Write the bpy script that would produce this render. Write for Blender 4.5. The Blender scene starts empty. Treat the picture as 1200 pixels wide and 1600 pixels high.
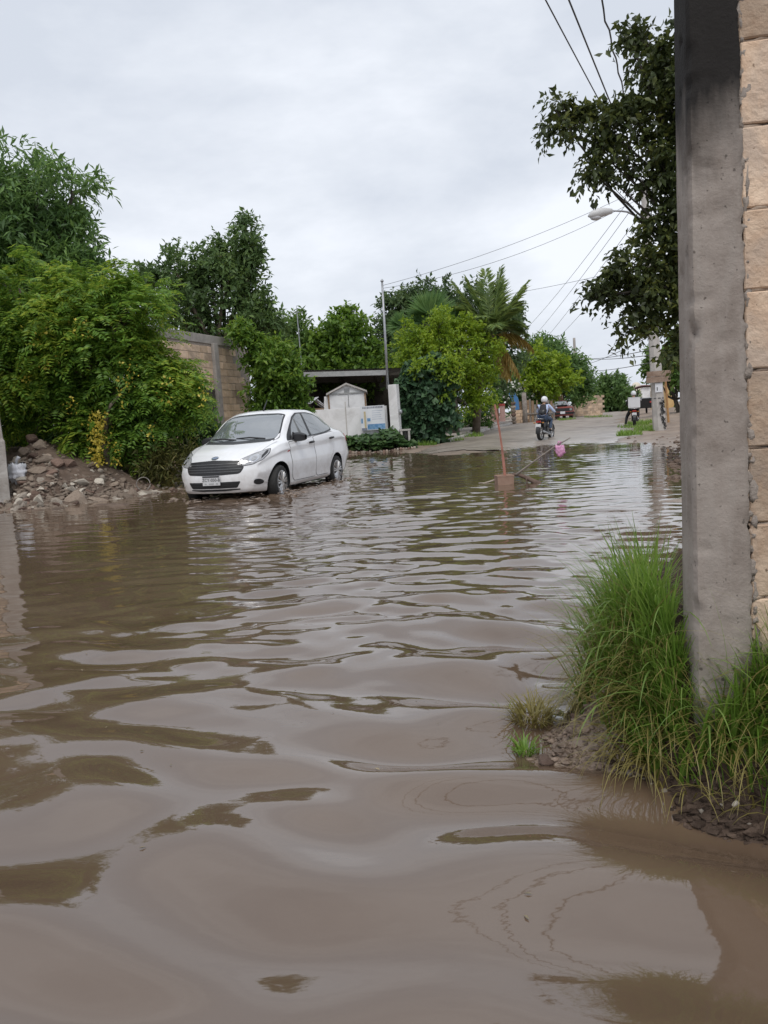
import bpy, bmesh, math, random
import numpy as np
from mathutils import Vector, Matrix
from mathutils.bvhtree import BVHTree

S = bpy.context.scene
COL = S.collection
PI = math.pi
rng = np.random.default_rng(7)
random.seed(7)

# ------------------------------------------------------------------ camera
PIT, ROL, H, F = math.radians(6.8), math.radians(3.6), 1.10, 1200.0
cd = bpy.data.cameras.new('camera')
cam = bpy.data.objects.new('camera', cd)
COL.objects.link(cam)
cam.matrix_world = (Matrix.Translation((0, 0, H)) @ Matrix.Rotation(PI / 2 - PIT, 4, 'X')
                    @ Matrix.Rotation(-ROL, 4, 'Z'))
cd.sensor_fit = 'VERTICAL'
cd.sensor_height = 36.0
cd.lens = 36.0 * F / 1600.0
cd.clip_start = 0.05
cd.clip_end = 3000
S.camera = cam
S.render.resolution_x, S.render.resolution_y = 768, 1024

# ------------------------------------------------------------------ sky, sun, exposure
SUN_EL, SUN_AZ = math.radians(58), math.radians(184)      # azimuth clockwise from +Y
W = bpy.data.worlds.new('World')
S.world = W
W.use_nodes = True
nt = W.node_tree
nt.nodes.clear()


def N(t, typ, **kw):
    n = t.nodes.new(typ)
    for k, v in kw.items():
        if k in n.inputs:
            n.inputs[k].default_value = v
        else:
            setattr(n, k, v)
    return n


out = N(nt, 'ShaderNodeOutputWorld')
bg = N(nt, 'ShaderNodeBackground')
bg.inputs['Strength'].default_value = 0.1
sky = N(nt, 'ShaderNodeTexSky', sky_type='NISHITA', sun_disc=False)
sky.sun_elevation, sky.sun_rotation = SUN_EL, SUN_AZ
sky.air_density, sky.dust_density, sky.ozone_density = 1.0, 2.0, 1.0
tc = N(nt, 'ShaderNodeTexCoord')
mp = N(nt, 'ShaderNodeMapping')
mp.inputs['Scale'].default_value = (1.0, 1.0, 2.6)
mp.inputs['Rotation'].default_value = (0, 0, 0.6)
nz = N(nt, 'ShaderNodeTexNoise', Scale=1.9, Detail=6.0, Roughness=0.58, Distortion=0.12)
rp = N(nt, 'ShaderNodeValToRGB')
rp.color_ramp.elements[0].position = 0.40
rp.color_ramp.elements[0].color = (6.5, 6.95, 7.75, 1)
rp.color_ramp.elements[1].position = 0.64
rp.color_ramp.elements[1].color = (8.9, 9.25, 9.9, 1)
e_ = rp.color_ramp.elements.new(0.52)
e_.color = (7.6, 8.0, 8.7, 1)
mx = N(nt, 'ShaderNodeMixRGB')
mx.inputs['Fac'].default_value = 0.94
L = nt.links.new
L(tc.outputs['Generated'], mp.inputs['Vector'])
L(mp.outputs['Vector'], nz.inputs['Vector'])
L(nz.outputs['Fac'], rp.inputs['Fac'])
L(sky.outputs['Color'], mx.inputs['Color1'])
L(rp.outputs['Color'], mx.inputs['Color2'])
L(mx.outputs['Color'], bg.inputs['Color'])
L(bg.outputs['Background'], out.inputs['Surface'])

sl = bpy.data.lights.new('sun', 'SUN')
sl.energy = 1.5
sl.angle = math.radians(30)
sl.color = (1.0, 0.96, 0.9)
sun = bpy.data.objects.new('sun', sl)
COL.objects.link(sun)
sd_ = Vector((math.sin(SUN_AZ) * math.cos(SUN_EL), math.cos(SUN_AZ) * math.cos(SUN_EL), math.sin(SUN_EL)))
sun.rotation_euler = sd_.to_track_quat('Z', 'Y').to_euler()
sun.location = (0, 0, 30)
S.view_settings.view_transform = 'Standard'
S.view_settings.look = 'None'
S.view_settings.exposure = 0.14
S.view_settings.gamma = 1.0
S.cycles.max_bounces = 6
S.cycles.transparent_max_bounces = 8


# ------------------------------------------------------------------ measuring the place from the photograph
def ray(px, py):
    a, b = (px - 600) / F, -(py - 800) / F
    cr, sr = math.cos(ROL), math.sin(ROL)
    r, u = a * cr + b * sr, -a * sr + b * cr
    c, s = math.cos(PIT), math.sin(PIT)
    return np.array([r, c + u * s, -s + u * c])


def D(px, py, Y):
    d = ray(px, py)
    return np.array([0, 0, H]) + d * (Y / d[1])


def G(px, py, z=0.0):
    d = ray(px, py)
    return np.array([0, 0, H]) + d * ((z - H) / d[2])


# ------------------------------------------------------------------ numpy noise and terrain
def _h(ix, iy, iz, seed):
    n = (ix.astype(np.int64) * 374761393 + iy.astype(np.int64) * 668265263 + iz.astype(np.int64) * 2147483647 + seed * 1274126177)
    n = (n ^ (n >> 13)) * 1274126177
    n = n & 0x7fffffff
    n = (n ^ (n >> 16)) & 0xffff
    return n / 65535.0


def vnoise(p, seed=0):
    p = np.asarray(p, float)
    if p.shape[-1] == 2:
        p = np.concatenate([p, np.zeros(p.shape[:-1] + (1,))], -1)
    i = np.floor(p).astype(np.int64)
    f = p - i
    f = f * f * (3 - 2 * f)
    r = 0
    for dx in (0, 1):
        wx = f[..., 0] if dx else 1 - f[..., 0]
        for dy in (0, 1):
            wy = f[..., 1] if dy else 1 - f[..., 1]
            for dz in (0, 1):
                wz = f[..., 2] if dz else 1 - f[..., 2]
                r = r + wx * wy * wz * _h(i[..., 0] + dx, i[..., 1] + dy, i[..., 2] + dz, seed)
    return r * 2 - 1


def fbm(p, seed=0, oct=4):
    p = np.asarray(p, float)
    return sum(vnoise(p * 2 ** k, seed + k) * 0.5 ** k for k in range(oct))


def smooth(t):
    t = np.clip(t, 0, 1)
    return t * t * (3 - 2 * t)


SHORE = np.array([(-30, -8), (-30, 12), (-12, 12.6), (-7.4, 13.4), (-5.7, 12.9), (-4.3, 14.5), (-3.4, 16.5), (-2.6, 20), (-1.8, 24),
                  (-0.9, 27.4), (0.6, 27.0), (1.3, 24.5), (1.9, 22.2), (3.0, 22.6), (4.1, 23.9), (5.6, 24.6), (6.7, 24.0), (7.4, 21),
                  (6.7, 17.5), (5.7, 14.3), (4.7, 11.5), (3.55, 8.7), (2.6, 6.4), (1.75, 4.6), (1.0, 3.4), (0.72, 2.8), (0.42, 2.45), (0.43, 2.3),
                  (0.62, 2.22), (0.68, 2.07), (0.80, 1.93), (0.95, 1.84), (1.5, 1.55), (3, 0.6), (6, -8)])


def shore_sd(x, y):
    """signed distance to the shoreline: negative in the puddle"""
    x, y = np.asarray(x, float), np.asarray(y, float)
    d = np.full(x.shape, 1e9)
    ins = np.zeros(x.shape, bool)
    n = len(SHORE)
    for i in range(n):
        ax, ay = SHORE[i]
        bx, by = SHORE[(i + 1) % n]
        ex, ey = bx - ax, by - ay
        t = np.clip(((x - ax) * ex + (y - ay) * ey) / (ex * ex + ey * ey), 0, 1)
        d = np.minimum(d, np.hypot(x - ax - t * ex, y - ay - t * ey))
        c = (ay > y) != (by > y)
        xi = ax + (y - ay) * ex / (ey if ey else 1e-9)
        ins ^= c & (x < xi)
    return np.where(ins, -d, d)


def road_lat(x, y):
    """metres right of the road's centre line, and metres along it"""
    c0 = np.array([5.1, 26.0])
    dv = np.array([0.30, 0.954])
    s = (x - c0[0]) * dv[0] + (y - c0[1]) * dv[1]
    l = (x - c0[0]) * dv[1] - (y - c0[1]) * dv[0]
    return l, s


def terrain(x, y):
    x, y = np.asarray(x, float), np.asarray(y, float)
    d = shore_sd(x, y)
    P2 = np.stack([x, y], -1)
    n1 = fbm(P2 * 0.8, 3, 4)
    n2 = fbm(P2 * 4.0, 9, 3)
    shallow = smooth((x - 0.35 * y - 0.35) / 2.2) * smooth((y - 4) / 3)          # the right-hand side is only a film of water
    z = np.where(d < 0, -(0.14 - 0.105 * shallow) * smooth(-d / 1.3), 0.05 * smooth(d / 1.2) + 0.012 * np.minimum(d, 12))
    z = z + n1 * 0.022 * (0.35 + smooth(d / 2 + 0.9)) + n2 * 0.006
    lat, s = road_lat(x, y)
    # street climbs a little beyond the puddle
    far = 0.22 * smooth((y - 26) / 30) + 0.10 * smooth((y - 60) / 60)
    z = z + np.where(d > 0, far, 0)
    # gardens on the left stand higher than the street
    left = smooth((-lat - 3.6) / 2.5) * smooth(d / 2.5) * smooth((y - 10) / 4)
    z = z + 0.22 * left
    # rough rise on the right of the street
    right = smooth((lat - 3.6) / 4) * smooth(d / 3) * smooth((y - 10) / 6)
    z = z + right * (0.25 + 0.10 * n1)
    # steep little bank under the near wall
    near = smooth((7.5 - y) / 2.5) * (x > -0.5)
    shelf = smooth((np.hypot(x - 0.52, y - 2.42) - 0.06) / 0.22)
    z = z - near * 0.055 * smooth(-d / 0.07)
    z = z + near * smooth(d / 0.05) * (0.030 * fbm(P2 * 12.0, 17, 4))
    z = z + near * (0.10 + 0.25 * shelf) * smooth(d / 0.24) + near * smooth(d / 0.1) * n2 * 0.03
    return z


def T1(x, y):
    return float(terrain(np.array([x]), np.array([y]))[0])


def hit(px, py, y0=1.2, y1=160):
    """the ground under a pixel of the photograph"""
    d = ray(px, py)
    ys = np.geomspace(y0, y1, 3000)
    p = np.array([0, 0, H]) + d * (ys / d[1])[:, None]
    below = np.nonzero(p[:, 2] < terrain(p[:, 0], p[:, 1]))[0]
    return p[below[0]] if len(below) else p[-1]


# ------------------------------------------------------------------ materials
def mat(name, c1, c2=None, rough=0.7, scale=8.0, bump=0.0, bscale=None, metal=0.0, spec=0.5, detail=6.0, bdist=0.02, c3=None, s3=1.2, obj=False,
        spots=None, rmin=None, ior=1.5, island=False, f3=0.75, stretch=None):
    m = bpy.data.materials.new(name)
    m.use_nodes = True
    t = m.node_tree
    b = t.nodes['Principled BSDF']
    b.inputs['Roughness'].default_value = rough
    b.inputs['Metallic'].default_value = metal
    b.inputs['Specular IOR Level'].default_value = spec
    b.inputs['IOR'].default_value = ior
    l = t.links.new
    if obj:
        vec = N(t, 'ShaderNodeTexCoord').outputs['Object']
    else:
        vec = N(t, 'ShaderNodeNewGeometry').outputs['Position']
    if c2 is None:
        c2 = tuple(min(1, c * 0.8) for c in c1)
    n = N(t, 'ShaderNodeTexNoise', Scale=scale, Detail=detail, Roughness=0.6)
    l(vec, n.inputs['Vector'])
    r = N(t, 'ShaderNodeValToRGB')
    r.color_ramp.elements[0].position, r.color_ramp.elements[1].position = 0.34, 0.66
    r.color_ramp.elements[0].color = (*c1, 1)
    r.color_ramp.elements[1].color = (*c2, 1)
    l(n.outputs['Fac'], r.inputs['Fac'])
    colr = r.outputs['Color']
    if c3 is not None:
        n3 = N(t, 'ShaderNodeTexNoise', Scale=s3, Detail=5.0, Roughness=0.65, Distortion=0.6)
        if stretch:
            m_ = N(t, 'ShaderNodeMapping')
            m_.inputs['Scale'].default_value = stretch
            l(vec, m_.inputs['Vector'])
            l(m_.outputs['Vector'], n3.inputs['Vector'])
        else:
            l(vec, n3.inputs['Vector'])
        r3 = N(t, 'ShaderNodeValToRGB')
        r3.color_ramp.elements[0].position, r3.color_ramp.elements[1].position = 0.48, 0.66
        r3.color_ramp.elements[0].color = (0, 0, 0, 1)
        r3.color_ramp.elements[1].color = (f3, f3, f3, 1)
        l(n3.outputs['Fac'], r3.inputs['Fac'])
        m3 = N(t, 'ShaderNodeMixRGB')
        l(r3.outputs['Color'], m3.inputs['Fac'])
        l(colr, m3.inputs['Color1'])
        m3.inputs['Color2'].default_value = (*c3, 1)
        colr = m3.outputs['Color']
        if rmin is not None:
            mr = N(t, 'ShaderNodeMapRange')
            mr.inputs['To Min'].default_value, mr.inputs['To Max'].default_value = rough, rmin
            l(r3.outputs['Color'], mr.inputs['Value'])
            l(mr.outputs['Result'], b.inputs['Roughness'])
    if spots is not None:
        sc_, colspot, lo = spots
        n4 = N(t, 'ShaderNodeTexNoise', Scale=sc_, Detail=2.0, Roughness=0.5)
        l(vec, n4.inputs['Vector'])
        r4 = N(t, 'ShaderNodeValToRGB')
        r4.color_ramp.elements[0].position, r4.color_ramp.elements[1].position = lo, lo + 0.05
        r4.color_ramp.elements[0].color = (0, 0, 0, 1)
        l(n4.outputs['Fac'], r4.inputs['Fac'])
        m4 = N(t, 'ShaderNodeMixRGB')
        l(r4.outputs['Color'], m4.inputs['Fac'])
        l(colr, m4.inputs['Color1'])
        m4.inputs['Color2'].default_value = (*colspot, 1)
        colr = m4.outputs['Color']
    if island:
        src = N(t, 'ShaderNodeObjectInfo').outputs['Random'] if island == 'obj' else N(t, 'ShaderNodeNewGeometry').outputs['Random Per Island']
        mr = N(t, 'ShaderNodeMapRange')
        mr.inputs['To Min'].default_value, mr.inputs['To Max'].default_value = 0.62, 1.2
        l(src, mr.inputs['Value'])
        mm = N(t, 'ShaderNodeMixRGB', blend_type='MULTIPLY')
        mm.inputs['Fac'].default_value = 1
        l(colr, mm.inputs['Color1'])
        l(mr.outputs['Result'], mm.inputs['Color2'])
        colr = mm.outputs['Color']
    l(colr, b.inputs['Base Color'])
    if bump:
        nb = N(t, 'ShaderNodeTexNoise', Scale=bscale or scale * 4, Detail=6.0, Roughness=0.65)
        l(vec, nb.inputs['Vector'])
        bm = N(t, 'ShaderNodeBump')
        bm.inputs['Strength'].default_value = bump
        bm.inputs['Distance'].default_value = bdist
        l(nb.outputs['Fac'], bm.inputs['Height'])
        l(bm.outputs['Normal'], b.inputs['Normal'])
    return m


def leafmat(name, ca, cb, cc=None, trans=0.35, rough=0.42, spec=0.35):
    """leaf blades: each blade its own tone, light comes through them"""
    if name != 'leaf_backlit_dark':
        ca, cb, cc = [tuple(v * 1.22 for v in c) for c in (ca, cb, cc or cb)]
    m = bpy.data.materials.new(name)
    m.use_nodes = True
    t = m.node_tree
    t.nodes.clear()
    l = t.links.new
    g = N(t, 'ShaderNodeNewGeometry')
    r = N(t, 'ShaderNodeValToRGB')
    r.color_ramp.elements[0].color = (*ca, 1)
    r.color_ramp.elements[1].color = (*(cc or cb), 1)
    e = r.color_ramp.elements.new(0.55)
    e.color = (*cb, 1)
    nz = N(t, 'ShaderNodeTexNoise', Scale=0.9, Detail=3.0)
    l(g.outputs['Position'], nz.inputs['Vector'])
    ad = N(t, 'ShaderNodeMath', operation='MULTIPLY_ADD')
    l(nz.outputs['Fac'], ad.inputs[0])
    ad.inputs[1].default_value = 1.3
    sub = N(t, 'ShaderNodeMath', operation='MULTIPLY_ADD')
    l(g.outputs['Random Per Island'], sub.inputs[0])
    sub.inputs[1].default_value = 0.75
    sub.inputs[2].default_value = -0.53
    l(sub.outputs[0], ad.inputs[2])
    l(ad.outputs[0], r.inputs['Fac'])
    p = N(t, 'ShaderNodeBsdfPrincipled')
    p.inputs['Roughness'].default_value = rough
    p.inputs['Specular IOR Level'].default_value = spec
    l(r.outputs['Color'], p.inputs['Base Color'])
    tr = N(t, 'ShaderNodeBsdfTranslucent')
    hs = N(t, 'ShaderNodeHueSaturation')
    hs.inputs['Hue'].default_value = 0.485
    hs.inputs['Value'].default_value = 1.5
    l(r.outputs['Color'], hs.inputs['Color'])
    l(hs.outputs['Color'], tr.inputs['Color'])
    mx = N(t, 'ShaderNodeMixShader')
    mx.inputs['Fac'].default_value = trans
    l(p.outputs[0], mx.inputs[1])
    l(tr.outputs[0], mx.inputs[2])
    o = N(t, 'ShaderNodeOutputMaterial')
    l(mx.outputs[0], o.inputs['Surface'])
    return m


M = {}
M['bark'] = mat('bark', (0.10, 0.075, 0.055), (0.19, 0.155, 0.12), 0.9, 9, 0.6)
M['dark_bark'] = mat('dark_bark', (0.035, 0.03, 0.025), (0.08, 0.07, 0.055), 0.9, 9, 0.6)
M['white_wall'] = mat('white_wall', (0.74, 0.74, 0.75), (0.82, 0.82, 0.83), 0.8, 3, 0.15, 30, c3=(0.48, 0.47, 0.46), s3=1.1, f3=0.6)
M['grey_paint'] = mat('grey_paint', (0.30, 0.31, 0.31), (0.40, 0.40, 0.40), 0.6, 5, 0.1)
M['concrete'] = mat('concrete', (0.27, 0.25, 0.23), (0.37, 0.34, 0.31), 0.85, 6, 0.35, 60, c3=(0.19, 0.17, 0.155), s3=1.7, f3=0.7)
M['light_concrete'] = mat('light_concrete', (0.42, 0.40, 0.38), (0.52, 0.49, 0.46), 0.85, 4, 0.3, 40, c3=(0.30, 0.28, 0.26), s3=0.9)
M['mortar'] = mat('mortar', (0.27, 0.23, 0.20), (0.36, 0.31, 0.27), 0.9, 25, 0.6, 90)
M['steel'] = mat('steel', (0.30, 0.31, 0.33), (0.40, 0.41, 0.43), 0.45, 10, 0, metal=0.6)
M['dark_plastic'] = mat('dark_plastic', (0.012, 0.012, 0.014), (0.02, 0.02, 0.022), 0.45, 20)
M['rubber'] = mat('rubber', (0.012, 0.012, 0.012), (0.022, 0.021, 0.02), 0.75, 30, 0.2)
M['wood'] = mat('wood', (0.20, 0.13, 0.08), (0.32, 0.22, 0.14), 0.85, 12, 0.3)
M['wire'] = mat('wire', (0.05, 0.05, 0.055), (0.08, 0.08, 0.085), 0.6, 4)
M['bag_white'] = mat('bag_white', (0.55, 0.56, 0.60), (0.72, 0.72, 0.75), 0.4, 9, 0.3)


# ------------------------------------------------------------------ mesh builder
class MB:
    def __init__(self):
        self.v, self.f = [], []

    def add(self, verts, faces):
        o = len(self.v)
        self.v.extend([tuple(map(float, p)) for p in verts])
        self.f.extend([tuple(i + o for i in f) for f in faces])
        return self

    def box(self, c, s, rot=None, taper=None):
        x, y, z = s[0] / 2, s[1] / 2, s[2] / 2
        k = taper or 1.0
        P = [(-x, -y, -z), (x, -y, -z), (x, y, -z), (-x, y, -z), (-x * k, -y * k, z), (x * k, -y * k, z), (x * k, y * k, z), (-x * k, y * k, z)]
        if rot is not None:
            P = [rot @ Vector(p) for p in P]
        P = [(p[0] + c[0], p[1] + c[1], p[2] + c[2]) for p in P]
        return self.add(P, [(3, 2, 1, 0), (4, 5, 6, 7), (0, 1, 5, 4), (1, 2, 6, 5), (2, 3, 7, 6), (3, 0, 4, 7)])

    def tube(self, pts, rad, n=8, cap=True):
        pts = [Vector(p) for p in pts]
        if not hasattr(rad, '__len__'):
            rad = [rad] * len(pts)
        V, Fs = [], []
        up = Vector((0.13, 0.31, 0.94))
        for i, p in enumerate(pts):
            t = (pts[min(i + 1, len(pts) - 1)] - pts[max(i - 1, 0)])
            t = t.normalized() if t.length > 1e-9 else Vector((0, 0, 1))
            a = t.cross(up)
            if a.length < 1e-3:
                a = t.cross(Vector((1, 0, 0)))
            a.normalize()
            b = t.cross(a)
            for k in range(n):
                q = 2 * PI * k / n
                V.append(p + (a * math.cos(q) + b * math.sin(q)) * rad[i])
        for i in range(len(pts) - 1):
            for k in range(n):
                k2 = (k + 1) % n
                Fs.append((i * n + k, i * n + k2, (i + 1) * n + k2, (i + 1) * n + k))
        if cap:
            Fs.append(tuple(range(n - 1, -1, -1)))
            Fs.append(tuple((len(pts) - 1) * n + k for k in range(n)))
        return self.add(V, Fs)

    def lathe(self, prof, n=24, axis='z', c=(0, 0, 0), close=True):
        """profile of (radius, height) turned round an axis"""
        V, Fs = [], []
        for r, h in prof:
            for k in range(n):
                q = 2 * PI * k / n
                a, b = r * math.cos(q), r * math.sin(q)
                p = {'z': (a, b, h), 'y': (a, h, b), 'x': (h, a, b)}[axis]
                V.append((p[0] + c[0], p[1] + c[1], p[2] + c[2]))
        for i in range(len(prof) - 1):
            for k in range(n):
                k2 = (k + 1) % n
                Fs.append((i * n + k, i * n + k2, (i + 1) * n + k2, (i + 1) * n + k))
        if close:
            Fs.append(tuple(range(n - 1, -1, -1)))
            Fs.append(tuple((len(prof) - 1) * n + k for k in range(n)))
        return self.add(V, Fs)

    def prism(self, poly, h0, h1, axis='z'):
        n = len(poly)
        mk = {'z': lambda a, b, h: (a, b, h), 'y': lambda a, b, h: (a, h, b), 'x': lambda a, b, h: (h, a, b)}[axis]
        V = [mk(a, b, h0) for a, b in poly] + [mk(a, b, h1) for a, b in poly]
        Fs = [tuple(range(n - 1, -1, -1)), tuple(range(n, 2 * n))] + [(i, (i + 1) % n, n + (i + 1) % n, n + i) for i in range(n)]
        return self.add(V, Fs)

    def grid(self, A):
        """A: array (rows, cols, 3)"""
        r, c = A.shape[:2]
        idx = np.arange(r * c).reshape(r, c)
        q = np.stack([idx[:-1, :-1], idx[:-1, 1:], idx[1:, 1:], idx[1:, :-1]], -1).reshape(-1, 4)
        return self.add(A.reshape(-1, 3), [tuple(x) for x in q.tolist()])

    def blob(self, c, s, seed=0, amp=0.25, fr=1.6, sub=2, rot=None):
        bm = bmesh.new()
        bmesh.ops.create_icosphere(bm, subdivisions=sub, radius=1)
        V = np.array([v.co[:] for v in bm.verts])
        Fs = [tuple(v.index for v in f.verts) for f in bm.faces]
        bm.free()
        V = V * (1 + amp * fbm(V * fr + seed * 7.3, seed, 3))[:, None] * np.array(s)
        if rot is not None:
            V = V @ np.array(rot).T
        return self.add(V + np.array(c), Fs)

    def mesh(self, name, m=None, smooth=False, recalc=True):
        me = bpy.data.meshes.new(name)
        me.from_pydata(self.v, [], self.f)
        if recalc:
            bm = bmesh.new()
            bm.from_mesh(me)
            bmesh.ops.recalc_face_normals(bm, faces=bm.faces)
            bm.to_mesh(me)
            bm.free()
        if m is not None:
            me.materials.append(m)
        if smooth:
            me.polygons.foreach_set('use_smooth', [True] * len(me.polygons))
        me.update()
        return me

    def build(self, name, m, parent=None, smooth=False, bevel=0.0, autosmooth=None):
        me = self.mesh(name, m, smooth)
        if bevel:
            bm = bmesh.new()
            bm.from_mesh(me)
            ed = [e for e in bm.edges if len(e.link_faces) == 2 and e.calc_face_angle(0) > 0.6]
            bmesh.ops.bevel(bm, geom=ed, offset=bevel, segments=2, affect='EDGES', profile=0.6, clamp_overlap=True)
            bm.to_mesh(me)
            bm.free()
        if smooth and autosmooth:
            sharp(me, autosmooth)
        return link(name, me, parent)


def sharp(me, ang):
    bm = bmesh.new()
    bm.from_mesh(me)
    for e in bm.edges:
        e.smooth = not (len(e.link_faces) == 2 and e.calc_face_angle(0) > ang)
    bm.to_mesh(me)
    bm.free()


def link(name, me, parent=None, loc=None):
    o = bpy.data.objects.new(name, me)
    COL.objects.link(o)
    if parent is not None:
        o.parent = parent
    if loc is not None:
        o.location = loc
    return o


def fast_mesh(name, V, Q, m, smooth=False, n=4):
    """big meshes straight from arrays; Q is (faces, n) vertex numbers"""
    me = bpy.data.meshes.new(name)
    V = np.ascontiguousarray(V, np.float32)
    Q = np.ascontiguousarray(Q, np.int32)
    me.vertices.add(len(V))
    me.vertices.foreach_set('co', V.ravel())
    me.loops.add(Q.size)
    me.loops.foreach_set('vertex_index', Q.ravel())
    me.polygons.add(len(Q))
    me.polygons.foreach_set('loop_start', np.arange(0, Q.size, n, dtype=np.int32))
    if smooth:
        me.polygons.foreach_set('use_smooth', np.ones(len(Q), bool))
    me.update(calc_edges=True)
    me.validate()
    if m is not None:
        me.materials.append(m)
    return me


def thing(name, label, cat, loc=(0, 0, 0), rz=0.0, group=None):
    o = bpy.data.objects.new(name, None)
    o.empty_display_size = 0.2
    COL.objects.link(o)
    o.location = tuple(map(float, loc))
    o.rotation_euler = (0, 0, rz)
    o['label'], o['category'] = label, cat
    if group:
        o['group'] = group
    return o


def tag(o, label, cat, group=None, kind=None):
    if label:
        o['label'] = label
    if cat:
        o['category'] = cat
    if group:
        o['group'] = group
    if kind:
        o['kind'] = kind
    return o


# ------------------------------------------------------------------ ground, road, water
def axis(*segs):
    a = []
    for s0, s1, st in segs:
        a.extend(np.arange(s0, s1, st))
    return np.array(a + [segs[-1][1]])


def sheet(name, gx, gy, zf, m, keep=None):
    X, Y = np.meshgrid(gx, gy)
    Z = zf(X, Y)
    V = np.stack([X, Y, Z], -1).reshape(-1, 3)
    r, c = X.shape
    idx = np.arange(r * c).reshape(r, c)
    Q = np.stack([idx[:-1, :-1], idx[:-1, 1:], idx[1:, 1:], idx[1:, :-1]], -1).reshape(-1, 4)
    if keep is not None:
        k = keep(X, Y)
        k = (k[:-1, :-1] | k[:-1, 1:] | k[1:, 1:] | k[1:, :-1]).reshape(-1)
        Q = Q[k]
        u, inv = np.unique(Q, return_inverse=True)
        V, Q = V[u], inv.reshape(Q.shape)
    return link(name, fast_mesh(name, V, Q, m, True))


# wet earth: colour of soil, glossier where the soil is soaked (near the water level)
def earth_mat(name, c1, c2, c3, wet=(0.02, 0.25), rough=0.85, scale=3.0, bscale=18, bump=0.6, c4=None):
    m = mat(name, c1, c2, rough, scale, bump, bscale, c3=c3, s3=0.55)
    t = m.node_tree
    l = t.links.new
    b = t.nodes['Principled BSDF']
    g = N(t, 'ShaderNodeNewGeometry')
    s = N(t, 'ShaderNodeSeparateXYZ')
    l(g.outputs['Position'], s.inputs[0])
    nn = N(t, 'ShaderNodeTexNoise', Scale=1.1, Detail=4.0)
    l(g.outputs['Position'], nn.inputs['Vector'])
    ad = N(t, 'ShaderNodeMath', operation='MULTIPLY_ADD')
    l(nn.outputs['Fac'], ad.inputs[0])
    ad.inputs[1].default_value = 0.16
    l(s.outputs['Z'], ad.inputs[2])
    mr = N(t, 'ShaderNodeMapRange')
    mr.inputs['From Min'].default_value, mr.inputs['From Max'].default_value = wet
    l(ad.outputs[0], mr.inputs['Value'])
    rr = N(t, 'ShaderNodeMapRange')
    rr.inputs['To Min'].default_value, rr.inputs['To Max'].default_value = 0.16, rough
    l(mr.outputs['Result'], rr.inputs['Value'])
    l(rr.outputs['Result'], b.inputs['Roughness'])
    return m


M['earth'] = earth_mat('earth', (0.17, 0.125, 0.095), (0.26, 0.20, 0.155), (0.32, 0.25, 0.195))
M['road'] = earth_mat('road', (0.24, 0.205, 0.175), (0.33, 0.285, 0.245), (0.135, 0.11, 0.092), wet=(0.05, 0.42), rough=0.75, scale=1.6, bscale=14, bump=0.35)

gx = axis((-400, -60, 40), (-60, -14, 2.0), (-14, -2.5, 0.12), (-2.5, 0.2, 0.25), (0.2, 2.6, 0.035), (2.6, 9, 0.09), (9, 24, 0.3), (24, 70, 2), (70, 500, 43))
gy = axis((-40, -4, 4), (-4, 1.4, 0.4), (1.4, 4.2, 0.035), (4.2, 9, 0.08), (9, 30, 0.13), (30, 60, 0.4), (60, 130, 2), (130, 1500, 90))
ground = tag(sheet('ground', gx, gy, terrain, M['earth']), None, None, kind='structure')
# the near bank is dark garden soil, the mud shelf at its foot is not
M['bank_soil'] = mat('bank_soil', (0.055, 0.038, 0.029), (0.115, 0.082, 0.063), .95, 30, .6, 90, spec=.15)
ground.data.materials.append(M['bank_soil'])
pc_ = np.zeros(len(ground.data.polygons) * 3)
ground.data.polygons.foreach_get('center', pc_)
pc_ = pc_.reshape(-1, 3)
nb_ = (pc_[:, 0] > .2) & (pc_[:, 0] < 4.5) & (pc_[:, 1] > 1.2) & (pc_[:, 1] < 7)
dk_ = np.zeros(len(pc_), np.int32)
ii_ = np.nonzero(nb_)[0]
c_ = pc_[ii_]
dk_[ii_] = (np.hypot(c_[:, 0] - .46, (c_[:, 1] - 2.37) * .8) + .05 * fbm(c_[:, :2] * 9, 61, 3) > .27) & (shore_sd(c_[:, 0], c_[:, 1]) > -.12)
ground.data.polygons.foreach_set('material_index', dk_)


def road_keep(X, Y):
    l, s = road_lat(X, Y)
    w = fbm(np.stack([X, Y], -1) * 0.35, 21, 3)
    return (l > -3.3) & (l < 2.9 + 0.5 * w) & (s > -3.5) & (s < 110)


rgx = axis((1, 16, 0.12), (16, 45, 0.4))
rgy = axis((21, 45, 0.14), (45, 135, 0.6))
tag(sheet('road', rgx, rgy, lambda X, Y: terrain(X, Y) + 0.006 + 0.03 * smooth((3.2 - np.abs(road_lat(X, Y)[0])) / 3), M['road'], road_keep), None, None, kind='structure')

# water: real waves on a sheet at z = 0
WAVES = []
wr = np.random.default_rng(41)
for k in range(56):
    near_ = k < 24
    lam = (0.22 * (0.68 / 0.22) ** wr.random()) if near_ else (0.11 * (0.55 / 0.11) ** wr.random())
    ang = -PI / 2 + wr.normal() * (0.38 if near_ else 0.48) - 0.15
    WAVES.append((2 * PI / lam, ang, wr.random() * 2 * PI, near_))


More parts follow.
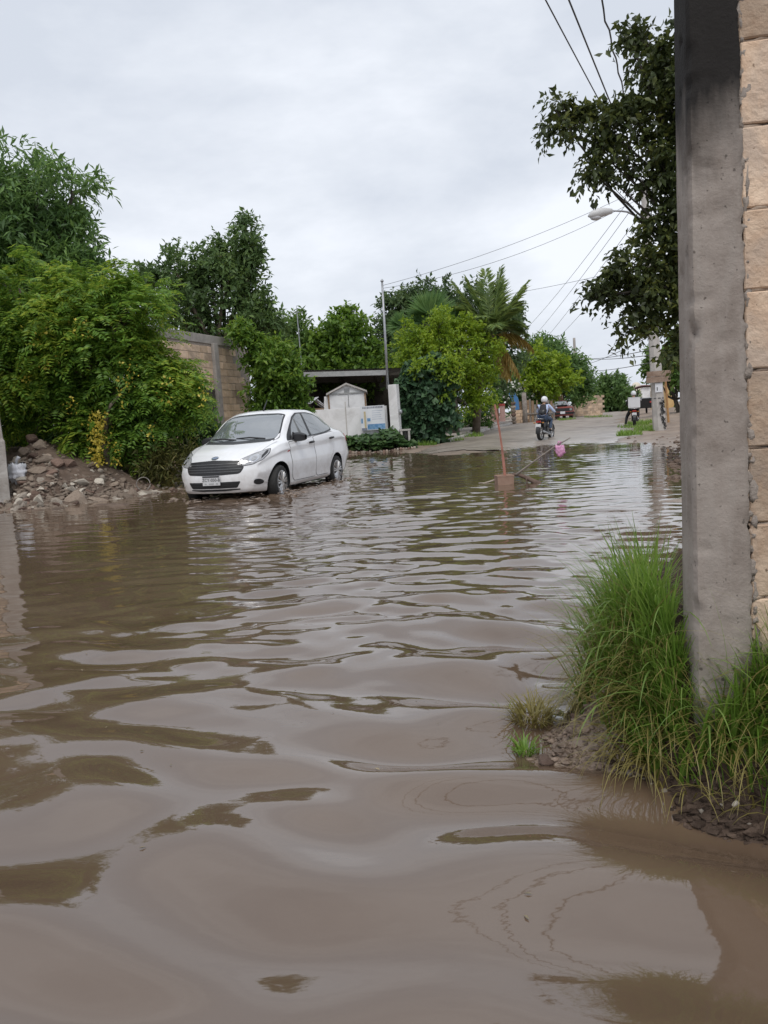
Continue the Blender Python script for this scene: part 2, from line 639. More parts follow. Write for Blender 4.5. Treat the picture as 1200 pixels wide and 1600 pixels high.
def water_z(x, y):
    P2 = np.stack([x, y], -1)
    wx = x + 0.16 * vnoise(P2 * 0.9 + 5, 71) + 0.05 * vnoise(P2 * 2.3, 72)
    wy = y + 0.20 * vnoise(P2 * 0.7 + 9, 73) + 0.06 * vnoise(P2 * 2.0 + 3, 74)
    mid = smooth((y - 2.2) / 3.5) * (1 - 0.75 * smooth((y - 24) / 6))
    midb = smooth((y - 1.9) / 2.0) * (1 - 0.75 * smooth((y - 24) / 6))
    boost = 1 + 0.6 * smooth((2.7 - y) / 0.9)
    calm_left = 1 - 0.72 * smooth((-x - 0.10 * y - 0.5) / 2.2) * smooth((y - 2.5) / 2)
    calm_right = 1 - 0.6 * smooth((x - 0.22 * y - 0.5) / 1.0)
    patch = 0.55 + 0.75 * smooth(0.5 + 0.9 * fbm(P2 * 0.30 + 2.0, 75, 2))
    z = np.zeros_like(x)
    for kk, a, ph, near_ in WAVES:
        sl = 0.050 * (1 - 0.82 * mid) * boost if near_ else 0.0022 + 0.0188 * midb
        z = z + (sl / kk) * np.sin(kk * (wx * math.cos(a) + wy * math.sin(a)) + ph)
    z = z * calm_left * calm_right * patch
    # wash thrown up by the car
    cx, cy = -1.7, 13.6
    d = np.hypot((x - cx) / 1.9, (y - cy) / 2.6)
    z = z + 0.045 * np.exp(-(d / 0.75) ** 4) * fbm(P2 * 4.5, 76, 3) * smooth((x + 3.4) / 0.5)
    for (ax, ay), (bx, by), hgt, wd in (((-0.6, 13.0), (2.3, 16.4), 0.035, 0.16), ((-1.0, 12.3), (1.2, 13.7), 0.03, 0.18), ((-0.2, 15.6), (3.0, 19.5), 0.03, 0.2)):
        ex, ey = bx - ax, by - ay
        tt = np.clip(((x - ax) * ex + (y - ay) * ey) / (ex * ex + ey * ey), 0, 1)
        q = np.hypot(x - ax - tt * ex, y - ay - tt * ey)
        z = z + hgt * np.exp(-(q / wd) ** 2) * (0.6 + 0.6 * vnoise(P2 * 3.1, 77)) * (1 - 0.6 * tt)
    return z


def water_mat():
    m = bpy.data.materials.new('muddy_water')
    m.use_nodes = True
    t = m.node_tree
    l = t.links.new
    b = t.nodes['Principled BSDF']
    b.inputs['Roughness'].default_value = 0.035
    b.inputs['IOR'].default_value = 1.85
    g = N(t, 'ShaderNodeNewGeometry')
    n = N(t, 'ShaderNodeTexNoise', Scale=0.5, Detail=4.0, Distortion=1.0)
    l(g.outputs['Position'], n.inputs['Vector'])
    r = N(t, 'ShaderNodeValToRGB')
    r.color_ramp.elements[0].position, r.color_ramp.elements[1].position = 0.3, 0.7
    r.color_ramp.elements[0].color = (0.104, 0.068, 0.044, 1)
    r.color_ramp.elements[1].color = (0.138, 0.096, 0.067, 1)
    l(n.outputs['Fac'], r.inputs['Fac'])
    l(r.outputs['Color'], b.inputs['Base Color'])
    mp = N(t, 'ShaderNodeMapping')
    mp.inputs['Scale'].default_value = (1.0, 2.2, 1.0)
    l(g.outputs['Position'], mp.inputs['Vector'])
    n2 = N(t, 'ShaderNodeTexNoise', Scale=7.0, Detail=3.0, Roughness=0.5)
    l(mp.outputs['Vector'], n2.inputs['Vector'])
    bm = N(t, 'ShaderNodeBump')
    bm.inputs['Strength'].default_value = 0.055
    bm.inputs['Distance'].default_value = 0.012
    l(n2.outputs['Fac'], bm.inputs['Height'])
    l(bm.outputs['Normal'], b.inputs['Normal'])
    return m


M['water'] = water_mat()
wy_, v_ = [], 0.9
while v_ < 29:
    wy_.append(v_)
    v_ += max(0.013, 0.0062 * v_)
wgx = axis((-30, -13, 1.2), (-13, -7, 0.06), (-7, 6, 0.025), (6, 8.2, 0.06))
wgy = np.concatenate([np.arange(-8, 0.9, 0.25), np.array(wy_)])
tag(sheet('water', wgx, wgy, water_z, M['water']), None, None, kind='structure')
#SECTION_END_GROUND

# ------------------------------------------------------------------ near wall: cast column and block courses
def block_mesh(name, m, L_, T_, H_, seed, amp=0.003, nx=14, nz=8):
    """one rough building block: worn arrises, pitted faces; front face towards -y"""
    bm = bmesh.new()
    bmesh.ops.create_cube(bm, size=1)
    bmesh.ops.scale(bm, vec=(L_, T_, H_), verts=bm.verts)
    bmesh.ops.bevel(bm, geom=list(bm.edges), offset=0.0035, segments=1, affect='EDGES', profile=0.5)
    if nx:
        for i in range(1, nx):
            bmesh.ops.bisect_plane(bm, geom=bm.verts[:] + bm.edges[:] + bm.faces[:], plane_co=(-L_ / 2 + L_ * i / nx, 0, 0), plane_no=(1, 0, 0))
        for i in range(1, nz):
            bmesh.ops.bisect_plane(bm, geom=bm.verts[:] + bm.edges[:] + bm.faces[:], plane_co=(0, 0, -H_ / 2 + H_ * i / nz), plane_no=(0, 0, 1))
        P = np.array([v.co[:] for v in bm.verts])
        n = fbm(P * 22 + seed * 3.1, seed, 3) + 0.8 * fbm(P * 70 + seed, seed + 3, 2)
        n2 = fbm(P * 9 + seed * 1.7, seed + 5, 2)
        for v, a, b in zip(bm.verts, n, n2):
            v.co += Vector((0, 1, 0)) * (-1 if v.co.y < 0 else 1) * (a * amp) + Vector((a * amp * 0.6, 0, b * amp * 1.2))
    me = bpy.data.meshes.new(name)
    bm.to_mesh(me)
    bm.free()
    me.materials.append(m)
    return me


M['near_block'] = mat('near_block', (0.52, 0.365, 0.255), (0.66, 0.505, 0.375), 0.95, 20, 0.9, 95, bdist=0.005, c3=(0.43, 0.345, 0.28), s3=4.5,
                      spots=(70, (0.26, 0.18, 0.125), 0.70), island='obj')
M['column'] = mat('column', (0.235, 0.198, 0.172), (0.35, 0.305, 0.272), 0.9, 9, 0.75, 90, bdist=0.004, c3=(0.34, 0.305, 0.275), s3=1.0, f3=0.5, stretch=(18, 18, 2.5),
                  spots=(62, (0.14, 0.12, 0.105), 0.685))


def soot(m, z0, z1):
    """scorch mark at the head of the column, with a ragged lower edge"""
    t = m.node_tree
    l = t.links.new
    b = t.nodes['Principled BSDF']
    src = b.inputs['Base Color'].links[0].from_socket
    g = N(t, 'ShaderNodeNewGeometry')
    s = N(t, 'ShaderNodeSeparateXYZ')
    l(g.outputs['Position'], s.inputs[0])
    mp = N(t, 'ShaderNodeMapping')
    mp.inputs['Scale'].default_value = (14, 14, 3.2)
    l(g.outputs['Position'], mp.inputs['Vector'])
    n = N(t, 'ShaderNodeTexNoise', Scale=1.0, Detail=4.0)
    l(mp.outputs['Vector'], n.inputs['Vector'])
    ad = N(t, 'ShaderNodeMath', operation='MULTIPLY_ADD')
    l(n.outputs['Fac'], ad.inputs[0])
    ad.inputs[1].default_value = 0.34
    l(s.outputs['Z'], ad.inputs[2])
    mr = N(t, 'ShaderNodeMapRange')
    mr.inputs['From Min'].default_value, mr.inputs['From Max'].default_value = z0, z1
    l(ad.outputs[0], mr.inputs['Value'])
    mul = N(t, 'ShaderNodeMath', operation='MULTIPLY')
    l(mr.outputs['Result'], mul.inputs[0])
    mul.inputs[1].default_value = 0.96
    mx = N(t, 'ShaderNodeMixRGB')
    l(mul.outputs[0], mx.inputs['Fac'])
    l(src, mx.inputs['Color1'])
    mx.inputs['Color2'].default_value = (0.012, 0.0115, 0.0115, 1)
    l(mx.outputs['Color'], b.inputs['Base Color'])


M['column'].node_tree.nodes['Principled BSDF'].inputs['Specular IOR Level'].default_value = 0.2
soot(M['column'], 1.83, 2.05)
WZ = 0.28
cw = D(1087, 1030, 2.06)
near_wall = thing('block_wall', 'tan block wall with a scorched grey concrete end column beside the grass tuft', 'wall', (cw[0], cw[1], WZ), -math.radians(10))
near_wall.rotation_euler = (0, math.radians(0.05), -math.radians(10))
# column in the wall's own frame: x along the wall, y into it
CWID, CTH, CHT = 0.106, 0.155, 2.75
wid = lambda z: 0.026 * (1.9 - z) / 1.6


def column_mesh():
    # outline with a chamfered, chipped outer arris
    o = [(0.006, -0.004), (0.0, 0.010), (0.0, CTH), (CWID + 0.02, CTH), (CWID + 0.012, -0.004)]
    per = []
    for i in range(len(o)):
        a, b = np.array(o[i]), np.array(o[(i + 1) % len(o)])
        n = max(1, int(np.hypot(*(b - a)) / 0.012))
        for k in range(n):
            per.append(a + (b - a) * k / n)
    per = np.array(per)
    zs = np.arange(-0.6, CHT + 0.001, 0.014)
    A = np.zeros((len(zs), len(per) + 1, 3))
    for i, z in enumerate(zs):
        p = np.vstack([per, per[:1]])
        A[i, :, :2] = p
        A[i, :, 0] += np.clip(p[:, 0] / CWID, 0, 1) * wid(z)
        A[i, :, 2] = z
    P = A.reshape(-1, 3)
    c = np.array([CWID / 2, CTH / 2, 0])
    d = P - c
    d[:, 2] = 0
    d /= np.linalg.norm(d, axis=1)[:, None]
    ridg = fbm(P * np.array([7, 7, 4]), 31, 2) * 0.0014 + fbm(P * 55, 33, 2) * 0.0004 - 0.02 * np.maximum(0, fbm(P * 24, 37, 2) - 0.66)
    edge = np.exp(-((P[:, 0]) / 0.012) ** 2) * np.exp(-((P[:, 1]) / 0.02) ** 2)
    chip = edge * np.maximum(0, fbm(P * np.array([1, 1, 9]), 35, 3) - 0.12) * 0.034
    rag = np.exp(-((P[:, 0] - CWID - 0.012 - wid(P[:, 2])) / 0.014) ** 2) * fbm(P * np.array([3, 3, 34]), 36, 4) * 0.0055 * (P[:, 1] < 0.02)
    P = P + d * (ridg - chip)[:, None]
    P[:, 0] += rag
    return P.reshape(A.shape)


mb = MB().grid(column_mesh())
mb.build('column', M['column'], near_wall, True)
mb = MB().box((1.6, 0.08, CHT / 2 - 0.3), (2.9, 0.126, CHT + 0.6))
mb.build('mortar', M['mortar'], near_wall)
variants = [block_mesh('block', M['near_block'], 0.392, 0.15, 0.196, s, 0.0014, 44, 22) for s in range(4)]
half = [block_mesh('block', M['near_block'], 0.192, 0.15, 0.196, s + 9, 0.0014, 22, 22) for s in range(2)]
for r in range(14):
    x = CWID + 0.017 + wid(0.2 * r)
    zc = 0.075 + 0.2035 * r - 0.1
    first = half[r % 2] if r % 2 else None
    k = 0
    while x < 2.6:
        me = first if (k == 0 and first) else variants[(r * 3 + k) % 4]
        w_ = 0.188 if (k == 0 and first) else 0.388
        o = link('block', me, near_wall, (x + w_ / 2 + random.uniform(-.002, .002), 0.075 + random.uniform(-.002, .003), zc))
        o.rotation_euler = (0, random.uniform(-.006, .006), 0)
        x += w_ + 0.012
        k += 1
# squeezed-out pointing along the joints
mb = MB()
for r in range(14):
    zc = 0.075 + 0.2035 * r
    pts = [(CWID + 0.012 + wid(0.2 * r) + 0.018 * i, 0.007 + 0.006 * random.random(), zc + random.uniform(-.004, .004)) for i in range(60)]
    mb.tube(pts, [random.choice((.0015, .005, .007, .009, .008)) for _ in pts], 5)
for i in range(46):
    z = 0.05 + i * 0.057
    mb.blob((CWID + 0.016 + wid(z) + random.uniform(-.005, .006), 0.008, z), (random.uniform(.003, .008), .007, random.uniform(.006, .02)), i, 0.7, 2.4, 2)
mb.build('pointing', mat('pointing', (0.36, 0.275, 0.21), (0.46, 0.36, 0.28), .95, 30, .8, 120, bdist=.004), near_wall, True)


# cement smeared from the column over the block ends
mb = MB()
for i in range(70):
    z = 0.03 + i * 0.038 + random.uniform(-.02, .02)
    q = random.uniform(.004, .015)
    mb.blob((CWID + 0.014 + wid(z) + random.uniform(-.004, .012), 0.003, z), (q * random.uniform(.6, 1.2), .005, q * random.uniform(.9, 2.6)), i, 0.7, 2.2, 2)
mb.build('cement_smear', M['mortar'], near_wall, True)


# ------------------------------------------------------------------ foliage
def unit(a):
    return a / np.maximum(np.linalg.norm(a, axis=-1, keepdims=True), 1e-9)


def leaf_arrays(P, A, Nn, Ln, Wd, fold=0.15):
    """folded leaf blades: four corners, two faces each"""
    A = unit(A)
    Sd = unit(np.cross(Nn, A))
    Nn = np.cross(A, Sd)
    Ln, Wd = np.asarray(Ln)[:, None], np.asarray(Wd)[:, None]
    v0 = P
    m_ = P + A * Ln * 0.45
    v1 = m_ + Sd * Wd / 2 + Nn * Wd * fold
    v3 = m_ - Sd * Wd / 2 + Nn * Wd * fold
    v2 = P + A * Ln - Nn * Ln * 0.10
    V = np.stack([v0, v1, v2, v3], 1).reshape(-1, 3)
    b = np.arange(len(P))[:, None] * 4
    Q = np.concatenate([b + [0, 1, 2], b + [0, 2, 3]], 1).reshape(-1, 3)
    return V, Q


def lobe_points(c, R, n, r, shell=0.45, lump=0.38, lf=1.7, stray=0.16):
    R = np.array(R, float)
    k = max(4, int(n / 16))
    cu = unit(r.normal(size=(k, 3)))
    cr = (0.45 + 0.55 * r.random(k)) * (1 + lump * fbm(cu * lf + c * 0.37, int(abs(c[0] * 31 + c[2] * 17)) % 97, 3))
    far_ = r.random(k) < stray
    cr = np.where(far_, cr * 1.22, cr)
    cs = (0.17 + 0.20 * r.random(k)) * np.where(far_, 0.6, 1.0)
    wgt = cs ** 1.6
    i = r.choice(k, n, p=wgt / wgt.sum())
    v = unit(r.normal(size=(n, 3)))
    P = cu[i] * cr[i][:, None] + v * (cs[i] * r.random(n) ** 0.5)[:, None]
    return c + P * R, unit(v * 0.65 + cu[i] * 0.6)


def lobe_points_even(c, R, n, r, shell=0.45, lump=0.38, lf=1.7):
    u = unit(r.normal(size=(n, 3)))
    rad = (shell + (1 - shell) * r.random(n)) ** 0.75
    rad = rad * (1 + lump * fbm(u * lf + c * 0.37, int(abs(c[0] * 31 + c[2] * 17)) % 97, 3))
    return c + u * rad[:, None] * np.array(R), u


class Plant:
    """a tree or bush: trunk and limbs, and a crown of separate leaf blades on twigs"""

    def __init__(self, name, label, cat, base, group=None, seed=1):
        self.root = thing(name, label, cat, base, 0, group)
        self.b = np.array(base, float)
        self.r = np.random.default_rng(seed)
        self.V, self.Q, self.n = [], [], 0
        self.tips = []

    def _push(self, V, Q):
        self.V.append(V)
        self.Q.append(Q + self.n)
        self.n += len(V)

    def lobe(self, px, py, Y, rp, n, L=0.12, W=0.05, per=9, twig=0.35, droop=0.35, flat=1.0, depth=1.0, shell=0.4, lump=0.38, up=0.7, gap=0.0, lean=(0, 0, 0)):
        c = D(px, py, Y)
        R = rp * Y / F
        P, u = lobe_points(c, (R, R * depth, R * flat), n, self.r, shell, lump)
        if gap:
            k = fbm(P * (1.6 / max(R, .2)), 5, 2) > -0.5 + gap
            P, u = P[k], u[k]
        g = terrain(P[:, 0], P[:, 1])
        k = P[:, 2] > g + 0.05
        P, u = P[k], u[k]
        m = len(P)
        if m == 0:
            return self
        self.tips.append((c, R, P[self.r.choice(m, min(m, 9), replace=False)]))
        td = unit(u * 0.7 + self.r.normal(size=(m, 3)) * 0.55 + np.array([0, 0, 0.15]) + np.array(lean))
        t = np.tile(np.linspace(0.05, 1, per), m)
        P2 = np.repeat(P, per, 0) + np.repeat(td, per, 0) * (t * twig)[:, None]
        P2 = P2 + np.array([0, 0, -1]) * (t ** 2 * twig * droop * 0.6)[:, None]
        k = m * per
        ax = np.repeat(td, per, 0) * 0.55 + self.r.normal(size=(k, 3)) * 0.75 + np.array([0, 0, -droop])
        nn = np.repeat(u, per, 0) * 0.4 + np.array([0, 0, up]) + self.r.normal(size=(k, 3)) * 0.5
        s = 0.45 + 0.85 * self.r.random(k)
        self._push(*leaf_arrays(P2, ax, nn, L * s, W * s))
        return self

    def fronds(self, px, py, Y, rp, n, L=0.36, pairs=9, plen=0.085, pw=0.03, flat=1.0, depth=1.0, shell=0.4, lump=0.38, droop=0.5):
        """feathery compound leaves"""
        c = D(px, py, Y)
        R = rp * Y / F
        P, u = lobe_points(c, (R, R * depth, R * flat), n, self.r, shell, lump)
        k = P[:, 2] > terrain(P[:, 0], P[:, 1]) + 0.05
        P, u = P[k], u[k]
        m = len(P)
        self.tips.append((c, R, P[self.r.choice(m, min(m, 9), replace=False)]))
        d = unit(u * 0.8 + self.r.normal(size=(m, 3)) * 0.5 + np.array([0, 0, 0.1]))
        nrm = unit(np.array([0, 0, 1.0]) + u * 0.5 + self.r.normal(size=(m, 3)) * 0.25)
        sd = unit(np.cross(nrm, d))
        sc = 0.7 + 0.5 * self.r.random(m)
        for i in range(pairs):
            t = (i + 0.6) / pairs
            q = P + d * (L * t * sc)[:, None] + np.array([0, 0, -1]) * (L * droop * t * t * sc)[:, None]
            taper = (0.5 + 0.8 * math.sin(PI * min(1, t * 0.9 + 0.08)))
            for sgn in (-1, 1):
                ax = sd * sgn + d * 0.35 + np.array([0, 0, -0.25]) + self.r.normal(size=(m, 3)) * 0.12
                self._push(*leaf_arrays(q, ax, nrm + self.r.normal(size=(m, 3)) * 0.2, plen * taper * sc, np.full(m, pw) * sc))
        return self

    def crown(self, m, name='crown'):
        V = np.concatenate(self.V) - self.b
        Q = np.concatenate(self.Q)
        o = link(name, fast_mesh(name, V, Q, m, False, 3), self.root)
        self.V, self.Q, self.n = [], [], 0
        return o

    def trunk(self, m, r0=0.15, fork=0.45, stems=1, spread=0.25, limbs=4, name='trunk'):
        mb = MB()
        if not self.tips:
            return self
        top = np.mean([c for c, R, _ in self.tips], 0) - self.b
        for s in range(stems):
            off = np.array([self.r.normal() * spread * (stems > 1), self.r.normal() * spread * (stems > 1), 0])
            f = off + np.array([top[0] * 0.55, top[1] * 0.55, max(0.4, top[2] * fork)])
            a = off + np.array([0, 0, -0.25])
            mid = (a + f) / 2 + self.r.normal(size=3) * 0.06
            mb.tube([a, (a * .6 + mid * .4), mid, f], [r0 * 1.25, r0, r0 * 0.88, r0 * 0.72], 9)
            for j, (c, R, P) in enumerate(self.tips):
                if j % stems != s:
                    continue
                cc = c - self.b
                k = f + (cc - f) * 0.55 + self.r.normal(size=3) * (R * 0.2 + 0.12)
                mb.tube([f, (f + k) / 2 + self.r.normal(size=3) * (R * 0.1 + .08), k, cc], [r0 * 0.55, r0 * 0.42, r0 * 0.3, r0 * 0.18], 6)
                for q in P[:limbs]:
                    e = q - self.b
                    st = k + (cc - k) * self.r.random()
                    mb.tube([st, (st + e) / 2 + self.r.normal(size=3) * R * 0.1, e], [r0 * 0.17, r0 * 0.10, r0 * 0.04], 4, False)
        mb.build(name, m, self.root, True)
        return self


def ground_at(x, y):
    return (x, y, T1(x, y))


G1 = leafmat('leaf_deep_green', (0.045, 0.090, 0.031), (0.092, 0.169, 0.050), (0.155, 0.257, 0.063))
G2 = leafmat('leaf_feathery', (0.063, 0.132, 0.025), (0.132, 0.241, 0.034), (0.299, 0.356, 0.052), trans=0.42)
G3 = leafmat('leaf_lime', (0.087, 0.154, 0.015), (0.174, 0.266, 0.022), (0.275, 0.350, 0.037), trans=0.42)
G4 = leafmat('leaf_backlit_dark', (0.034, 0.046, 0.018), (0.062, 0.086, 0.028), (0.15, 0.17, 0.04), trans=0.35, rough=0.42)  # backlit darkness of the overhanging crown put into the leaf colour
G5 = leafmat('leaf_mid', (0.043, 0.084, 0.022), (0.087, 0.161, 0.035), (0.145, 0.224, 0.050))
G6 = leafmat('leaf_broad_vine', (0.026, 0.056, 0.030), (0.043, 0.091, 0.043), (0.080, 0.140, 0.062), trans=0.2, rough=0.5)
G7 = leafmat('leaf_vine', (0.051, 0.105, 0.019), (0.094, 0.182, 0.025), (0.174, 0.252, 0.037), trans=0.4)
GP = leafmat('leaf_palm', (0.076, 0.126, 0.038), (0.131, 0.189, 0.053), (0.217, 0.273, 0.066), trans=0.25)
GD = leafmat('leaf_dead_palm', (0.20, 0.15, 0.035), (0.26, 0.19, 0.05), (0.24, 0.15, 0.05), trans=0.3)
YF = leafmat('yellow_blossom', (0.36, 0.30, 0.05), (0.50, 0.41, 0.06), (0.42, 0.40, 0.10), trans=0.3)
WF = leafmat('white_blossom', (0.6, 0.6, 0.55), (0.7, 0.7, 0.66), (0.75, 0.75, 0.7), trans=0.3)
GR = leafmat('grass_blade', (0.086, 0.155, 0.023), (0.132, 0.236, 0.037), (0.207, 0.293, 0.069), trans=0.4)
GY = leafmat('dry_grass', (0.15, 0.13, 0.04), (0.20, 0.17, 0.055), (0.24, 0.21, 0.09), trans=0.3)

# A: tall dark tree behind, far left
b = D(40, 690, 19.5)
p = Plant('broadleaf_tree', 'tall dark tree with drooping narrow leaves above the feathery one at far left', 'tree', ground_at(b[0], 19.5), 'trees', 11)
for px, py, rp, n in ((60, 310, 55, 420), (25, 385, 75, 560), (95, 395, 52, 420), (40, 480, 100, 700), (120, 445, 42, 320), (-70, 370, 120, 620), (150, 500, 55, 350),
                      (-110, 520, 140, 500), (40, 275, 22, 90), (115, 300, 26, 110), (5, 300, 40, 200), (160, 425, 16, 60)):
    p.lobe(px, py, 19.5, rp, n, L=0.24, W=0.06, per=9, twig=0.5, droop=0.6, gap=0.12)
p.crown(G1)
p.trunk(M['dark_bark'], 0.22, 0.4, 2, 0.4)

# B: feathery flowering tree over the rubble
b = D(190, 720, 16.2)
p = Plant('flowering_tree', 'feathery bright green tree with hanging yellow blossom spreading over the rubble', 'tree', ground_at(b[0], 16.2), 'trees', 12)
for px, py, rp, n in ((60, 520, 85, 620), (150, 545, 95, 800), (212, 588, 68, 560), (276, 598, 34, 230), (85, 610, 75, 560), (165, 655, 62, 520), (235, 650, 52, 380),
                      (10, 570, 80, 520), (200, 480, 55, 320), (-80, 560, 120, 560), (120, 470, 50, 260), (232, 572, 30, 190), (30, 450, 50, 240), (305, 622, 18, 80), (180, 440, 25, 80)):
    p.fronds(px, py, 15.6, rp, int(n * 1.15), L=0.40, pairs=8, plen=0.115, pw=0.042, depth=0.9, droop=0.5)
p.crown(G2)
p.trunk(M['bark'], 0.11, 0.3, 3, 0.35)
r_ = np.random.default_rng(5)
for px0, py0, py1, w_, n in ((152, 645, 728, 18, 420), (112, 620, 648, 14, 24), (200, 560, 600, 22, 26), (60, 510, 540, 26, 40), (75, 555, 580, 22, 30),
                             (190, 585, 640, 22, 34), (235, 655, 690, 14, 18), (182, 690, 728, 16, 36), (260, 590, 640, 18, 22), (318, 600, 635, 12, 18), (130, 500, 530, 26, 40), (40, 585, 600, 18, 20)):
    t = r_.random(n)
    c = np.array([D(px0 + w_ * r_.normal() * (0.75 - 0.3 * a) * 0.6, py0 + (py1 - py0) * a, 14.75 + 0.2 * r_.normal()) for a in t])
    p._push(*leaf_arrays(c, r_.normal(size=(n, 3)), r_.normal(size=(n, 3)) + [0, 0, .5], 0.045 + 0.03 * r_.random(n), 0.035 + 0.02 * r_.random(n)))
p.crown(YF, 'blossoms')

# a taller tree just outside the frame on the left: its reflection lies across the near water
p = Plant('broadleaf_tree', 'tall tree beyond the left edge, seen only as a dark reflection in the near water', 'tree', ground_at(-12.5, 13.2), 'trees', 44)
for px, py, rp, n in ((-190, 350, 90, 240), (-250, 240, 110, 300), (-420, 260, 150, 380), (-330, 480, 170, 380), (-330, 140, 70, 130)):
    p.lobe(px, py, 13.5, rp, n, L=0.26, W=0.09, per=9, twig=0.5, droop=0.5)
p.crown(G1)
p.trunk(M['dark_bark'], 0.25, 0.4, 1)

# dark shrubs added to fill the deep shade under the trees
b = D(120, 680, 17.4)
p = Plant('shrub', 'dark shrub added to fill the deep shade behind the rubble', 'shrub', ground_at(b[0], 17.4), 'shrubs', 13)
for px, py, rp, n in ((100, 655, 55, 420), (40, 650, 60, 420), (190, 680, 50, 340), (-40, 660, 70, 380), (250, 670, 45, 320), (290, 660, 40, 260)):
    p.lobe(px, py, 17.6, rp, n, L=0.17, W=0.08, per=9, droop=0.3, depth=0.7)
p.crown(G1)
p.trunk(M['dark_bark'], 0.05, 0.35, 4, 0.7)
b = D(258, 745, 15.3)
p = Plant('weed_clump', 'brownish green weeds at the waterside next to the white car', 'weeds', ground_at(b[0], 15.3), None, 14)
for px, py, rp, n in ((245, 735, 24, 170), (268, 720, 26, 200), (262, 752, 16, 90), (230, 715, 20, 100)):
    p.lobe(px, py, 15.4, rp, n, L=0.16, W=0.03, per=7, droop=0.2, up=0.2, depth=0.8)
p.crown(leafmat('weed_leaf', (0.072, 0.077, 0.025), (0.109, 0.119, 0.035), (0.189, 0.154, 0.056)))

# C: second tree
b = D(330, 560, 28)
p = Plant('broadleaf_tree', 'dark green tree with an airy crown rising behind the block wall', 'tree', ground_at(b[0], 28), 'trees', 15)
for px, py, rp, n in ((330, 445, 48, 420), (372, 392, 30, 190), (388, 430, 22, 120), (275, 425, 34, 210), (300, 490, 55, 480), (380, 490, 45, 380), (245, 470, 38, 260),
                      (412, 490, 18, 90), (345, 400, 26, 140), (385, 362, 14, 60), (400, 455, 14, 60), (310, 415, 26, 130), (425, 505, 18, 90), (250, 425, 16, 60)):
    p.lobe(px, py, 28, rp, n, L=0.22, W=0.09, per=9, twig=0.5, droop=0.3, gap=0.15)
p.crown(leafmat('leaf_dull_green', (0.045, 0.079, 0.028), (0.083, 0.142, 0.047), (0.155, 0.230, 0.063)))
p.trunk(M['bark'], 0.2, 0.5, 1)

# E: trees behind the carport
b = D(455, 600, 38)
p = Plant('broadleaf_tree', 'olive green tree beside the thin aerial mast, left of the carport', 'tree', ground_at(b[0], 38), 'trees', 16)
for px, py, rp, n in ((460, 535, 36, 330), (432, 515, 25, 180), (485, 555, 30, 220), (440, 560, 35, 260), (470, 585, 40, 240), (415, 540, 30, 180)):
    p.lobe(px, py, 38, rp, n, L=0.26, W=0.11, per=9, twig=0.5, droop=0.3, gap=0.1)
p.crown(G5)
p.trunk(M['bark'], 0.18, 0.4)
b = D(540, 600, 37)
p = Plant('broadleaf_tree', 'leafy mid green tree rising right behind the carport roof', 'tree', ground_at(b[0], 37), 'trees', 17)
for px, py, rp, n in ((540, 520, 33, 300), (518, 548, 32, 240), (562, 548, 30, 230), (540, 575, 45, 320), (548, 498, 17, 80), (505, 570, 30, 180), (580, 570, 30, 200)):
    p.lobe(px, py, 37, rp, n, L=0.28, W=0.13, per=9, twig=0.55, droop=0.4, gap=0.1)
p.crown(leafmat('leaf_fresh', (0.051, 0.105, 0.018), (0.094, 0.175, 0.022), (0.160, 0.252, 0.037), trans=0.4))
p.trunk(M['bark'], 0.2, 0.4)
b = D(690, 600, 43)
p = Plant('broadleaf_tree', 'big dark round-headed tree filling the back behind the palms', 'tree', ground_at(b[0], 43), 'trees', 18)
for px, py, rp, n in ((640, 505, 45, 420), (618, 485, 24, 140), (688, 485, 38, 320), (735, 485, 38, 320), (778, 510, 32, 260), (795, 490, 18, 100), (602, 520, 28, 180), (775, 560, 40, 300),
                      (620, 560, 45, 320), (700, 545, 60, 420), (650, 470, 18, 80), (600, 570, 35, 200), (770, 475, 18, 80)):
    p.lobe(px, py, 43, rp, n, L=0.30, W=0.13, per=8, twig=0.6, droop=0.3)
p.crown(leafmat('leaf_grey_green', (0.035, 0.062, 0.028), (0.064, 0.108, 0.041), (0.112, 0.162, 0.055)))
p.trunk(M['dark_bark'], 0.3, 0.45)

# G: lime green tree
tb = hit(706, 682)
p = Plant('lime_tree', 'bright lime green tree in front of the palms above the dark vine', 'tree', tb, 'trees', 19)
YG = float(tb[1])
for px, py, rp, n in ((650, 552, 38, 420), (688, 528, 40, 460), (725, 552, 40, 460), (695, 585, 52, 620), (748, 580, 28, 240), (635, 528, 20, 110), (765, 545, 20, 120), (715, 628, 34, 280), (690, 505, 22, 120),
                      (640, 580, 22, 120), (735, 525, 22, 120), (745, 610, 24, 160)):
    p.lobe(px, py, YG, rp, n, L=0.15, W=0.085, per=9, twig=0.4, droop=0.25, gap=0.08)
p.crown(G3)
p.trunk(M['dark_bark'], 0.13, 0.5, 2, 0.22)
# I: clipped bush
tb = hit(750, 672)
p = Plant('bush', 'upright dense green bush between the lime tree and the pink gate', 'bush', tb, 'shrubs', 20)
for px, py, rp, n in ((750, 622, 22, 240), (750, 652, 21, 260), (735, 640, 18, 160), (757, 600, 16, 120), (728, 660, 14, 100), (762, 665, 10, 60)):
    p.lobe(px, py, float(tb[1]), rp, n, L=0.12, W=0.06, per=9, twig=0.3, droop=0.2)
p.crown(leafmat('leaf_bush', (0.036, 0.084, 0.022), (0.065, 0.140, 0.027), (0.116, 0.210, 0.037)))
p.trunk(M['dark_bark'], 0.06, 0.4, 2, 0.2)

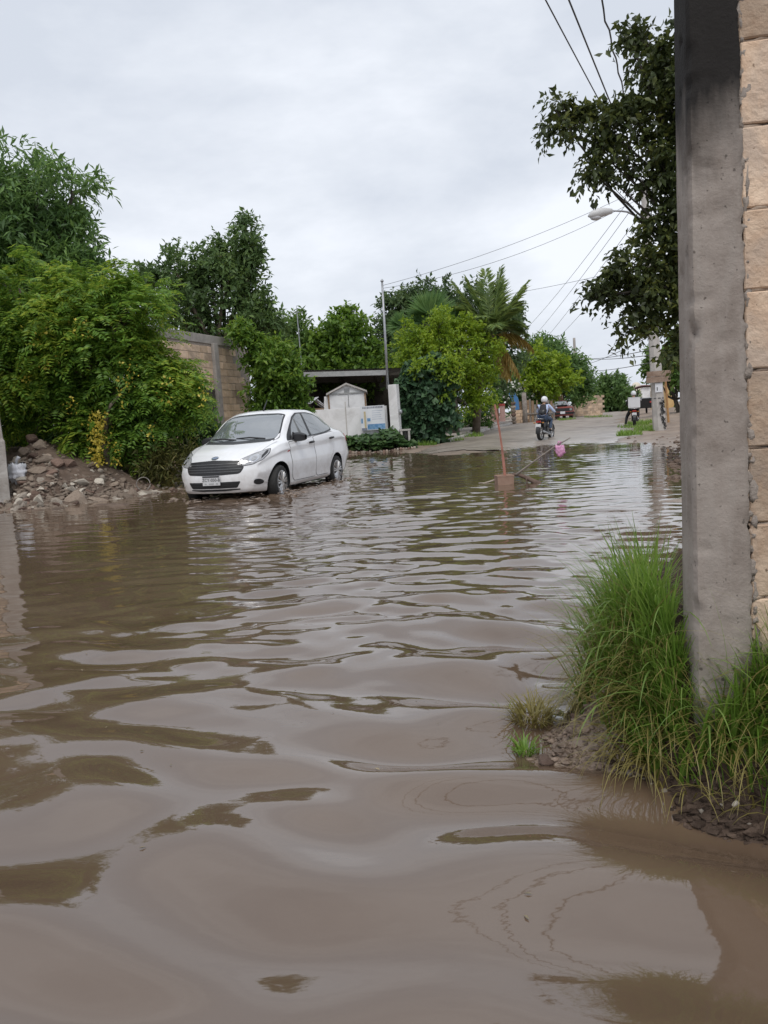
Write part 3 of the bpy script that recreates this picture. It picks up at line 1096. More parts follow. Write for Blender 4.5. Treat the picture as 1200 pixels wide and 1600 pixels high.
# L, M, N, O: down the street
tb = hit(868, 652)
p = Plant('spreading_tree', 'dark layered tree with spiky top behind the small lime one, by the red car', 'tree', ground_at(D(868, 640, 58)[0], 58), 'trees', 21)
for px, py, rp, n in ((860, 575, 42, 420), (835, 560, 28, 240), (890, 580, 26, 220), (905, 596, 17, 110), (885, 612, 32, 260), (820, 585, 30, 240), (808, 612, 30, 240), (850, 548, 18, 90), (875, 556, 16, 80),
                      (915, 583, 8, 30), (905, 612, 18, 100), (838, 625, 30, 200), (800, 580, 14, 70), (870, 545, 7, 25), (845, 540, 6, 20)):
    p.lobe(px, py, 58, rp, n, L=0.42, W=0.14, per=8, twig=0.8, droop=0.1, flat=0.85)
p.crown(G1)
p.trunk(M['dark_bark'], 0.3, 0.45)
p = Plant('lime_tree', 'small round lime green tree above the motorcyclist, in front of the dark layered one', 'tree', ground_at(D(857, 640, 52)[0], 52), 'trees', 22)
for px, py, rp, n in ((855, 580, 30, 340), (832, 592, 20, 180), (880, 592, 18, 150), (855, 604, 25, 240), (845, 568, 14, 80), (870, 572, 14, 80)):
    p.lobe(px, py, 52, rp, n, L=0.26, W=0.14, per=9, twig=0.5, droop=0.2)
p.crown(G3)
p.trunk(M['light_concrete'], 0.16, 0.35)
p = Plant('flowering_shrub', 'dark shrub dotted with white flowers above the timber fence', 'shrub', ground_at(D(815, 650, 53)[0], 53), 'shrubs', 23)
for px, py, rp, n in ((788, 608, 19, 220), (818, 604, 20, 240), (778, 618, 12, 120), (842, 612, 14, 120), (800, 616, 14, 110)):
    p.lobe(px, py, 52.5, rp, n, L=0.26, W=0.13, per=8, twig=0.45, droop=0.25)
p.crown(G1)
p.trunk(M['dark_bark'], 0.1, 0.4, 3, 0.5)
n = 120
c = np.array([D(805 + 26 * r_.normal(), 608 + 8 * r_.normal(), 51.6 + 0.2 * r_.normal()) for _ in range(n)])
p._push(*leaf_arrays(c, r_.normal(size=(n, 3)), r_.normal(size=(n, 3)), 0.16 + 0.08 * r_.random(n), 0.13 + 0.06 * r_.random(n)))
p.crown(WF, 'blossoms')
p = Plant('palm_bush', 'rounded green bush with a spiky top at the end of the street', 'bush', ground_at(D(955, 645, 85)[0], 85), 'shrubs', 24)
for px, py, rp, n in ((955, 615, 20, 260), (938, 630, 15, 160), (968, 632, 16, 170), (928, 642, 10, 70), (978, 625, 10, 70), (955, 598, 10, 60), (950, 640, 20, 160), (925, 622, 9, 50), (968, 598, 6, 20), (942, 600, 6, 20)):
    p.lobe(px, py, 85, rp, n, L=0.6, W=0.2, per=8, twig=0.9, droop=0.15)
p.crown(leafmat('leaf_far', (0.051, 0.098, 0.031), (0.087, 0.154, 0.044), (0.131, 0.210, 0.062)))
p.trunk(M['dark_bark'], 0.25, 0.4)
for k, (px, py, Y, rp, lab) in enumerate(((1055, 560, 42, 30, 'green tree with a crooked dark trunk behind the concrete utility pole'),)):
    p = Plant('crooked_tree', lab, 'tree', ground_at(D(1063, 648, Y)[0], Y), 'trees', 25)
    for q in ((1052, 565, 24, 240), (1066, 595, 22, 200), (1068, 540, 24, 200), (1034, 565, 12, 70), (1012, 552, 9, 40), (1015, 568, 8, 30), (1080, 570, 40, 300), (1025, 585, 8, 30), (1075, 635, 16, 90)):
        p.lobe(q[0], q[1], Y, q[2], q[3], L=0.30, W=0.15, per=8, twig=0.5, droop=0.4)
    p.crown(G5)
    p.trunk(M['dark_bark'], 0.14, 0.3)

# overhanging tree on the right
b = (7.9, 14.6)
p = Plant('overhanging_tree', 'dark large-leaved tree hanging out over the street behind the near column', 'tree', ground_at(*b), 'trees', 26)
for px, py, rp, n in ((868, 172, 20, 60), (905, 190, 28, 110), (945, 195, 36, 190), (990, 180, 32, 170), (940, 240, 26, 110), (922, 266, 18, 70), (950, 276, 14, 45), (1010, 120, 26, 130), (985, 60, 20, 60), (1015, 65, 22, 90),
                      (1030, 170, 36, 220), (1020, 240, 38, 230), (1045, 300, 34, 210), (1025, 350, 28, 150), (1040, 410, 40, 260), (985, 420, 24, 110), (960, 455, 26, 120), (930, 465, 18, 60), (1005, 460, 32, 170),
                      (1040, 480, 34, 200), (980, 515, 16, 45), (1050, 540, 18, 80), (1085, 100, 60, 420), (1090, 230, 70, 560), (1095, 370, 70, 560), (1095, 480, 50, 330), (1180, 200, 130, 800), (1180, 400, 120, 700), (1010, 505, 16, 50)):
    p.lobe(px, py, 13.6, rp, int(n * 0.66), L=0.135, W=0.075, per=7, twig=0.32, droop=0.55, gap=0.12, depth=0.9, lump=0.5)
p.crown(G4)
p.trunk(M['dark_bark'], 0.065, 0.62, 2, limbs=5)

# D: vine over the end of the block wall
b = D(430, 660, 23)
p = Plant('vine', 'green climbing vine heaped over the end of the block wall behind the car', 'vine', ground_at(b[0], 23), None, 27)
for px, py, rp, n in ((412, 566, 30, 280), (430, 600, 40, 420), (455, 590, 26, 220), (432, 560, 30, 260), (410, 650, 26, 190), (450, 652, 28, 200), (388, 533, 16, 100), (376, 520, 10, 50), (470, 612, 20, 140), (418, 622, 26, 200), (440, 635, 30, 220), (372, 522, 9, 40), (405, 545, 16, 90)):
    p.lobe(px, py, 22.6, rp, n, L=0.17, W=0.07, per=9, twig=0.35, droop=0.4, depth=0.7)
p.crown(G7)
p.trunk(M['dark_bark'], 0.04, 0.4, 3, 0.5)
# H: broad-leaved vine beside the carport
tb = hit(665, 692)
YH = float(tb[1]) - 0.4
p = Plant('vine', 'dark broad-leaved vine hanging in a curtain beside the white gate pillar', 'vine', tb, None, 28)
for px, py, rp, n in ((662, 592, 22, 190), (648, 632, 24, 240), (682, 622, 20, 190), (662, 662, 24, 240), (694, 592, 18, 120), (634, 605, 13, 80), (638, 655, 14, 90), (684, 574, 15, 80), (655, 690, 14, 80), (690, 655, 16, 110), (670, 612, 24, 220), (645, 584, 10, 40), (702, 612, 13, 70), (678, 688, 14, 70), (650, 612, 18, 120)):
    p.lobe(px, py, YH, rp, n, L=0.24, W=0.22, per=6, twig=0.35, droop=0.8, up=0.3, depth=0.6)
p.crown(G6)
for px, py, rp, n in ((690, 600, 15, 90), (672, 572, 14, 80), (700, 575, 16, 110), (652, 578, 10, 40)):
    p.lobe(px, py, YH - .25, rp, n, L=0.14, W=0.08, per=8, twig=0.35, droop=0.4)
p.crown(G3, 'young_leaves')
p.trunk(M['dark_bark'], 0.05, 0.5, 3, 0.4)


# palms
def frond(base, az, el, length, sag, w, m, root, name='frond', n=26, dead=False, r=None):
    V, Q, cnt = [], [], 0
    mb = MB()
    pts = []
    d0 = np.array([math.cos(az) * math.cos(el), math.sin(az) * math.cos(el), math.sin(el)])
    for i in range(n + 1):
        t = i / n
        pts.append(np.array(base) + d0 * length * t + np.array([0, 0, -1]) * sag * length * t ** 2.2)
    pts = np.array(pts)
    mb.tube(pts, [(0.016 if dead else 0.03) * (1 - 0.85 * i / n) for i in range(n + 1)], 5, False)
    T = np.gradient(pts, axis=0)
    T = unit(T)
    side = unit(np.cross(T, np.array([0, 0, 1.0])))
    nn = np.cross(side, T)
    for i in range(3, n + 1):
        t = i / n
        l_ = w * (0.35 + 0.75 * math.sin(PI * min(1, 0.12 + 0.86 * t)))
        for q in range(2):
            for s in (-1, 1):
                pos = pts[i] - T[i] * length / n * 0.5 * q
                ax = side[i] * s * 0.8 + T[i] * 0.75 + np.array([0, 0, -0.12 - 0.85 * dead]) + r.normal(size=3) * 0.1
                V_, Q_ = leaf_arrays(pos[None], ax[None], (nn[i] + r.normal(size=3) * .15)[None], [l_ * (0.7 + .5 * r.random())], [0.085])
                V.append(V_)
                Q.append(Q_ + cnt)
                cnt += 4
    V, Q = np.concatenate(V), np.concatenate(Q)
    k = len(V)
    V = np.concatenate([V, np.array(mb.v)])
    tri = []
    for f in mb.f:
        tri.append((f[0] + k, f[1] + k, f[2] + k))
        tri.append((f[0] + k, f[2] + k, f[3] + k))
    Q = np.concatenate([Q, np.array(tri)])
    return link(name, fast_mesh(name, V, Q, m, False, 3), root)


YP = 35.0
pc = D(768, 522, YP)
pr = thing('coconut_palm', 'coconut palm with upright fronds and yellowing ones hanging on its right', 'palm tree', ground_at(pc[0] - 0.95, YP), 0, 'trees')
rb = np.array(pr.location)
rr = np.random.default_rng(3)
hgt = pc[2] - rb[2]
mb = MB()
mb.tube([(0, 0, -0.3), (0.25, 0, hgt * 0.4), (0.6, 0, hgt * 0.75), tuple(pc - rb)], [0.20, 0.15, 0.13, 0.12], 10)
mb.build('trunk', M['bark'], pr, True)
c0 = pc - rb
for az, el, ln, sg, dd in ((2.75, 1.02, 3.2, 0.08, 0), (1.75, 1.42, 3.0, 0.04, 0), (0.3, 1.38, 3.05, 0.05, 0), (0.1, 0.98, 3.1, 0.12, 0), (2.9, 1.25, 3.2, 0.15, 0), (0.9, 1.2, 2.9, 0.1, 0), (3.3, 0.9, 2.6, 0.3, 0), (0.0, 0.95, 2.6, 0.12, 0),
                           (-0.9, 0.9, 2.4, 0.4, 0), (-2.0, 0.9, 2.2, 0.5, 0), (-1.6, 0.6, 2.0, 0.5, 0), (3.5, 0.35, 2.4, 0.5, 0), (1.2, 1.2, 2.8, .15, 0), (2.4, 1.0, 2.9, .3, 0), (0.5, 0.9, 2.7, .25, 0), (2.9, 1.25, 2.7, .12, 0), (0.15, 0.5, 1.9, 0.55, 0), (1.5, 0.9, 2.6, 0.3, 0), (-0.25, 0.75, 2.1, 0.6, 0)):
    frond(c0, az, el, ln, sg, 0.75, GP, pr, r=rr)
for az, el, ln, sg in ((0.05, 0.45, 1.9, 0.75), (-0.5, -0.75, 1.5, 0.5), (-0.9, -1.1, 1.7, 0.2)):
    o = frond(c0 + np.array([.1, 0, -.1]), az, el, ln, sg, 0.85, GD, pr, dead=True, r=rr)
    o['label'] = 'yellowed hanging frond'
# fan palm behind the lime tree
fp = D(668, 520, 36)
fr = thing('fan_palm', 'fan palm with round pleated leaves poking up behind the lime tree', 'palm tree', ground_at(fp[0], 36), 0, 'trees')
rb = np.array(fr.location)
mb = MB()
mb.tube([(0, 0, -0.3), (0.03, 0, (fp[2] - rb[2]) * .5), tuple(fp - rb)], [0.2, 0.16, 0.13], 9)
mb.build('trunk', M['bark'], fr, True)
for px, py, rp, a0, a1 in ((672, 492, 44, 0.25, 2.9), (640, 540, 34, 1.9, 4.3), (660, 505, 36, 0.9, 3.6), (700, 505, 34, -0.2, 2.2), (628, 510, 26, 1.4, 3.7), (690, 530, 30, -0.8, 1.5)):
    c = D(px, py, 35.6 + random.uniform(-.4, .4)) - rb
    R_ = rp * 36 / F
    n = 34
    aa = np.linspace(a0, a1, n)
    ax = np.stack([np.cos(aa), np.full(n, -0.25) + 0.1 * rr.normal(size=n), np.sin(aa)], -1)
    V, Q = leaf_arrays(np.repeat(c[None], n, 0), ax, np.stack([np.zeros(n), -np.ones(n), np.full(n, .4)], -1), R_ * (0.85 + .2 * rr.random(n)), np.full(n, R_ * 0.13))
    o = link('fan_leaf', fast_mesh('fan_leaf', V, Q, leafmat('leaf_fan', (0.058, 0.119, 0.037), (0.087, 0.168, 0.050), (0.131, 0.210, 0.062), trans=0.3) if 'leaf_fan' not in bpy.data.materials else bpy.data.materials['leaf_fan'], False, 3), fr)
    mb = MB()
    mb.tube([tuple(fp - rb), tuple((fp - rb + c) / 2 + np.array([0, 0, .1])), tuple(c)], 0.02, 5)
    mb.build('leaf_stalk', M['bark'], o)
#SECTION_END_TREES

# ------------------------------------------------------------------ block wall on the left, seen past the car
M['left_block'] = mat('left_block', (0.58, 0.42, 0.285), (0.68, 0.52, 0.38), 0.9, 6, 0.5, 40, c3=(0.33, 0.26, 0.205), s3=1.1, island='obj')
A_, B_ = D(236, 517, 19.3), D(395, 640, 24.0)
A_[2] = T1(A_[0], A_[1])
ang = math.atan2(B_[1] - A_[1], B_[0] - A_[0])
Lw = math.hypot(B_[0] - A_[0], B_[1] - A_[1])
lw = thing('block_wall', 'weathered tan block garden wall topped by a concrete beam, half hidden by the feathery tree', 'wall', (A_[0], A_[1], A_[2] - 0.05), ang)
Hw = D(300, 522, 21.0)[2] - A_[2] - 0.12
MB().box((Lw / 2, 0.075, Hw / 2 - 0.2), (Lw - 0.02, 0.126, Hw + 0.4)).build('mortar', M['mortar'], lw)
lb = [block_mesh('block', M['left_block'], 0.385, 0.15, 0.187, 40 + s, 0.004, 5, 3) for s in range(4)]
rows = int(Hw / 0.2)
for r in range(rows):
    x = 0.2 if r % 2 == 0 else 0.4
    while x + 0.2 < Lw - 0.15 * max(0, r - rows + 6):
        o = link('block', lb[(r * 5 + int(x * 7)) % 4], lw, (x, 0.075 + random.uniform(-.005, .003), 0.1 + 0.2 * r))
        x += 0.397
MB().box((Lw / 2 - 0.4, 0.075, Hw + 0.10), (Lw - 0.6, 0.19, 0.24)).build('cap_beam', M['concrete'], lw, bevel=0.012)
s_ = (D(341, 640, 22.0)[0] - A_[0]) / math.cos(ang)
MB().box((s_, 0.02, Hw / 2), (0.24, 0.24, Hw)).build('post', M['concrete'], lw, bevel=0.015)
# dark flat panel standing in for the shaded doorway opening beside that post
MB().box((s_ - 0.62, -0.012, 1.0), (0.94, 0.02, 2.05)).build('door', M['dark_bark'], lw)

# concrete post and wall at the left margin
pb = np.array([D(21, 785, 13.5)[0] - 0.205, 13.5])
lp = thing('wall_column', 'worn grey concrete column standing at the water on the far left, chipped white along its edge', 'column', (pb[0], pb[1], -0.25), math.radians(24))
c_ = MB()
zs = np.arange(0, 3.75, 0.05)
A = []
for z in zs:
    k = 0.155 + 0.012 * vnoise(np.array([[z * 2.2, 1.0]]), 4)[0] - (0.02 if z > 1.45 else 0)
    A.append([(-k, -k, z), (k, -k, z), (k, k, z), (-k, k, z), (-k, -k, z)])
c_.grid(np.array(A, float)).build('shaft', mat('old_concrete', (0.25, 0.22, 0.195), (0.36, 0.33, 0.30), 0.9, 4, 0.6, 30, c3=(0.55, 0.53, 0.5), s3=2.4, f3=0.6), lp)
lw2 = thing('block_wall', 'pinkish block wall running off the left edge from the worn column', 'wall', (pb[0] - 0.16, pb[1] - 0.02, -0.22), math.radians(24) + PI)
MB().box((3.0, 0, 1.45), (6.0, 0.126, 3.2)).build('mortar', M['mortar'], lw2)
for r in range(15):
    x = 0.2 if r % 2 == 0 else 0.4
    while x < 5.8:
        link('block', lb[(r * 3 + int(x * 5)) % 4], lw2, (x, random.uniform(-.004, .004), 0.3 + 0.2 * r))
        x += 0.397

# ------------------------------------------------------------------ rubble heap
yf = lambda x: np.interp(x, [-8, -7.2, -5.9, -5.2, -4.3, -3.9], [13.9, 13.7, 12.55, 13.1, 14.3, 15.0])
cr_px = [(15, 700), (40, 688), (60, 692), (100, 712), (150, 730), (200, 748), (250, 770)]
crx = [D(a, b, 14.6)[0] for a, b in cr_px]
crz = [max(0.02, D(a, b, 14.6)[2]) for a, b in cr_px]


def rub(x, y):
    return np.interp(x, crx, crz) * smooth((y - yf(x) + 0.08) / 1.9) - 0.03


heap = thing('rubble_heap', 'heap of broken stone and soil under the feathery tree at the water edge', 'rubble', (-5.6, 14.2, 0))
hx, hy = np.meshgrid(np.arange(-8.2, -3.8, 0.07), np.arange(12.2, 17.2, 0.07))
hz = rub(hx, hy) + 0.05 * fbm(np.stack([hx, hy], -1) * 3, 8, 3)
M['soil'] = mat('soil', (0.11, 0.075, 0.055), (0.18, 0.13, 0.10), 0.95, 9, 0.9, 45, c3=(0.07, 0.05, 0.04), s3=1.5)
MB().grid(np.stack([hx + 5.6, hy - 14.2, hz], -1)).build('soil', M['soil'], heap, True)
stone_mats = [mat('stone_a', (0.23, 0.175, 0.135), (0.33, 0.265, 0.21), 0.9, 7, 0.6, 40, obj=True, island='obj'),
              mat('stone_b', (0.28, 0.235, 0.195), (0.39, 0.34, 0.285), 0.9, 7, 0.6, 40, obj=True, island='obj'),
              mat('stone_c', (0.165, 0.105, 0.08), (0.235, 0.16, 0.125), 0.9, 7, 0.6, 40, obj=True, island='obj'),
              mat('stone_pale', (0.46, 0.41, 0.34), (0.56, 0.51, 0.44), 0.85, 7, 0.5, 40, obj=True, island='obj')]


def stone_mesh(seed, m):
    bm = bmesh.new()
    bmesh.ops.create_icosphere(bm, subdivisions=2, radius=1)
    rs = random.Random(seed)
    for _ in range(13):                      # knock flat faces off it
        nrm = Vector((rs.gauss(0, 1), rs.gauss(0, 1), rs.gauss(0, 1))).normalized()
        h = rs.uniform(0.42, 0.8)
        for v in bm.verts:
            d = v.co.dot(nrm) - h
            if d > 0:
                v.co -= nrm * d
    P = np.array([v.co[:] for v in bm.verts])
    nn = fbm(P * 2.5 + seed, seed, 2)
    for v, a in zip(bm.verts, nn):
        v.co *= 1 + 0.06 * a
    me = bpy.data.meshes.new('stone')
    bm.to_mesh(me)
    bm.free()
    me.materials.append(m)
    return me


stones = [stone_mesh(i, stone_mats[(0, 1, 2, 0, 1, 2, 3, 0)[i % 8]]) for i in range(16)]
rs = random.Random(4)


def put_stone(x, y, z, s, me=None, rot=None):
    o = link('stone', me or rs.choice(stones), heap, (x + 5.6, y - 14.2, z))
    o.scale = s
    o.rotation_euler = rot or (rs.uniform(-.5, .5), rs.uniform(-.5, .5), rs.uniform(0, 6.28))


for px, py, Y, s, k in ((70, 712, 14.1, (.34, .20, .13), 0), (62, 738, 13.8, (.36, .20, .12), 3), (92, 735, 14.0, (.24, .2, .16), 2), (110, 728, 14.2, (.26, .2, .2), 5), (58, 768, 13.0, (.19, .17, .17), 6),
                        (118, 776, 13.3, (.33, .26, .2), 0), (36, 786, 12.95, (.15, .13, .11), 1), (40, 700, 14.5, (.28, .2, .15), 3), (62, 690, 14.6, (.2, .2, .16), 0), (25, 705, 14.4, (.2, .2, .16), 4),
                        (88, 772, 13.1, (.2, .16, .11), 1), (205, 752, 14.2, (.2, .17, .15), 0), (185, 780, 13.7, (.19, .12, .06), 6), (155, 778, 13.5, (.28, .17, .1), 3), (80, 718, 14.0, (.16, .12, .11), 6),
                        (62, 757, 13.3, (.2, .13, .04), 6), (20, 690, 14.6, (.16, .16, .16), 6), (100, 752, 13.6, (.12, .1, .1), 6), (32, 770, 13.3, (.2, .16, .14), 4), (50, 683, 14.9, (.24, .2, .16), 2)):
    c = D(px, py, Y)
    s = tuple(v * rs.uniform(.68, .85) for v in s)
    put_stone(c[0], c[1], rub(c[0], c[1]) + s[2] * .35, s, stones[k], (rs.uniform(-.3, .3), rs.uniform(-.3, .3), rs.uniform(-.5, .5)))
n_ = 0
while n_ < 262:
    x = rs.uniform(-6.75, -3.95)
    y = float(yf(x)) + abs(rs.gauss(0, 0.9)) - 0.05
    if y > 16.3:
        continue
    q = 0.03 + 0.095 * rs.random() ** 2.4
    put_stone(x, y, float(rub(x, y)) + q * 0.25, (q * rs.uniform(.9, 1.6), q * rs.uniform(.8, 1.2), q * rs.uniform(.5, .95)))
    n_ += 1
mb = MB()
for _ in range(2600):
    x = rs.uniform(-6.75, -3.7)
    y = float(yf(x)) + abs(rs.gauss(0, 0.8)) - 0.1
    q = 0.01 + 0.03 * rs.random() ** 2
    mb.blob((x + 5.6, y - 14.2, float(rub(x, y)) + q * .4), (q * 1.3, q, q * .7), _ % 40, 0.5, 1.5, 1)
o = mb.build('gravel', stone_mats[0], heap)
o['kind'] = 'stuff'
# plastic bag and hoop thrown on the heap
bp = D(27, 738, 13.9)
bag = thing('plastic_bag', 'knotted white plastic bag lying among the stones beside the left column', 'bag', bp)


def bag_mesh(mb, s, seed, c=(0, 0, 0)):
    bm = bmesh.new()
    bmesh.ops.create_icosphere(bm, subdivisions=4, radius=1)
    V = np.array([v.co[:] for v in bm.verts])
    Fs = [tuple(v.index for v in f.verts) for f in bm.faces]
    bm.free()
    a = 1.5 * np.abs(vnoise(V * 2.3 + seed, seed)) + 0.9 * np.abs(vnoise(V * 5.1 + seed, seed + 1)) - .25
    th = np.arctan2(V[:, 1], V[:, 0])
    pleat = 0.06 * np.sin(th * 9 + 3 * V[:, 2]) * smooth(V[:, 2] * 0.9 + 0.2)
    r = 1 + 0.3 * a - 0.1 + pleat
    r = r * np.where(V[:, 2] > 0.55, 1 - 0.55 * smooth((V[:, 2] - 0.55) / 0.35), 1)
    V = V * r[:, None]
    V[:, 2] += 0.35 * smooth((V[:, 2] - 0.3) / 0.5)
    return mb.add(V * np.array(s) + np.array(c), Fs)


bag_mesh(MB(), (.155, .15, .19), 3).build('sack', M['bag_white'], bag, True)
MB().tube([(0, 0, .16), (.01, 0, .22), (.05, 0, .27), (.07, .02, .25)], [.03, .025, .035, .02], 7).build('knot', M['bag_white'], bag, True)
hp = D(224, 756, 14.1)
hoop = thing('wire_hoop', 'thin pale hoop of cut pipe standing at the right foot of the rubble', 'hoop', hp, 0.4)
MB().tube([(0.12 * math.cos(a), 0.02 * math.sin(2 * a), 0.12 * math.sin(a)) for a in np.linspace(-1.2, 4.2, 22)], 0.009, 7).build('ring', M['concrete'], hoop, True)

# ------------------------------------------------------------------ carport, shed, white wall
YC = 30.4
a0, a1 = D(455, 579, YC + 0.3), D(652, 574, YC - 0.3)
M['sheet'] = mat('roof_sheet', (0.20, 0.20, 0.20), (0.30, 0.295, 0.29), 0.6, 3, 0.2, 20, c3=(0.16, 0.10, 0.07), s3=1.2, f3=0.5)
cp = thing('carport', 'open carport with a grey corrugated sheet roof and beam over the white shed', 'carport', (a0[0], a0[1], 0.0))
o0 = np.array([a0[0], a0[1], 0])
dx = a1 - a0
nr = 60
rowsA = []
for t in (0, 1):
    line = []
    for i in range(nr * 3 + 1):
        u = i / (nr * 3)
        p_ = a0 + dx * u + np.array([0.15 * t, 6.0 * t, -0.25 * t]) - o0
        line.append((p_[0], p_[1], p_[2] + 0.018 * math.sin(u * nr * 2 * PI)))
    rowsA.append(line)
up_ = np.array(rowsA)
dn_ = up_[::-1] - np.array([0, 0, 0.02])
MB().grid(up_).grid(dn_).build('roof', M['sheet'], cp, True)


def beam(mb, p, q, w, h):
    p, q = Vector(p), Vector(q)
    d = q - p
    rot = d.to_track_quat('X', 'Z').to_matrix()
    return mb.box((p + q) / 2, (d.length, w, h), rot)


b1 = D(607, 582, YC - 0.12)
b0 = D(458, 586, YC + 0.28)
beam(MB(), b0 - o0, b1 - o0, 0.10, 0.19).build('beam', M['grey_paint'], cp)
beam(MB(), D(650, 580, YC - .2) - o0, D(607, 584, YC - 0.0) - o0, 0.10, 0.12).build('beam', M['dark_bark'], cp)
for k in range(4):
    p_ = a0 + dx * (0.06 + 0.3 * k) - o0
    beam(MB(), p_ + np.array([0, .1, -.1]), p_ + np.array([0.1, 5.8, -.33]), 0.06, 0.10).build('rafter', M['dark_bark'], cp)
for u, v in ((0.0, 0.4), (0.03, 5.7), (0.97, 5.7), (0.5, 5.7)):
    p_ = a0 + dx * u - o0
    g = T1(p_[0] + o0[0], p_[1] + o0[1] + v)
    MB().box((p_[0], p_[1] + v, (p_[2] + g) / 2 - 0.12), (0.1, 0.1, p_[2] - g - 0.1)).build('post', M['dark_bark'], cp)
bwl = thing('shade_screen', 'added dark board screen making the black shade at the back of the carport', 'wall', (a0[0] - 0.6, a0[1] + 6.3, 0.2))  # dark boards added to give the carport its black interior
x = 0.0
while x < 7.6:
    w = random.uniform(0.14, 0.2)
    MB().box((x + w / 2, random.uniform(-.006, .006), 1.35), (w + 0.006, 0.03 + random.uniform(0, .01), 3.0 + random.uniform(-.04, .04))).build('plank', M['dark_bark'], bwl)
    x += w

swl = thing('shade_screen', 'added dark board screen deepening the shade on the left of the carport', 'wall', (a0[0] - 0.3, a0[1] + .9, 0.2), PI / 2)  # more dark boards added, closing the open side to keep the interior black
x = 0.0
while x < 5.2:
    w = random.uniform(0.14, 0.2)
    MB().box((x + w / 2, random.uniform(-.006, .006), 1.3), (w + .006, 0.03 + random.uniform(0, .01), 2.8)).build('plank', M['dark_bark'], swl)
    x += w

# white front wall with banner
gz = T1(*D(560, 690, 28.8)[:2]) - 0.1
wl, wr_ = D(440, 644, 29.4), D(604, 634, 28.6)
fw = thing('garden_wall', 'low white rendered wall in front of the shed, carrying the blue and white banner', 'wall', (wl[0], wl[1], gz), math.atan2(wr_[1] - wl[1], wr_[0] - wl[0]))
Lf = math.hypot(*(wr_ - wl)[:2])
hL, hR = wl[2] - gz, wr_[2] - gz
mb = MB().prism([(0, -0.4), (Lf, -0.4), (Lf, hR), (0, hL)], -0.075, 0.075, 'y')
mb.build('panel', M['white_wall'], fw, bevel=0.01)
MB().box((Lf * 0.62, -0.082, hR * 0.5), (0.03, 0.02, hR + .5)).build('joint', M['light_concrete'], fw)
# banner: everything printed on it is flat
bx0, bx1 = D(563, 640, 28.75), D(601, 640, 28.6)
bz0, bz1 = D(582, 672, 28.6)[2], D(582, 634, 28.6)[2]
bn = thing('banner', 'creased white vinyl banner with blue pictures tied to the white wall', 'banner', (bx0[0], bx0[1] - 0.17, bz0), math.atan2(wr_[1] - wl[1], wr_[0] - wl[0]))
bw, bh = float(np.hypot(*(bx1 - bx0)[:2])), float(bz1 - bz0)


def flat(mb, x0, x1, z0, z1, y, wob=0.012, n=14):
    A = []
    for z in np.linspace(z0, z1, 8):
        A.append([(x, y + wob * math.sin(7 * x + 5 * z), z) for x in np.linspace(x0, x1, n)])
    return mb.grid(np.array(A))


flat(MB(), 0, bw, 0, bh, 0).build('sheet', mat('vinyl', (0.66, 0.68, 0.72), (0.74, 0.76, 0.79), 0.45, 4), bn, True)
blu = mat('print_blue', (0.07, 0.20, 0.42), (0.25, 0.42, 0.60), 0.45, 14)
ink = mat('print_ink', (0.16, 0.17, 0.22), (0.22, 0.23, 0.28), 0.5, 10)
pal = mat('print_pale', (0.42, 0.47, 0.56), (0.52, 0.56, 0.63), 0.5, 10)
mb = MB()
flat(mb, bw * .26, bw * .99, bh * .03, bh * .25, -0.004)
flat(mb, bw * .26, bw * .40, bh * .37, bh * .50, -0.004)
flat(mb, 0.005, bw * .08, bh * .30, bh * .50, -0.004)
mb.build('picture', blu, bn, True)
mb = MB()
flat(mb, bw * .14, bw * .22, bh * .10, bh * .78, -0.004)
mb.build('picture', mat('print_buff', (0.50, 0.40, 0.22), (0.62, 0.55, 0.38), 0.5, 18), bn, True)
mb = MB()
flat(mb, 0.02, bw * .24, 0.004, bh * .10, -0.005)
mb.build('picture', ink, bn, True)
mb = MB()
x = bw * .10
while x < bw * .94:
    w = random.uniform(.025, .05)
    flat(mb, x, x + w, bh * .89, bh * .97, -0.004, n=3)
    x += w + 0.022
mb.build('heading', ink, bn, True)
mb = MB()
for r in range(5):
    z = bh * (.80 - .085 * r)
    x1 = bw * random.uniform(.75, .93)
    flat(mb, bw * .47, x1, z - bh * .025, z, -0.004)
mb.build('text_line', pal, bn, True)

# shed with gable
sY = 30.0
s0, s1, sa = D(513, 617, sY), D(570, 612, sY), D(541, 601, sY)
sg = T1(s0[0], sY) - 0.1
sh = thing('shed', 'small white gabled shed with a vent under its peak, behind the white wall', 'shed', (s0[0], sY, sg))
W_ = s1[0] - s0[0]
e0, e1, ea = s0[2] - sg, s1[2] - sg, sa[2] - sg
ax_ = sa[0] - s0[0]
MB().prism([(0, 0), (W_, 0), (W_, e1), (ax_, ea), (0, e0)], 0, 3.0, 'y').build('walls', M['white_wall'], sh)
MB().prism([(-0.08, e0 - 0.02), (ax_, ea + 0.0), (ax_, ea + 0.07), (-0.08, e0 + 0.05)], -0.12, 3.1, 'y').build('roof', M['light_concrete'], sh)
MB().prism([(W_ + 0.08, e1 - 0.02), (ax_, ea + 0.0), (ax_, ea + 0.07), (W_ + 0.08, e1 + 0.05)], -0.12, 3.1, 'y').build('roof', M['light_concrete'], sh)
MB().box((W_ / 2, -0.02, e0 + 0.02), (W_ + .05, 0.04, 0.05)).build('trim', M['grey_paint'], sh)
for x_ in (0.0, W_):
    MB().box((x_, -0.012, e1 / 2), (0.06, 0.05, e1)).build('corner_post', M['wood'], sh)
MB().box((ax_, -0.014, ea - .23), (0.21, 0.03, 0.17)).build('vent', M['grey_paint'], sh)
for k in range(4):
    MB().box((ax_, -0.034, ea - .29 + .04 * k), (0.18, 0.012, 0.012)).build('louvre', M['steel'], sh)
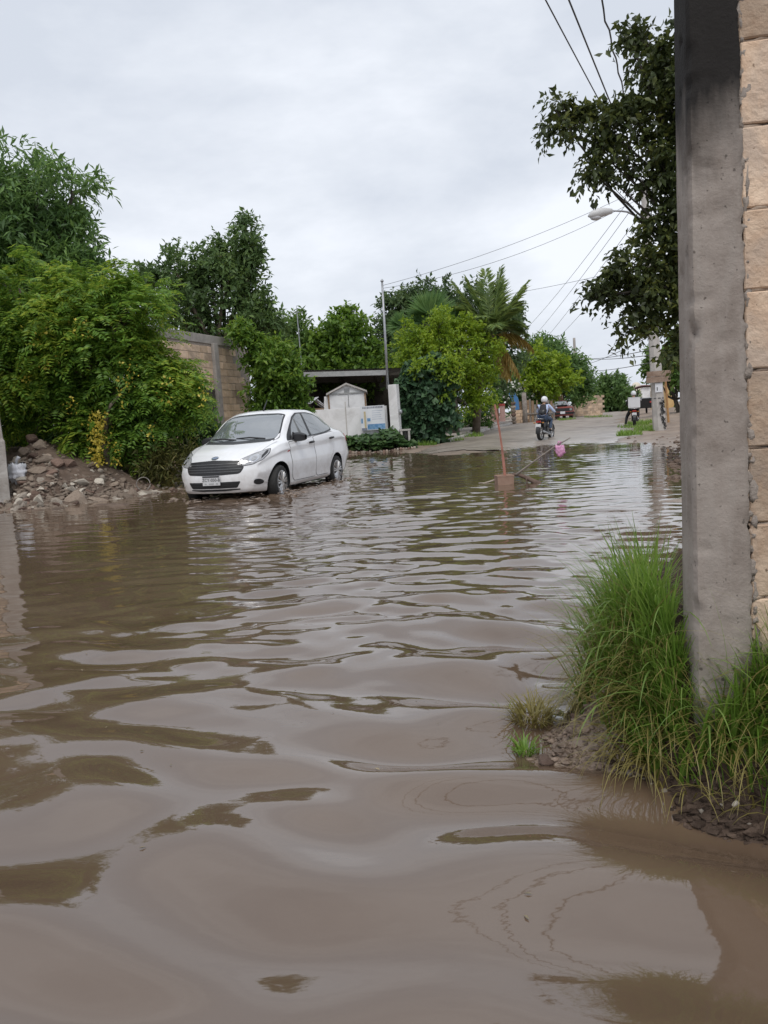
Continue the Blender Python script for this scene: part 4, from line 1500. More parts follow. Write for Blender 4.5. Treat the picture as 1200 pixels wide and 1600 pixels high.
MB().tube([(ax_ + .05, -.03, ea - .4), (ax_ + .04, -.03, ea - .8), (ax_ + .06, -.03, ea - .86)], 0.008, 5).build('cable', M['wire'], sh)
# things stacked left of the shed
jp = D(500, 630, 30.6)
jk = thing('broken_chair', 'tumbled white plastic chair lying at the left end of the shed', 'chair', jp, 0.4)
MB().box((0, 0, 0), (0.42, 0.4, 0.035), Matrix.Rotation(0.7, 3, 'Y')).build('seat', M['bag_white'], jk, bevel=0.01)
MB().box((-.28, 0, .12), (0.42, 0.4, 0.03), Matrix.Rotation(-0.6, 3, 'Y')).build('backrest', M['bag_white'], jk, bevel=0.01)
for sx, sy in ((.1, .17), (.1, -.17), (-.1, .17), (-.1, -.17)):
    MB().tube([(sx, sy, 0), (sx + .3, sy, -.22)], 0.018, 6).build('leg', M['bag_white'], jk)
MB().box((0, 0, -0.45), (0.7, 0.6, 0.5)).build('crate', M['wood'], thing('wooden_crate', 'wooden crate under the tumbled chair', 'crate', jp), bevel=0.01)
wbx = D(509, 628, 30.2)
bxo = thing('upright_panel', 'narrow white board leaning on the left corner of the shed', 'board', (wbx[0], wbx[1] - .1, wbx[2]))
MB().box((0, 0, -0.45), (0.18, 0.05, 1.3), Matrix.Rotation(0.08, 3, 'Y')).build('board', M['white_wall'], bxo)

# gate pillar, mast on it, meter
pt, pbm = D(614, 601, 28.3), D(620, 684, 28.3)
pg = T1(pbm[0], pbm[1])
pl = thing('gate_pillar', 'square white gate pillar with a round meter on its side', 'pillar', (pbm[0], pbm[1], pg), -0.35)
PH = pt[2] - pg
tl = (pt[0] - pbm[0]) / PH * 0.6
sk = lambda z: tl * z
MB().add([(sx * .16 + sk(z), sy * .16, z) for z in (-.3, PH) for sx, sy in ((-1, -1), (1, -1), (1, 1), (-1, 1))], [(3, 2, 1, 0), (4, 5, 6, 7), (0, 1, 5, 4), (1, 2, 6, 5), (2, 3, 7, 6), (3, 0, 4, 7)]).build('shaft', M['white_wall'], pl, bevel=0.012)
MB().box((sk(1.35) + .17, -.02, PH * .55), (0.05, 0.14, 0.2)).build('meter_box', M['grey_paint'], pl, bevel=0.01)
MB().lathe([(.075, .19), (.085, .2), (.085, .25), (.06, .275), (.0, .28)], 16, 'x', (sk(1.35), -.02, PH * .55)).build('meter_dial', M['steel'], pl, True)
MB().tube([(sk(.9) + .17, -.02, PH * .47), (sk(.5) + .17, -.02, PH * .2), (sk(.2) + .17, -.03, 0)], 0.012, 6).build('conduit', M['grey_paint'], pl)
m0, m1 = D(606, 603, 28.5), D(597, 440, 28.5)
ms = thing('service_mast', 'slender grey steel mast rising above the white gate pillar', 'mast', m0)
MB().tube([(0, 0, -.1), tuple((m1 - m0) * .45), tuple(m1 - m0)], [.05, .045, .038], 10).build('pole', M['steel'], ms, True)
MB().lathe([(.06, 0), (.06, .03), (.02, .09), (0, .1)], 10, 'z', tuple(m1 - m0)).build('cap', M['steel'], ms, True)
nb = D(625, 676, 28.0)
ng = T1(nb[0], nb[1])
nc = thing('meter_niche', 'low pale block niche with a dark grille at the foot of the gate pillar', 'niche', (nb[0] + .05, nb[1], ng))
MB().box((.0, 0, .27), (.07, .3, .62)).box((.27, 0, .27), (.07, .3, .62)).box((.135, 0, .61), (.4, .32, .06)).box((.135, .13, .27), (.2, .03, .6)).build('surround', M['light_concrete'], nc)
for k in range(5):
    MB().box((.065 + .035 * k, -.1, .28), (.012, .012, .56)).build('bar', M['dark_plastic'], nc)
# thin aerial mast far left of the carport
q0, q1 = D(473, 575, 34), D(464, 489, 34)
am = thing('aerial_mast', 'thin aerial mast with a cross bar, left of the carport', 'aerial', (q0[0], q0[1], T1(q0[0], q0[1])))
q0z = np.array([q0[0], q0[1], am.location.z])
MB().tube([(0, 0, -.2), tuple(q1 - q0z)], [.03, .022], 6).build('pole', M['steel'], am)
e_ = q1 - q0z
MB().tube([tuple(e_ + [-.28, 0, 0]), tuple(e_ + [.24, 0, .02])], .014, 5).build('cross_bar', M['steel'], am)
MB().tube([tuple(e_ + [-.02, 0, 0]), tuple(e_ + [.0, 0, .3])], .01, 5).build('tip', M['steel'], am)

# creeping plants in front of the wall
bd = Plant('creeping_plant', 'low bed of broad dark leaves along the foot of the white wall', 'plant bed', ground_at(*D(590, 700, 27.9)[:2]), None, 31)
r_ = np.random.default_rng(8)
n = 1500
px = 535 + 112 * r_.random(n)
Yb = 27.3 + 1.2 * r_.random(n)
PP = np.array([D(a, 690, b_) for a, b_ in zip(px, Yb)])
zb = terrain(PP[:, 0], PP[:, 1])
hb = 0.12 + 0.50 * r_.random(n) ** 0.8 * (0.65 + 0.5 * vnoise(np.stack([px / 14, Yb], -1), 3)) * smooth((650 - px) / 30)
PP[:, 2] = zb + hb
ax = r_.normal(size=(n, 3)) * [1, 1, .3] + [0, -.5, -.25]
s = 0.8 + .5 * r_.random(n)
bd._push(*leaf_arrays(PP, ax, r_.normal(size=(n, 3)) * .35 + [0, -.25, 1], .21 * s, .22 * s, 0.1))
bd.crown(leafmat('leaf_creeper', (0.03, 0.062, 0.022), (0.05, 0.10, 0.032), (0.09, 0.15, 0.05), trans=0.25), 'foliage')
mb = MB()
for k in range(60):
    i = int(r_.integers(n))
    mb.tube([(PP[i, 0] - bd.b[0], PP[i, 1] - bd.b[1], zb[i] - bd.b[2] - .05), tuple(PP[i] - bd.b)], .012, 4, False)
mb.build('stems', M['bark'], bd.root)
ke = thing('stone_edging', 'row of rough stones edging the bed of broad leaves at the water', 'edging', (0, 27, 0))
for k in range(26):
    px_ = 538 + 4.4 * k
    p_ = D(px_, 700, 26.9 + .15 * random.random())
    o = link('stone', stones[k % 6], ke, (p_[0], p_[1] - 27, T1(p_[0], p_[1]) + .03))
    o.scale = (random.uniform(.06, .12), .08, random.uniform(.05, .1))
    o.rotation_euler = (0, 0, random.uniform(0, 6))
wb = hit(637, 694)
bg_ = thing('plastic_bag', 'crumpled cream coloured bag dumped at the end of the leaf bed', 'bag', (wb[0], wb[1], wb[2] + .12))
bag_mesh(MB(), (.24, .18, .15), 9).build('sack', mat('bag_cream', (0.55, 0.50, 0.40), (0.70, 0.67, 0.60), 0.6, 6, 0.3), bg_, True)
bg_.rotation_euler = (0.3, 0.6, 0.3)

# ------------------------------------------------------------------ beyond the vine: pallet fence, gates, fence, kerb
pf = hit(690, 676)
pal_ = thing('pallet_gate', 'weathered grey pallet used as a gate behind the dark vine', 'gate', (pf[0], pf[1] + .6, pf[2]), 0.25)
for k in range(6):
    MB().box((0, 0, .12 + .17 * k), (.9, .03, .1)).build('slat', mat('grey_timber', (0.20, 0.17, 0.15), (0.30, 0.27, 0.24), 0.9, 9, .3) if 'grey_timber' not in bpy.data.materials else bpy.data.materials['grey_timber'], pal_)
M['grey_timber'] = bpy.data.materials['grey_timber']
for x_ in (-.4, 0, .4):
    MB().box((x_, .05, .5), (.08, .06, 1.1)).build('stile', M['grey_timber'], pal_)
# kerb and pavement on the left of the street, following it
LK = -3.45


def on_road(l, s):
    c0, dv = np.array([5.1, 26.0]), np.array([0.30, 0.954])
    return c0 + dv * s + np.array([dv[1], -dv[0]]) * l


def strip(name, l0, l1, s0, s1, h, m, n=90, wob=0.0):
    mb = MB()
    ss = np.linspace(s0, s1, n)
    A = []
    for j, s in enumerate(ss):
        e = wob * vnoise(np.array([[s * .6, l0]]), 12)[0]
        p0, p1 = on_road(l0 + e * .3, s), on_road(l1 + e, s)
        z0, z1 = T1(*p0), T1(*p1)
        zt = max(z0, z1) + h
        A.append([(p0[0], p0[1], zt - h - .35), (p0[0], p0[1], zt), (p1[0], p1[1], zt - .01), (p1[0], p1[1], zt - h - .35)])
    mb.grid(np.array(A))
    return tag(mb.build(name, m, None), None, None, kind='structure')


strip('kerb', LK - .14, LK, 3.2, 75, 0.11, M['light_concrete'], wob=.05)
strip('pavement', LK - 1.35, LK - .145, 4.5, 75, 0.10, mat('paving', (0.33, 0.29, 0.255), (0.42, 0.375, 0.335), .85, 2, .3, 20), wob=.1)

gp = hit(778, 663)
gt = thing('pink_gate', 'pair of pink painted gate leaves with red tops beside the clipped bush', 'gate', (gp[0], gp[1] + .3, gp[2]), -0.2)
k_ = gp[1] / F
gh = 31 * k_
pink = mat('pink_paint', (0.62, 0.38, 0.33), (0.70, 0.46, 0.41), .7, 3, c3=(.5, .33, .29))
red_ = mat('red_paint', (0.42, 0.06, 0.05), (0.5, 0.09, 0.08), .6, 6)
for x0, w in ((-9.5, 9), (5.5, 8.5)):
    MB().box(((x0 + w / 2 - 1) * k_, 0, gh * .47), (w * k_, .06, gh * .92)).build('leaf', pink, gt)
    MB().box(((x0 + w / 2 - 1) * k_, -.01, gh * .96), (w * k_ + .02, .1, gh * .1)).build('coping', red_, gt)
MB().box((1.5 * k_, -.02, gh * .5), (4 * k_, .2, gh)).build('post', mat('brown_paint', (0.20, 0.10, 0.08), (0.26, 0.14, 0.11), .7, 6), gt)
gpil = thing('stone_pillar', 'rough stone pillar right of the pink gate', 'pillar', ground_at(*D(803, 660, gp[1] + .2)[:2]))
for k in range(6):
    MB().blob((0, 0, .12 + .23 * k), (.16, .16, .14), k, .2, 2, 2).build('stone', stone_mats[k % 3], gpil)
# scrappy timber fence with blue sheet
fz = gp[1] + 1.6
tf = thing('timber_fence', 'scrappy fence of upright brown boards behind the motorcyclist', 'fence', ground_at(*D(806, 655, fz)[:2]))
x = 0.0
while x < 2.4:
    w = random.uniform(.1, .2)
    h_ = random.uniform(.9, 1.5)
    MB().box((x + w / 2, random.uniform(-.04, .04), h_ / 2), (w - .02, .03, h_), Matrix.Rotation(random.uniform(-.04, .04), 3, 'Y')).build('board', M['wood'] if random.random() < .6 else M['grey_timber'], tf)
    x += w
MB().box((1.2, -.07, .55), (2.4, .04, .09)).build('rail', M['grey_timber'], tf)
bs = thing('blue_sheet', 'sloping bright blue plastic sheet hung on the timber fence', 'sheet', D(802, 626, fz - .15))
kk = fz / F
MB().prism([(-7 * kk, 12 * kk), (3 * kk, 13 * kk), (8 * kk, 2 * kk), (9 * kk, -14 * kk), (1 * kk, -15 * kk), (-1 * kk, -2 * kk)], 0, .03, 'y').build('sheet', mat('blue_plastic', (0.05, 0.17, 0.40), (0.08, 0.24, 0.50), .45, 4), bs)
bk = thing('block_stack', 'small stack of tan blocks under the blue sheet', 'blocks', ground_at(*D(808, 655, fz - .4)[:2]))
for r in range(4):
    for c in range(2):
        MB().box((.42 * c + (.1 if r % 2 else 0), 0, .1 + .205 * r), (.4, .2, .19)).build('block', M['left_block'], bk, bevel=.01)
wpp = thing('timber_post', 'thick pale timber post between the blue sheet and the motorcyclist', 'post', ground_at(*D(820, 655, fz - .5)[:2]))
MB().tube([(0, 0, -.2), (.03, 0, .8), (.0, 0, 1.9)], [.17, .15, .14], 9).build('shaft', M['grey_timber'], wpp, True)
# grey wall stretch and block wall near the red car
rw = hit(915, 651)
rwt = thing('block_wall', 'pale brown block wall standing behind the red car', 'wall', (rw[0] - .5, rw[1] + 1.5, rw[2]), 0.35)
kq = rw[1] / F
bl3 = [block_mesh('block', M['left_block'], 0.385, 0.15, 0.19, 60 + s, 0.004, 0) for s in range(2)]
MB().box((1.3, .075, .8), (2.8, .12, 1.6)).build('mortar', M['mortar'], rwt)
for r in range(8):
    for c in range(7):
        link('block', bl3[(r + c) % 2], rwt, (.1 + .397 * c + (.2 if r % 2 else 0), .075, .1 + .2 * r))

# ------------------------------------------------------------------ right side: utility pole and what stands round it
UP = hit(1031, 672)
YU = float(UP[1])
up = thing('utility_pole', 'tall concrete utility pole with graffiti and a paper notice, right of the street', 'utility pole', UP)
utop = D(1006, 285, YU) - UP
mb = MB()
N8 = 8
mb.tube([(0, 0, -.3), tuple(utop * .25), tuple(utop * .6), tuple(utop)], [.235, .205, .165, .12], N8)
mb.build('shaft', M['light_concrete'], up)


def upole_pt(z):
    return np.array([utop[0] * z / utop[2], utop[1] * z / utop[2], z])


def band(z, m, h=.03, extra=.006):
    r = np.interp(z / utop[2], [0, .25, .6, 1], [.235, .205, .165, .12]) + extra
    c = upole_pt(z)
    return MB().lathe([(r, -h / 2), (r, h / 2)], N8, 'z', tuple(c), False).build('strap', m, up)


band(1.15, M['wire'])
band(1.95, M['wire'], .02)
band(2.6, M['wire'], .02)
# graffiti: flat paint strokes on the face towards the street
mb = MB()
rg = random.Random(6)
z = 0.12
while z < 1.05:
    c = upole_pt(z)
    r = .242
    a0_ = rg.uniform(-1.75, -1.2)
    mb.tube([(c[0] + (r - .004) * math.cos(a), c[1] + (r - .004) * math.sin(a), z + rg.uniform(-.09, .09)) for a in np.linspace(a0_, a0_ + rg.uniform(.3, .9), 6)], .013, 4)
    z += rg.uniform(.03, .075)
mb.build('graffiti', M['dark_plastic'], up)
c = upole_pt(1.52)
MB().box((c[0] - .02, c[1] - .222, c[2]), (.26, .012, .32)).build('notice', mat('paper', (0.62, 0.64, 0.68), (0.70, 0.71, 0.74), .7, 12), up)
MB().box((c[0] - .08, c[1] - .23, c[2] - .04), (.035, .006, .12)).build('print', M['wire'], up)
# blank board nailed across
sb = thing('board_sign', 'blank weathered brown board nailed across the utility pole', 'sign', D(1029, 588, YU - .27))
kq = YU / F
for k, (z0, z1, x0, x1) in enumerate(((-9, -.3, -19, 18), (.0, 8.5, -18, 19))):
    MB().box(((x0 + x1) / 2 * kq, 0.01 * k, (z0 + z1) / 2 * kq), ((x1 - x0) * kq, .025, (z1 - z0) * kq - .01), Matrix.Rotation(-.02, 3, 'Y')).build('plank', mat('old_board', (0.20, 0.135, 0.10), (0.31, 0.23, 0.18), .85, 5, .2) if 'old_board' not in bpy.data.materials else bpy.data.materials['old_board'], sb)
# lamp
la, lm, lh = D(1013, 350, YU - .1), D(972, 330, YU - .4), D(952, 329, YU - .5)
st = thing('street_lamp', 'grey cobra-head street lamp on a curved arm near the overhanging tree', 'street lamp', la)
MB().tube([(0, 0, 0), tuple((D(995, 338, YU - .2) - la)), tuple(D(980, 331, YU - .3) - la), tuple(lm - la), tuple(lh - la)], [.035, .035, .033, .03, .03], 8).build('arm', M['steel'], st, True)
hd = MB()
hpts = [D(956, 330, YU - .5), D(945, 331, YU - .52), D(935, 333, YU - .54), D(925, 336, YU - .56), D(919, 338, YU - .58)]
hd.tube([tuple(p_ - la) for p_ in hpts], [.085, .14, .17, .14, .03], 12)
hd.build('lamp_head', mat('lamp_grey', (0.50, 0.50, 0.50), (0.56, 0.56, 0.56), .5, 5), st, True)
hg = D(931, 340, YU - .56) - la
MB().blob(tuple(hg), (.2, .12, .10), 1, 0, 1, 2).build('lens', mat('lens', (0.42, 0.43, 0.44), (0.48, 0.48, 0.5), .2, 3), st, True)
# orange stake, grass strip
sk_ = hit(1045, 660)
s_t = thing('stake', 'thin rusty orange stake leaning behind the utility pole', 'stake', sk_)
tip = D(1040, 596, float(sk_[1])) - sk_
MB().tube([(0, 0, -.2), tuple(tip)], [.05, .04], 6).build('rod', mat('rust', (0.33, 0.17, 0.07), (0.42, 0.24, 0.10), .8, 9), s_t)

# far buildings at the end of the street
far = D(1050, 640, 66)
fb = thing('house', 'small ochre and white house far off behind the utility pole', 'house', ground_at(far[0], 66))
kq = 66 / F
z00 = fb.location.z
MB().box((0, 2, 20 * kq), (14 * kq, 4, 40 * kq)).build('wall', mat('ochre', (0.50, 0.33, 0.14), (0.58, 0.40, 0.19), .8, 1.5), fb)
MB().box((0, 2, 47 * kq), (15 * kq, 4.2, 12 * kq)).build('parapet', M['white_wall'], fb)
for k in range(3):
    MB().box((5 * kq, -.03, (10 + 11 * k) * kq), (2.4 * kq, .06, 6 * kq)).build('window', M['dark_plastic'], fb)
far = D(1053, 645, 60)
f2 = thing('concrete_column', 'pale concrete post beside the ochre house', 'post', ground_at(far[0] + .2, 60))
MB().box((0, 0, 1.4), (.25, .25, 3.0), None, .8).build('shaft', M['light_concrete'], f2)
far = D(1010, 640, 110)
fh = thing('house', 'low white house front glimpsed beyond the three-wheeler', 'house', ground_at(far[0], 110))
MB().box((0, 2, 1.3), (5.5, 4, 3.2)).build('wall', M['white_wall'], fh)
MB().box((0, 2, 3.0), (6.0, 4.6, .25)).build('roof', M['light_concrete'], fh)
MB().box((1.0, -.03, 1.2), (.9, .06, 2.0)).build('door', M['steel'], fh)
MB().box((-1.2, -.03, 1.6), (1.1, .06, .9)).build('window', M['dark_plastic'], fh)
tk = D(994, 606, 108)
tkz = ground_at(tk[0], 108)
tw = thing('water_tank', 'cream rounded water tank on a stand above the far roofs', 'water tank', tkz)
kq = 108 / F
hz_ = tk[2] - tkz[2]
MB().lathe([(0.0, -9 * kq), (6.5 * kq, -9 * kq), (7 * kq, -5 * kq), (7 * kq, 3 * kq), (5 * kq, 7 * kq), (2 * kq, 8.5 * kq), (0, 8.6 * kq)], 14, 'z', (0, 0, hz_)).build('tank', mat('cream', (0.60, 0.54, 0.44), (0.66, 0.60, 0.5), .6, 2), tw, True)
MB().box((0, 0, (hz_ - 9 * kq) / 2), (1.2, 1.2, hz_ - 9 * kq)).build('stand', M['light_concrete'], tw)

# thin distant poles
fpole = D(899, 555, 88)
fpg = ground_at(fpole[0], 88)
fp_ = thing('utility_pole', 'distant grey utility pole behind the dark layered tree', 'utility pole', fpg)
fpt = D(897, 528, 88) - np.array(fpg)
MB().tube([(0, 0, -.3), tuple(fpt)], [.2, .14], 8).build('shaft', M['light_concrete'], fp_)
fx = D(899, 558, 88) - np.array(fpg)
MB().tube([tuple(fx + [-.8, 0, .1]), tuple(fx + [.9, 0, -.1])], .06, 5).build('cross_arm', M['steel'], fp_)


# ------------------------------------------------------------------ cables
def cable(label, p, q, sag=0.3, r=0.009, n=24, wav=0.0):
    p, q = np.array(p), np.array(q)
    pts = []
    for i in range(n + 1):
        t = i / n
        w = p + (q - p) * t + np.array([0, 0, -4 * sag * t * (1 - t)])
        if wav:
            w = w + np.array([math.sin(i * 2.1) * wav, 0, math.cos(i * 1.7) * wav])
        pts.append(w - p)
    o = MB().tube(pts, r, 5, False).build('cable', M['wire'], None, True)
    o.location = p
    return tag(o, label, 'cable', 'overhead cables')


PT = UP + utop
def thru(a, Q, k):
    return a + (Q - a) * k


cable('leftmost of the three cables crossing the top edge of the sky', PT, thru(PT, D(857, 0, 15), 2.0), 0.10, .014)
cable('middle of the three cables crossing the top edge of the sky', PT + [.1, 0, -.3], thru(PT, D(893, 0, 15), 2.0), 0.10, .017)
cable('twisted cable, rightmost of the three crossing the top edge of the sky', PT + [.2, 0, -.5], thru(PT, D(937, 0, 14), 2.0), 0.08, .016, 70, .02)
mt = D(598, 446, 28.5)
cable('upper cable from the service mast up to the lamp pole', mt, PT + [-.1, 0, -.2], 0.25, .007)
cable('lower cable from the service mast up to the lamp pole', mt + [0, 0, -.1], PT + [-.1, 0, -.5], 0.45, .007)
cable('cable passing behind the coconut palm to the utility pole', D(690, 472, 45), D(1016, 412, YU), 0.2, .008)
for k, (a, q, lab) in enumerate((((800, 535, 70), (985, 310), 'steepest of the long cables fanning down left from the lamp'), ((800, 562, 75), (990, 322), 'second of the long cables fanning down left from the lamp'),
                            ((810, 575, 80), (998, 338), 'third of the long cables fanning down left from the lamp'), ((820, 575, 85), (1004, 380), 'lowest of the long cables fanning down left from the lamp'))):
    cable(lab, D(*a), D(q[0], q[1], YU), 0.35, .010)
for a, q, lab in (((899, 556, 88), (1016, 555), 'level cable from the distant pole to the concrete pole'), ((899, 558, 88), (1018, 546), 'sagging cable from the distant pole to the concrete pole'),
                  ((899, 577, 88), (1020, 566), 'lowest cable from the distant pole to the concrete pole'), ((899, 572, 88), (1016, 525), 'rising cable from the distant pole to the concrete pole')):
    cable(lab, D(*a), D(q[0], q[1], YU), 0.25, .016)
#SECTION_END_BUILDINGS

# ------------------------------------------------------------------ cars
def pchip(xs, ys, x):
    xs, ys, x = np.asarray(xs, float), np.asarray(ys, float), np.asarray(x, float)
    h = np.diff(xs)
    d = np.diff(ys) / h
    m = np.zeros(len(xs))
    for i in range(1, len(xs) - 1):
        if d[i - 1] * d[i] > 0:
            w1, w2 = 2 * h[i] + h[i - 1], h[i] + 2 * h[i - 1]
            m[i] = (w1 + w2) / (w1 / d[i - 1] + w2 / d[i])
    m[0], m[-1] = d[0], d[-1]
    i = np.clip(np.searchsorted(xs, x) - 1, 0, len(xs) - 2)
    t = (x - xs[i]) / h[i]
    return ((1 + 2 * t) * (1 - t) ** 2 * ys[i] + t * (1 - t) ** 2 * h[i] * m[i] + t * t * (3 - 2 * t) * ys[i + 1] + t * t * (t - 1) * h[i] * m[i + 1])


def catmull(P, k):
    P = np.asarray(P, float)
    Q = np.vstack([2 * P[0] - P[1], P, 2 * P[-1] - P[-2]])
    o = []
    for i in range(1, len(Q) - 2):
        ln = [np.linalg.norm(Q[i + 1] - Q[i]) for i in (i - 1, i, i + 1)]
        t1 = (Q[i + 1] - Q[i - 1]) * min(1, 2 * ln[1] / (ln[0] + ln[1] + 1e-9)) * 0.5
        t2 = (Q[i + 2] - Q[i]) * min(1, 2 * ln[1] / (ln[2] + ln[1] + 1e-9)) * 0.5
        for j in range(k):
            t = j / k
            o.append((2 * t ** 3 - 3 * t ** 2 + 1) * Q[i] + (t ** 3 - 2 * t * t + t) * t1 + (-2 * t ** 3 + 3 * t * t) * Q[i + 1] + (t ** 3 - t * t) * t2)
    o.append(P[-1])
    return np.array(o)


def car_shell(st, length, nst=110, plan=0.40, rplan=0.22, front=None, rear=None, sub=4):
    """lofted body shell in car space: x back from the front bumper, y to the car's left, z up"""
    X = st['x']
    u = np.concatenate([np.linspace(0, 0.25, 16), np.linspace(0.25, length - 0.2, nst)[1:], np.linspace(length - 0.2, length, 10)[1:]])
    g = {k: pchip(X, v, u) for k, v in st.items() if k != 'x'}
    secs = []
    for i in range(len(u)):
        zb, wb, zm, wm, zs, ws, zr, wr, zt, zc = (g[k][i] for k in ('zb', 'wb', 'zm', 'wm', 'zs', 'ws', 'zr', 'wr', 'zt', 'zc'))
        P = [(0, zb), (wb * .7, zb), (wb - .02, zb + .005), (wb + .01, zb + .05), (wb + .4 * (wm - wb), zb + .15), (wm, zm), (wm - .004, zm + .35 * (zc - zm)), (wm - .022, zc - .022), (wm - .012, zc + .022),
             (ws + .006, zs - .03), (ws - .012, zs), (ws + .5 * (wr - ws) - .005, zs + .5 * (zr - zs)), (wr + .012, zr - .02), (wr - .03, zr + .35 * (zt - zr)), (wr * .55, zr + .86 * (zt - zr)), (0, zt)]
        secs.append(catmull(P, sub))
    secs = np.array(secs)                                 # stations x points x (y, z)
    nP = secs.shape[1]
    rows = []
    for f in (0.0, .2, .4, .6, .78, .9, .97):            # closed nose
        s = secs[0].copy()
        s[:, 0] *= f
        rows.append((0.0, s))
    rows += [(u[i] + (0.004 if i == 0 else 0), secs[i]) for i in range(len(u))]
    for f in (.97, .9, .7, .4, 0.0):
        s = secs[-1].copy()
        s[:, 0] *= f
        rows.append((u[-1], s))
    A = np.zeros((len(rows), nP, 3))
    for i, (x, s) in enumerate(rows):
        A[i, :, 0], A[i, :, 1], A[i, :, 2] = x, s[:, 0], s[:, 1]

    def warp(P):
        P = P.copy()
        x, y, z = P[..., 0].copy(), np.abs(P[..., 1]), P[..., 2]
        wf = np.clip(1 - x / 0.85, 0, 1) ** 1.2
        wrr = np.clip(1 - (length - x) / 0.6, 0, 1) ** 1.2
        P[..., 0] += wf * (plan * (y / .85) ** 2.6 + np.interp(z, *front))
        P[..., 0] -= wrr * (rplan * (y / .85) ** 2.6 + np.interp(z, *rear))
        return P
    A = warp(A)
    half = A.reshape(-1, 3)
    r, c = A.shape[:2]
    idx = np.arange(r * c).reshape(r, c)
    q = np.stack([idx[:-1, :-1], idx[:-1, 1:], idx[1:, 1:], idx[1:, :-1]], -1).reshape(-1, 4)
    V = np.concatenate([half, half * [1, -1, 1]])
    Q = np.concatenate([q, q[:, ::-1] + len(half)])
    bm = bmesh.new()
    vs = [bm.verts.new(v) for v in V]
    for f in Q:
        w = [vs[i] for i in f]
        if len(set(w)) == 4:
            bm.faces.new(w)
    bmesh.ops.remove_doubles(bm, verts=bm.verts, dist=1e-5)
    bmesh.ops.dissolve_degenerate(bm, dist=1e-6, edges=bm.edges)
    bmesh.ops.recalc_face_normals(bm, faces=bm.faces)
    me = bpy.data.meshes.new('body')
    bm.to_mesh(me)
    bm.free()
    return me


def cut_arches(me, mbody, mdark, arches):
    """wheel arches cut right through the shell"""
    me.materials.append(mbody)
    o = link('body', me)
    cm = MB()
    for x, z, r, y0 in arches:
        for s in (-1, 1):
            cm.lathe([(r, y0 * s), (r, 1.2 * s)], 40, 'y', (x, 0, z))
    c = cm.build('cutter', mdark)
    md = o.modifiers.new('b', 'BOOLEAN')
    md.object, md.operation, md.solver = c, 'DIFFERENCE', 'EXACT'
    try:
        md.material_mode = 'TRANSFER'
    except Exception:
        pass
    dg = bpy.context.evaluated_depsgraph_get()
    m2 = bpy.data.meshes.new_from_object(o.evaluated_get(dg))
    bpy.data.objects.remove(o)
    bpy.data.objects.remove(c)
    m2.name = 'body'
    m2.polygons.foreach_set('use_smooth', [True] * len(m2.polygons))
    sharp(m2, 0.75)
    return m2


def skin_patch(bvh, poly, view, off, m, name, parent, step=0.035, side=1, rim=0.012, smooth=True):
    """a panel of the given outline laid onto the shell, standing 'off' proud of it, with a rim"""
    bm = bmesh.new()
    vs = [bm.verts.new((a, b, 0)) for a, b in poly]
    bm.faces.new(vs)
    P = np.array(poly)
    for k in (0, 1):
        lo, hi = P[:, k].min(), P[:, k].max()
        nn = Vector((1, 0, 0)) if k == 0 else Vector((0, 1, 0))
        t = lo + step
        while t < hi - 1e-4:
            bmesh.ops.bisect_plane(bm, geom=bm.verts[:] + bm.edges[:] + bm.faces[:], plane_co=nn * t, plane_no=nn)
            t += step
    bmesh.ops.triangulate(bm, faces=bm.faces)
    dirs = {'side': Vector((0, -side, 0)), 'front': Vector((1, 0, 0)), 'rear': Vector((-1, 0, 0)), 'top': Vector((0, 0, -1))}
    d = dirs[view]
    last = None
    dead = []
    for v in bm.verts:
        a, b = v.co.x, v.co.y
        o = {'side': Vector((a, 3 * side, b)), 'front': Vector((-3, a, b)), 'rear': Vector((8, a, b)), 'top': Vector((a, b, 4))}[view]
        h = bvh.ray_cast(o, d)
        if h[0] is None:
            dead.append(v)
            continue
        n = h[1] if h[1].dot(d) < 0 else -h[1]
        v.co = h[0] + n * off
    bmesh.ops.delete(bm, geom=dead, context='VERTS')
    if rim:
        ed = [e for e in bm.edges if len(e.link_faces) == 1]
        r = bmesh.ops.extrude_edge_only(bm, edges=ed)
        for g in r['geom']:
            if isinstance(g, bmesh.types.BMVert):
                g.co += d * rim
    bmesh.ops.recalc_face_normals(bm, faces=bm.faces)
    me = bpy.data.meshes.new(name)
    bm.to_mesh(me)
    bm.free()
    me.materials.append(m)
    if smooth:
        me.polygons.foreach_set('use_smooth', [True] * len(me.polygons))
        sharp(me, 0.7)
    return link(name, me, parent)


def rounded(poly, r=0.03, n=4):
    """outline with its corners rounded"""
    P = [np.array(p, float) for p in poly]
    o = []
    for i in range(len(P)):
        a, b, c = P[i - 1], P[i], P[(i + 1) % len(P)]
        u, v = a - b, c - b
        k = min(r, np.linalg.norm(u) * .45, np.linalg.norm(v) * .45)
        p0, p1 = b + u / np.linalg.norm(u) * k, b + v / np.linalg.norm(v) * k
        for j in range(n + 1):
            t = j / n
            o.append(tuple((1 - t) ** 2 * p0 + 2 * t * (1 - t) * b + t * t * p1))
    return o


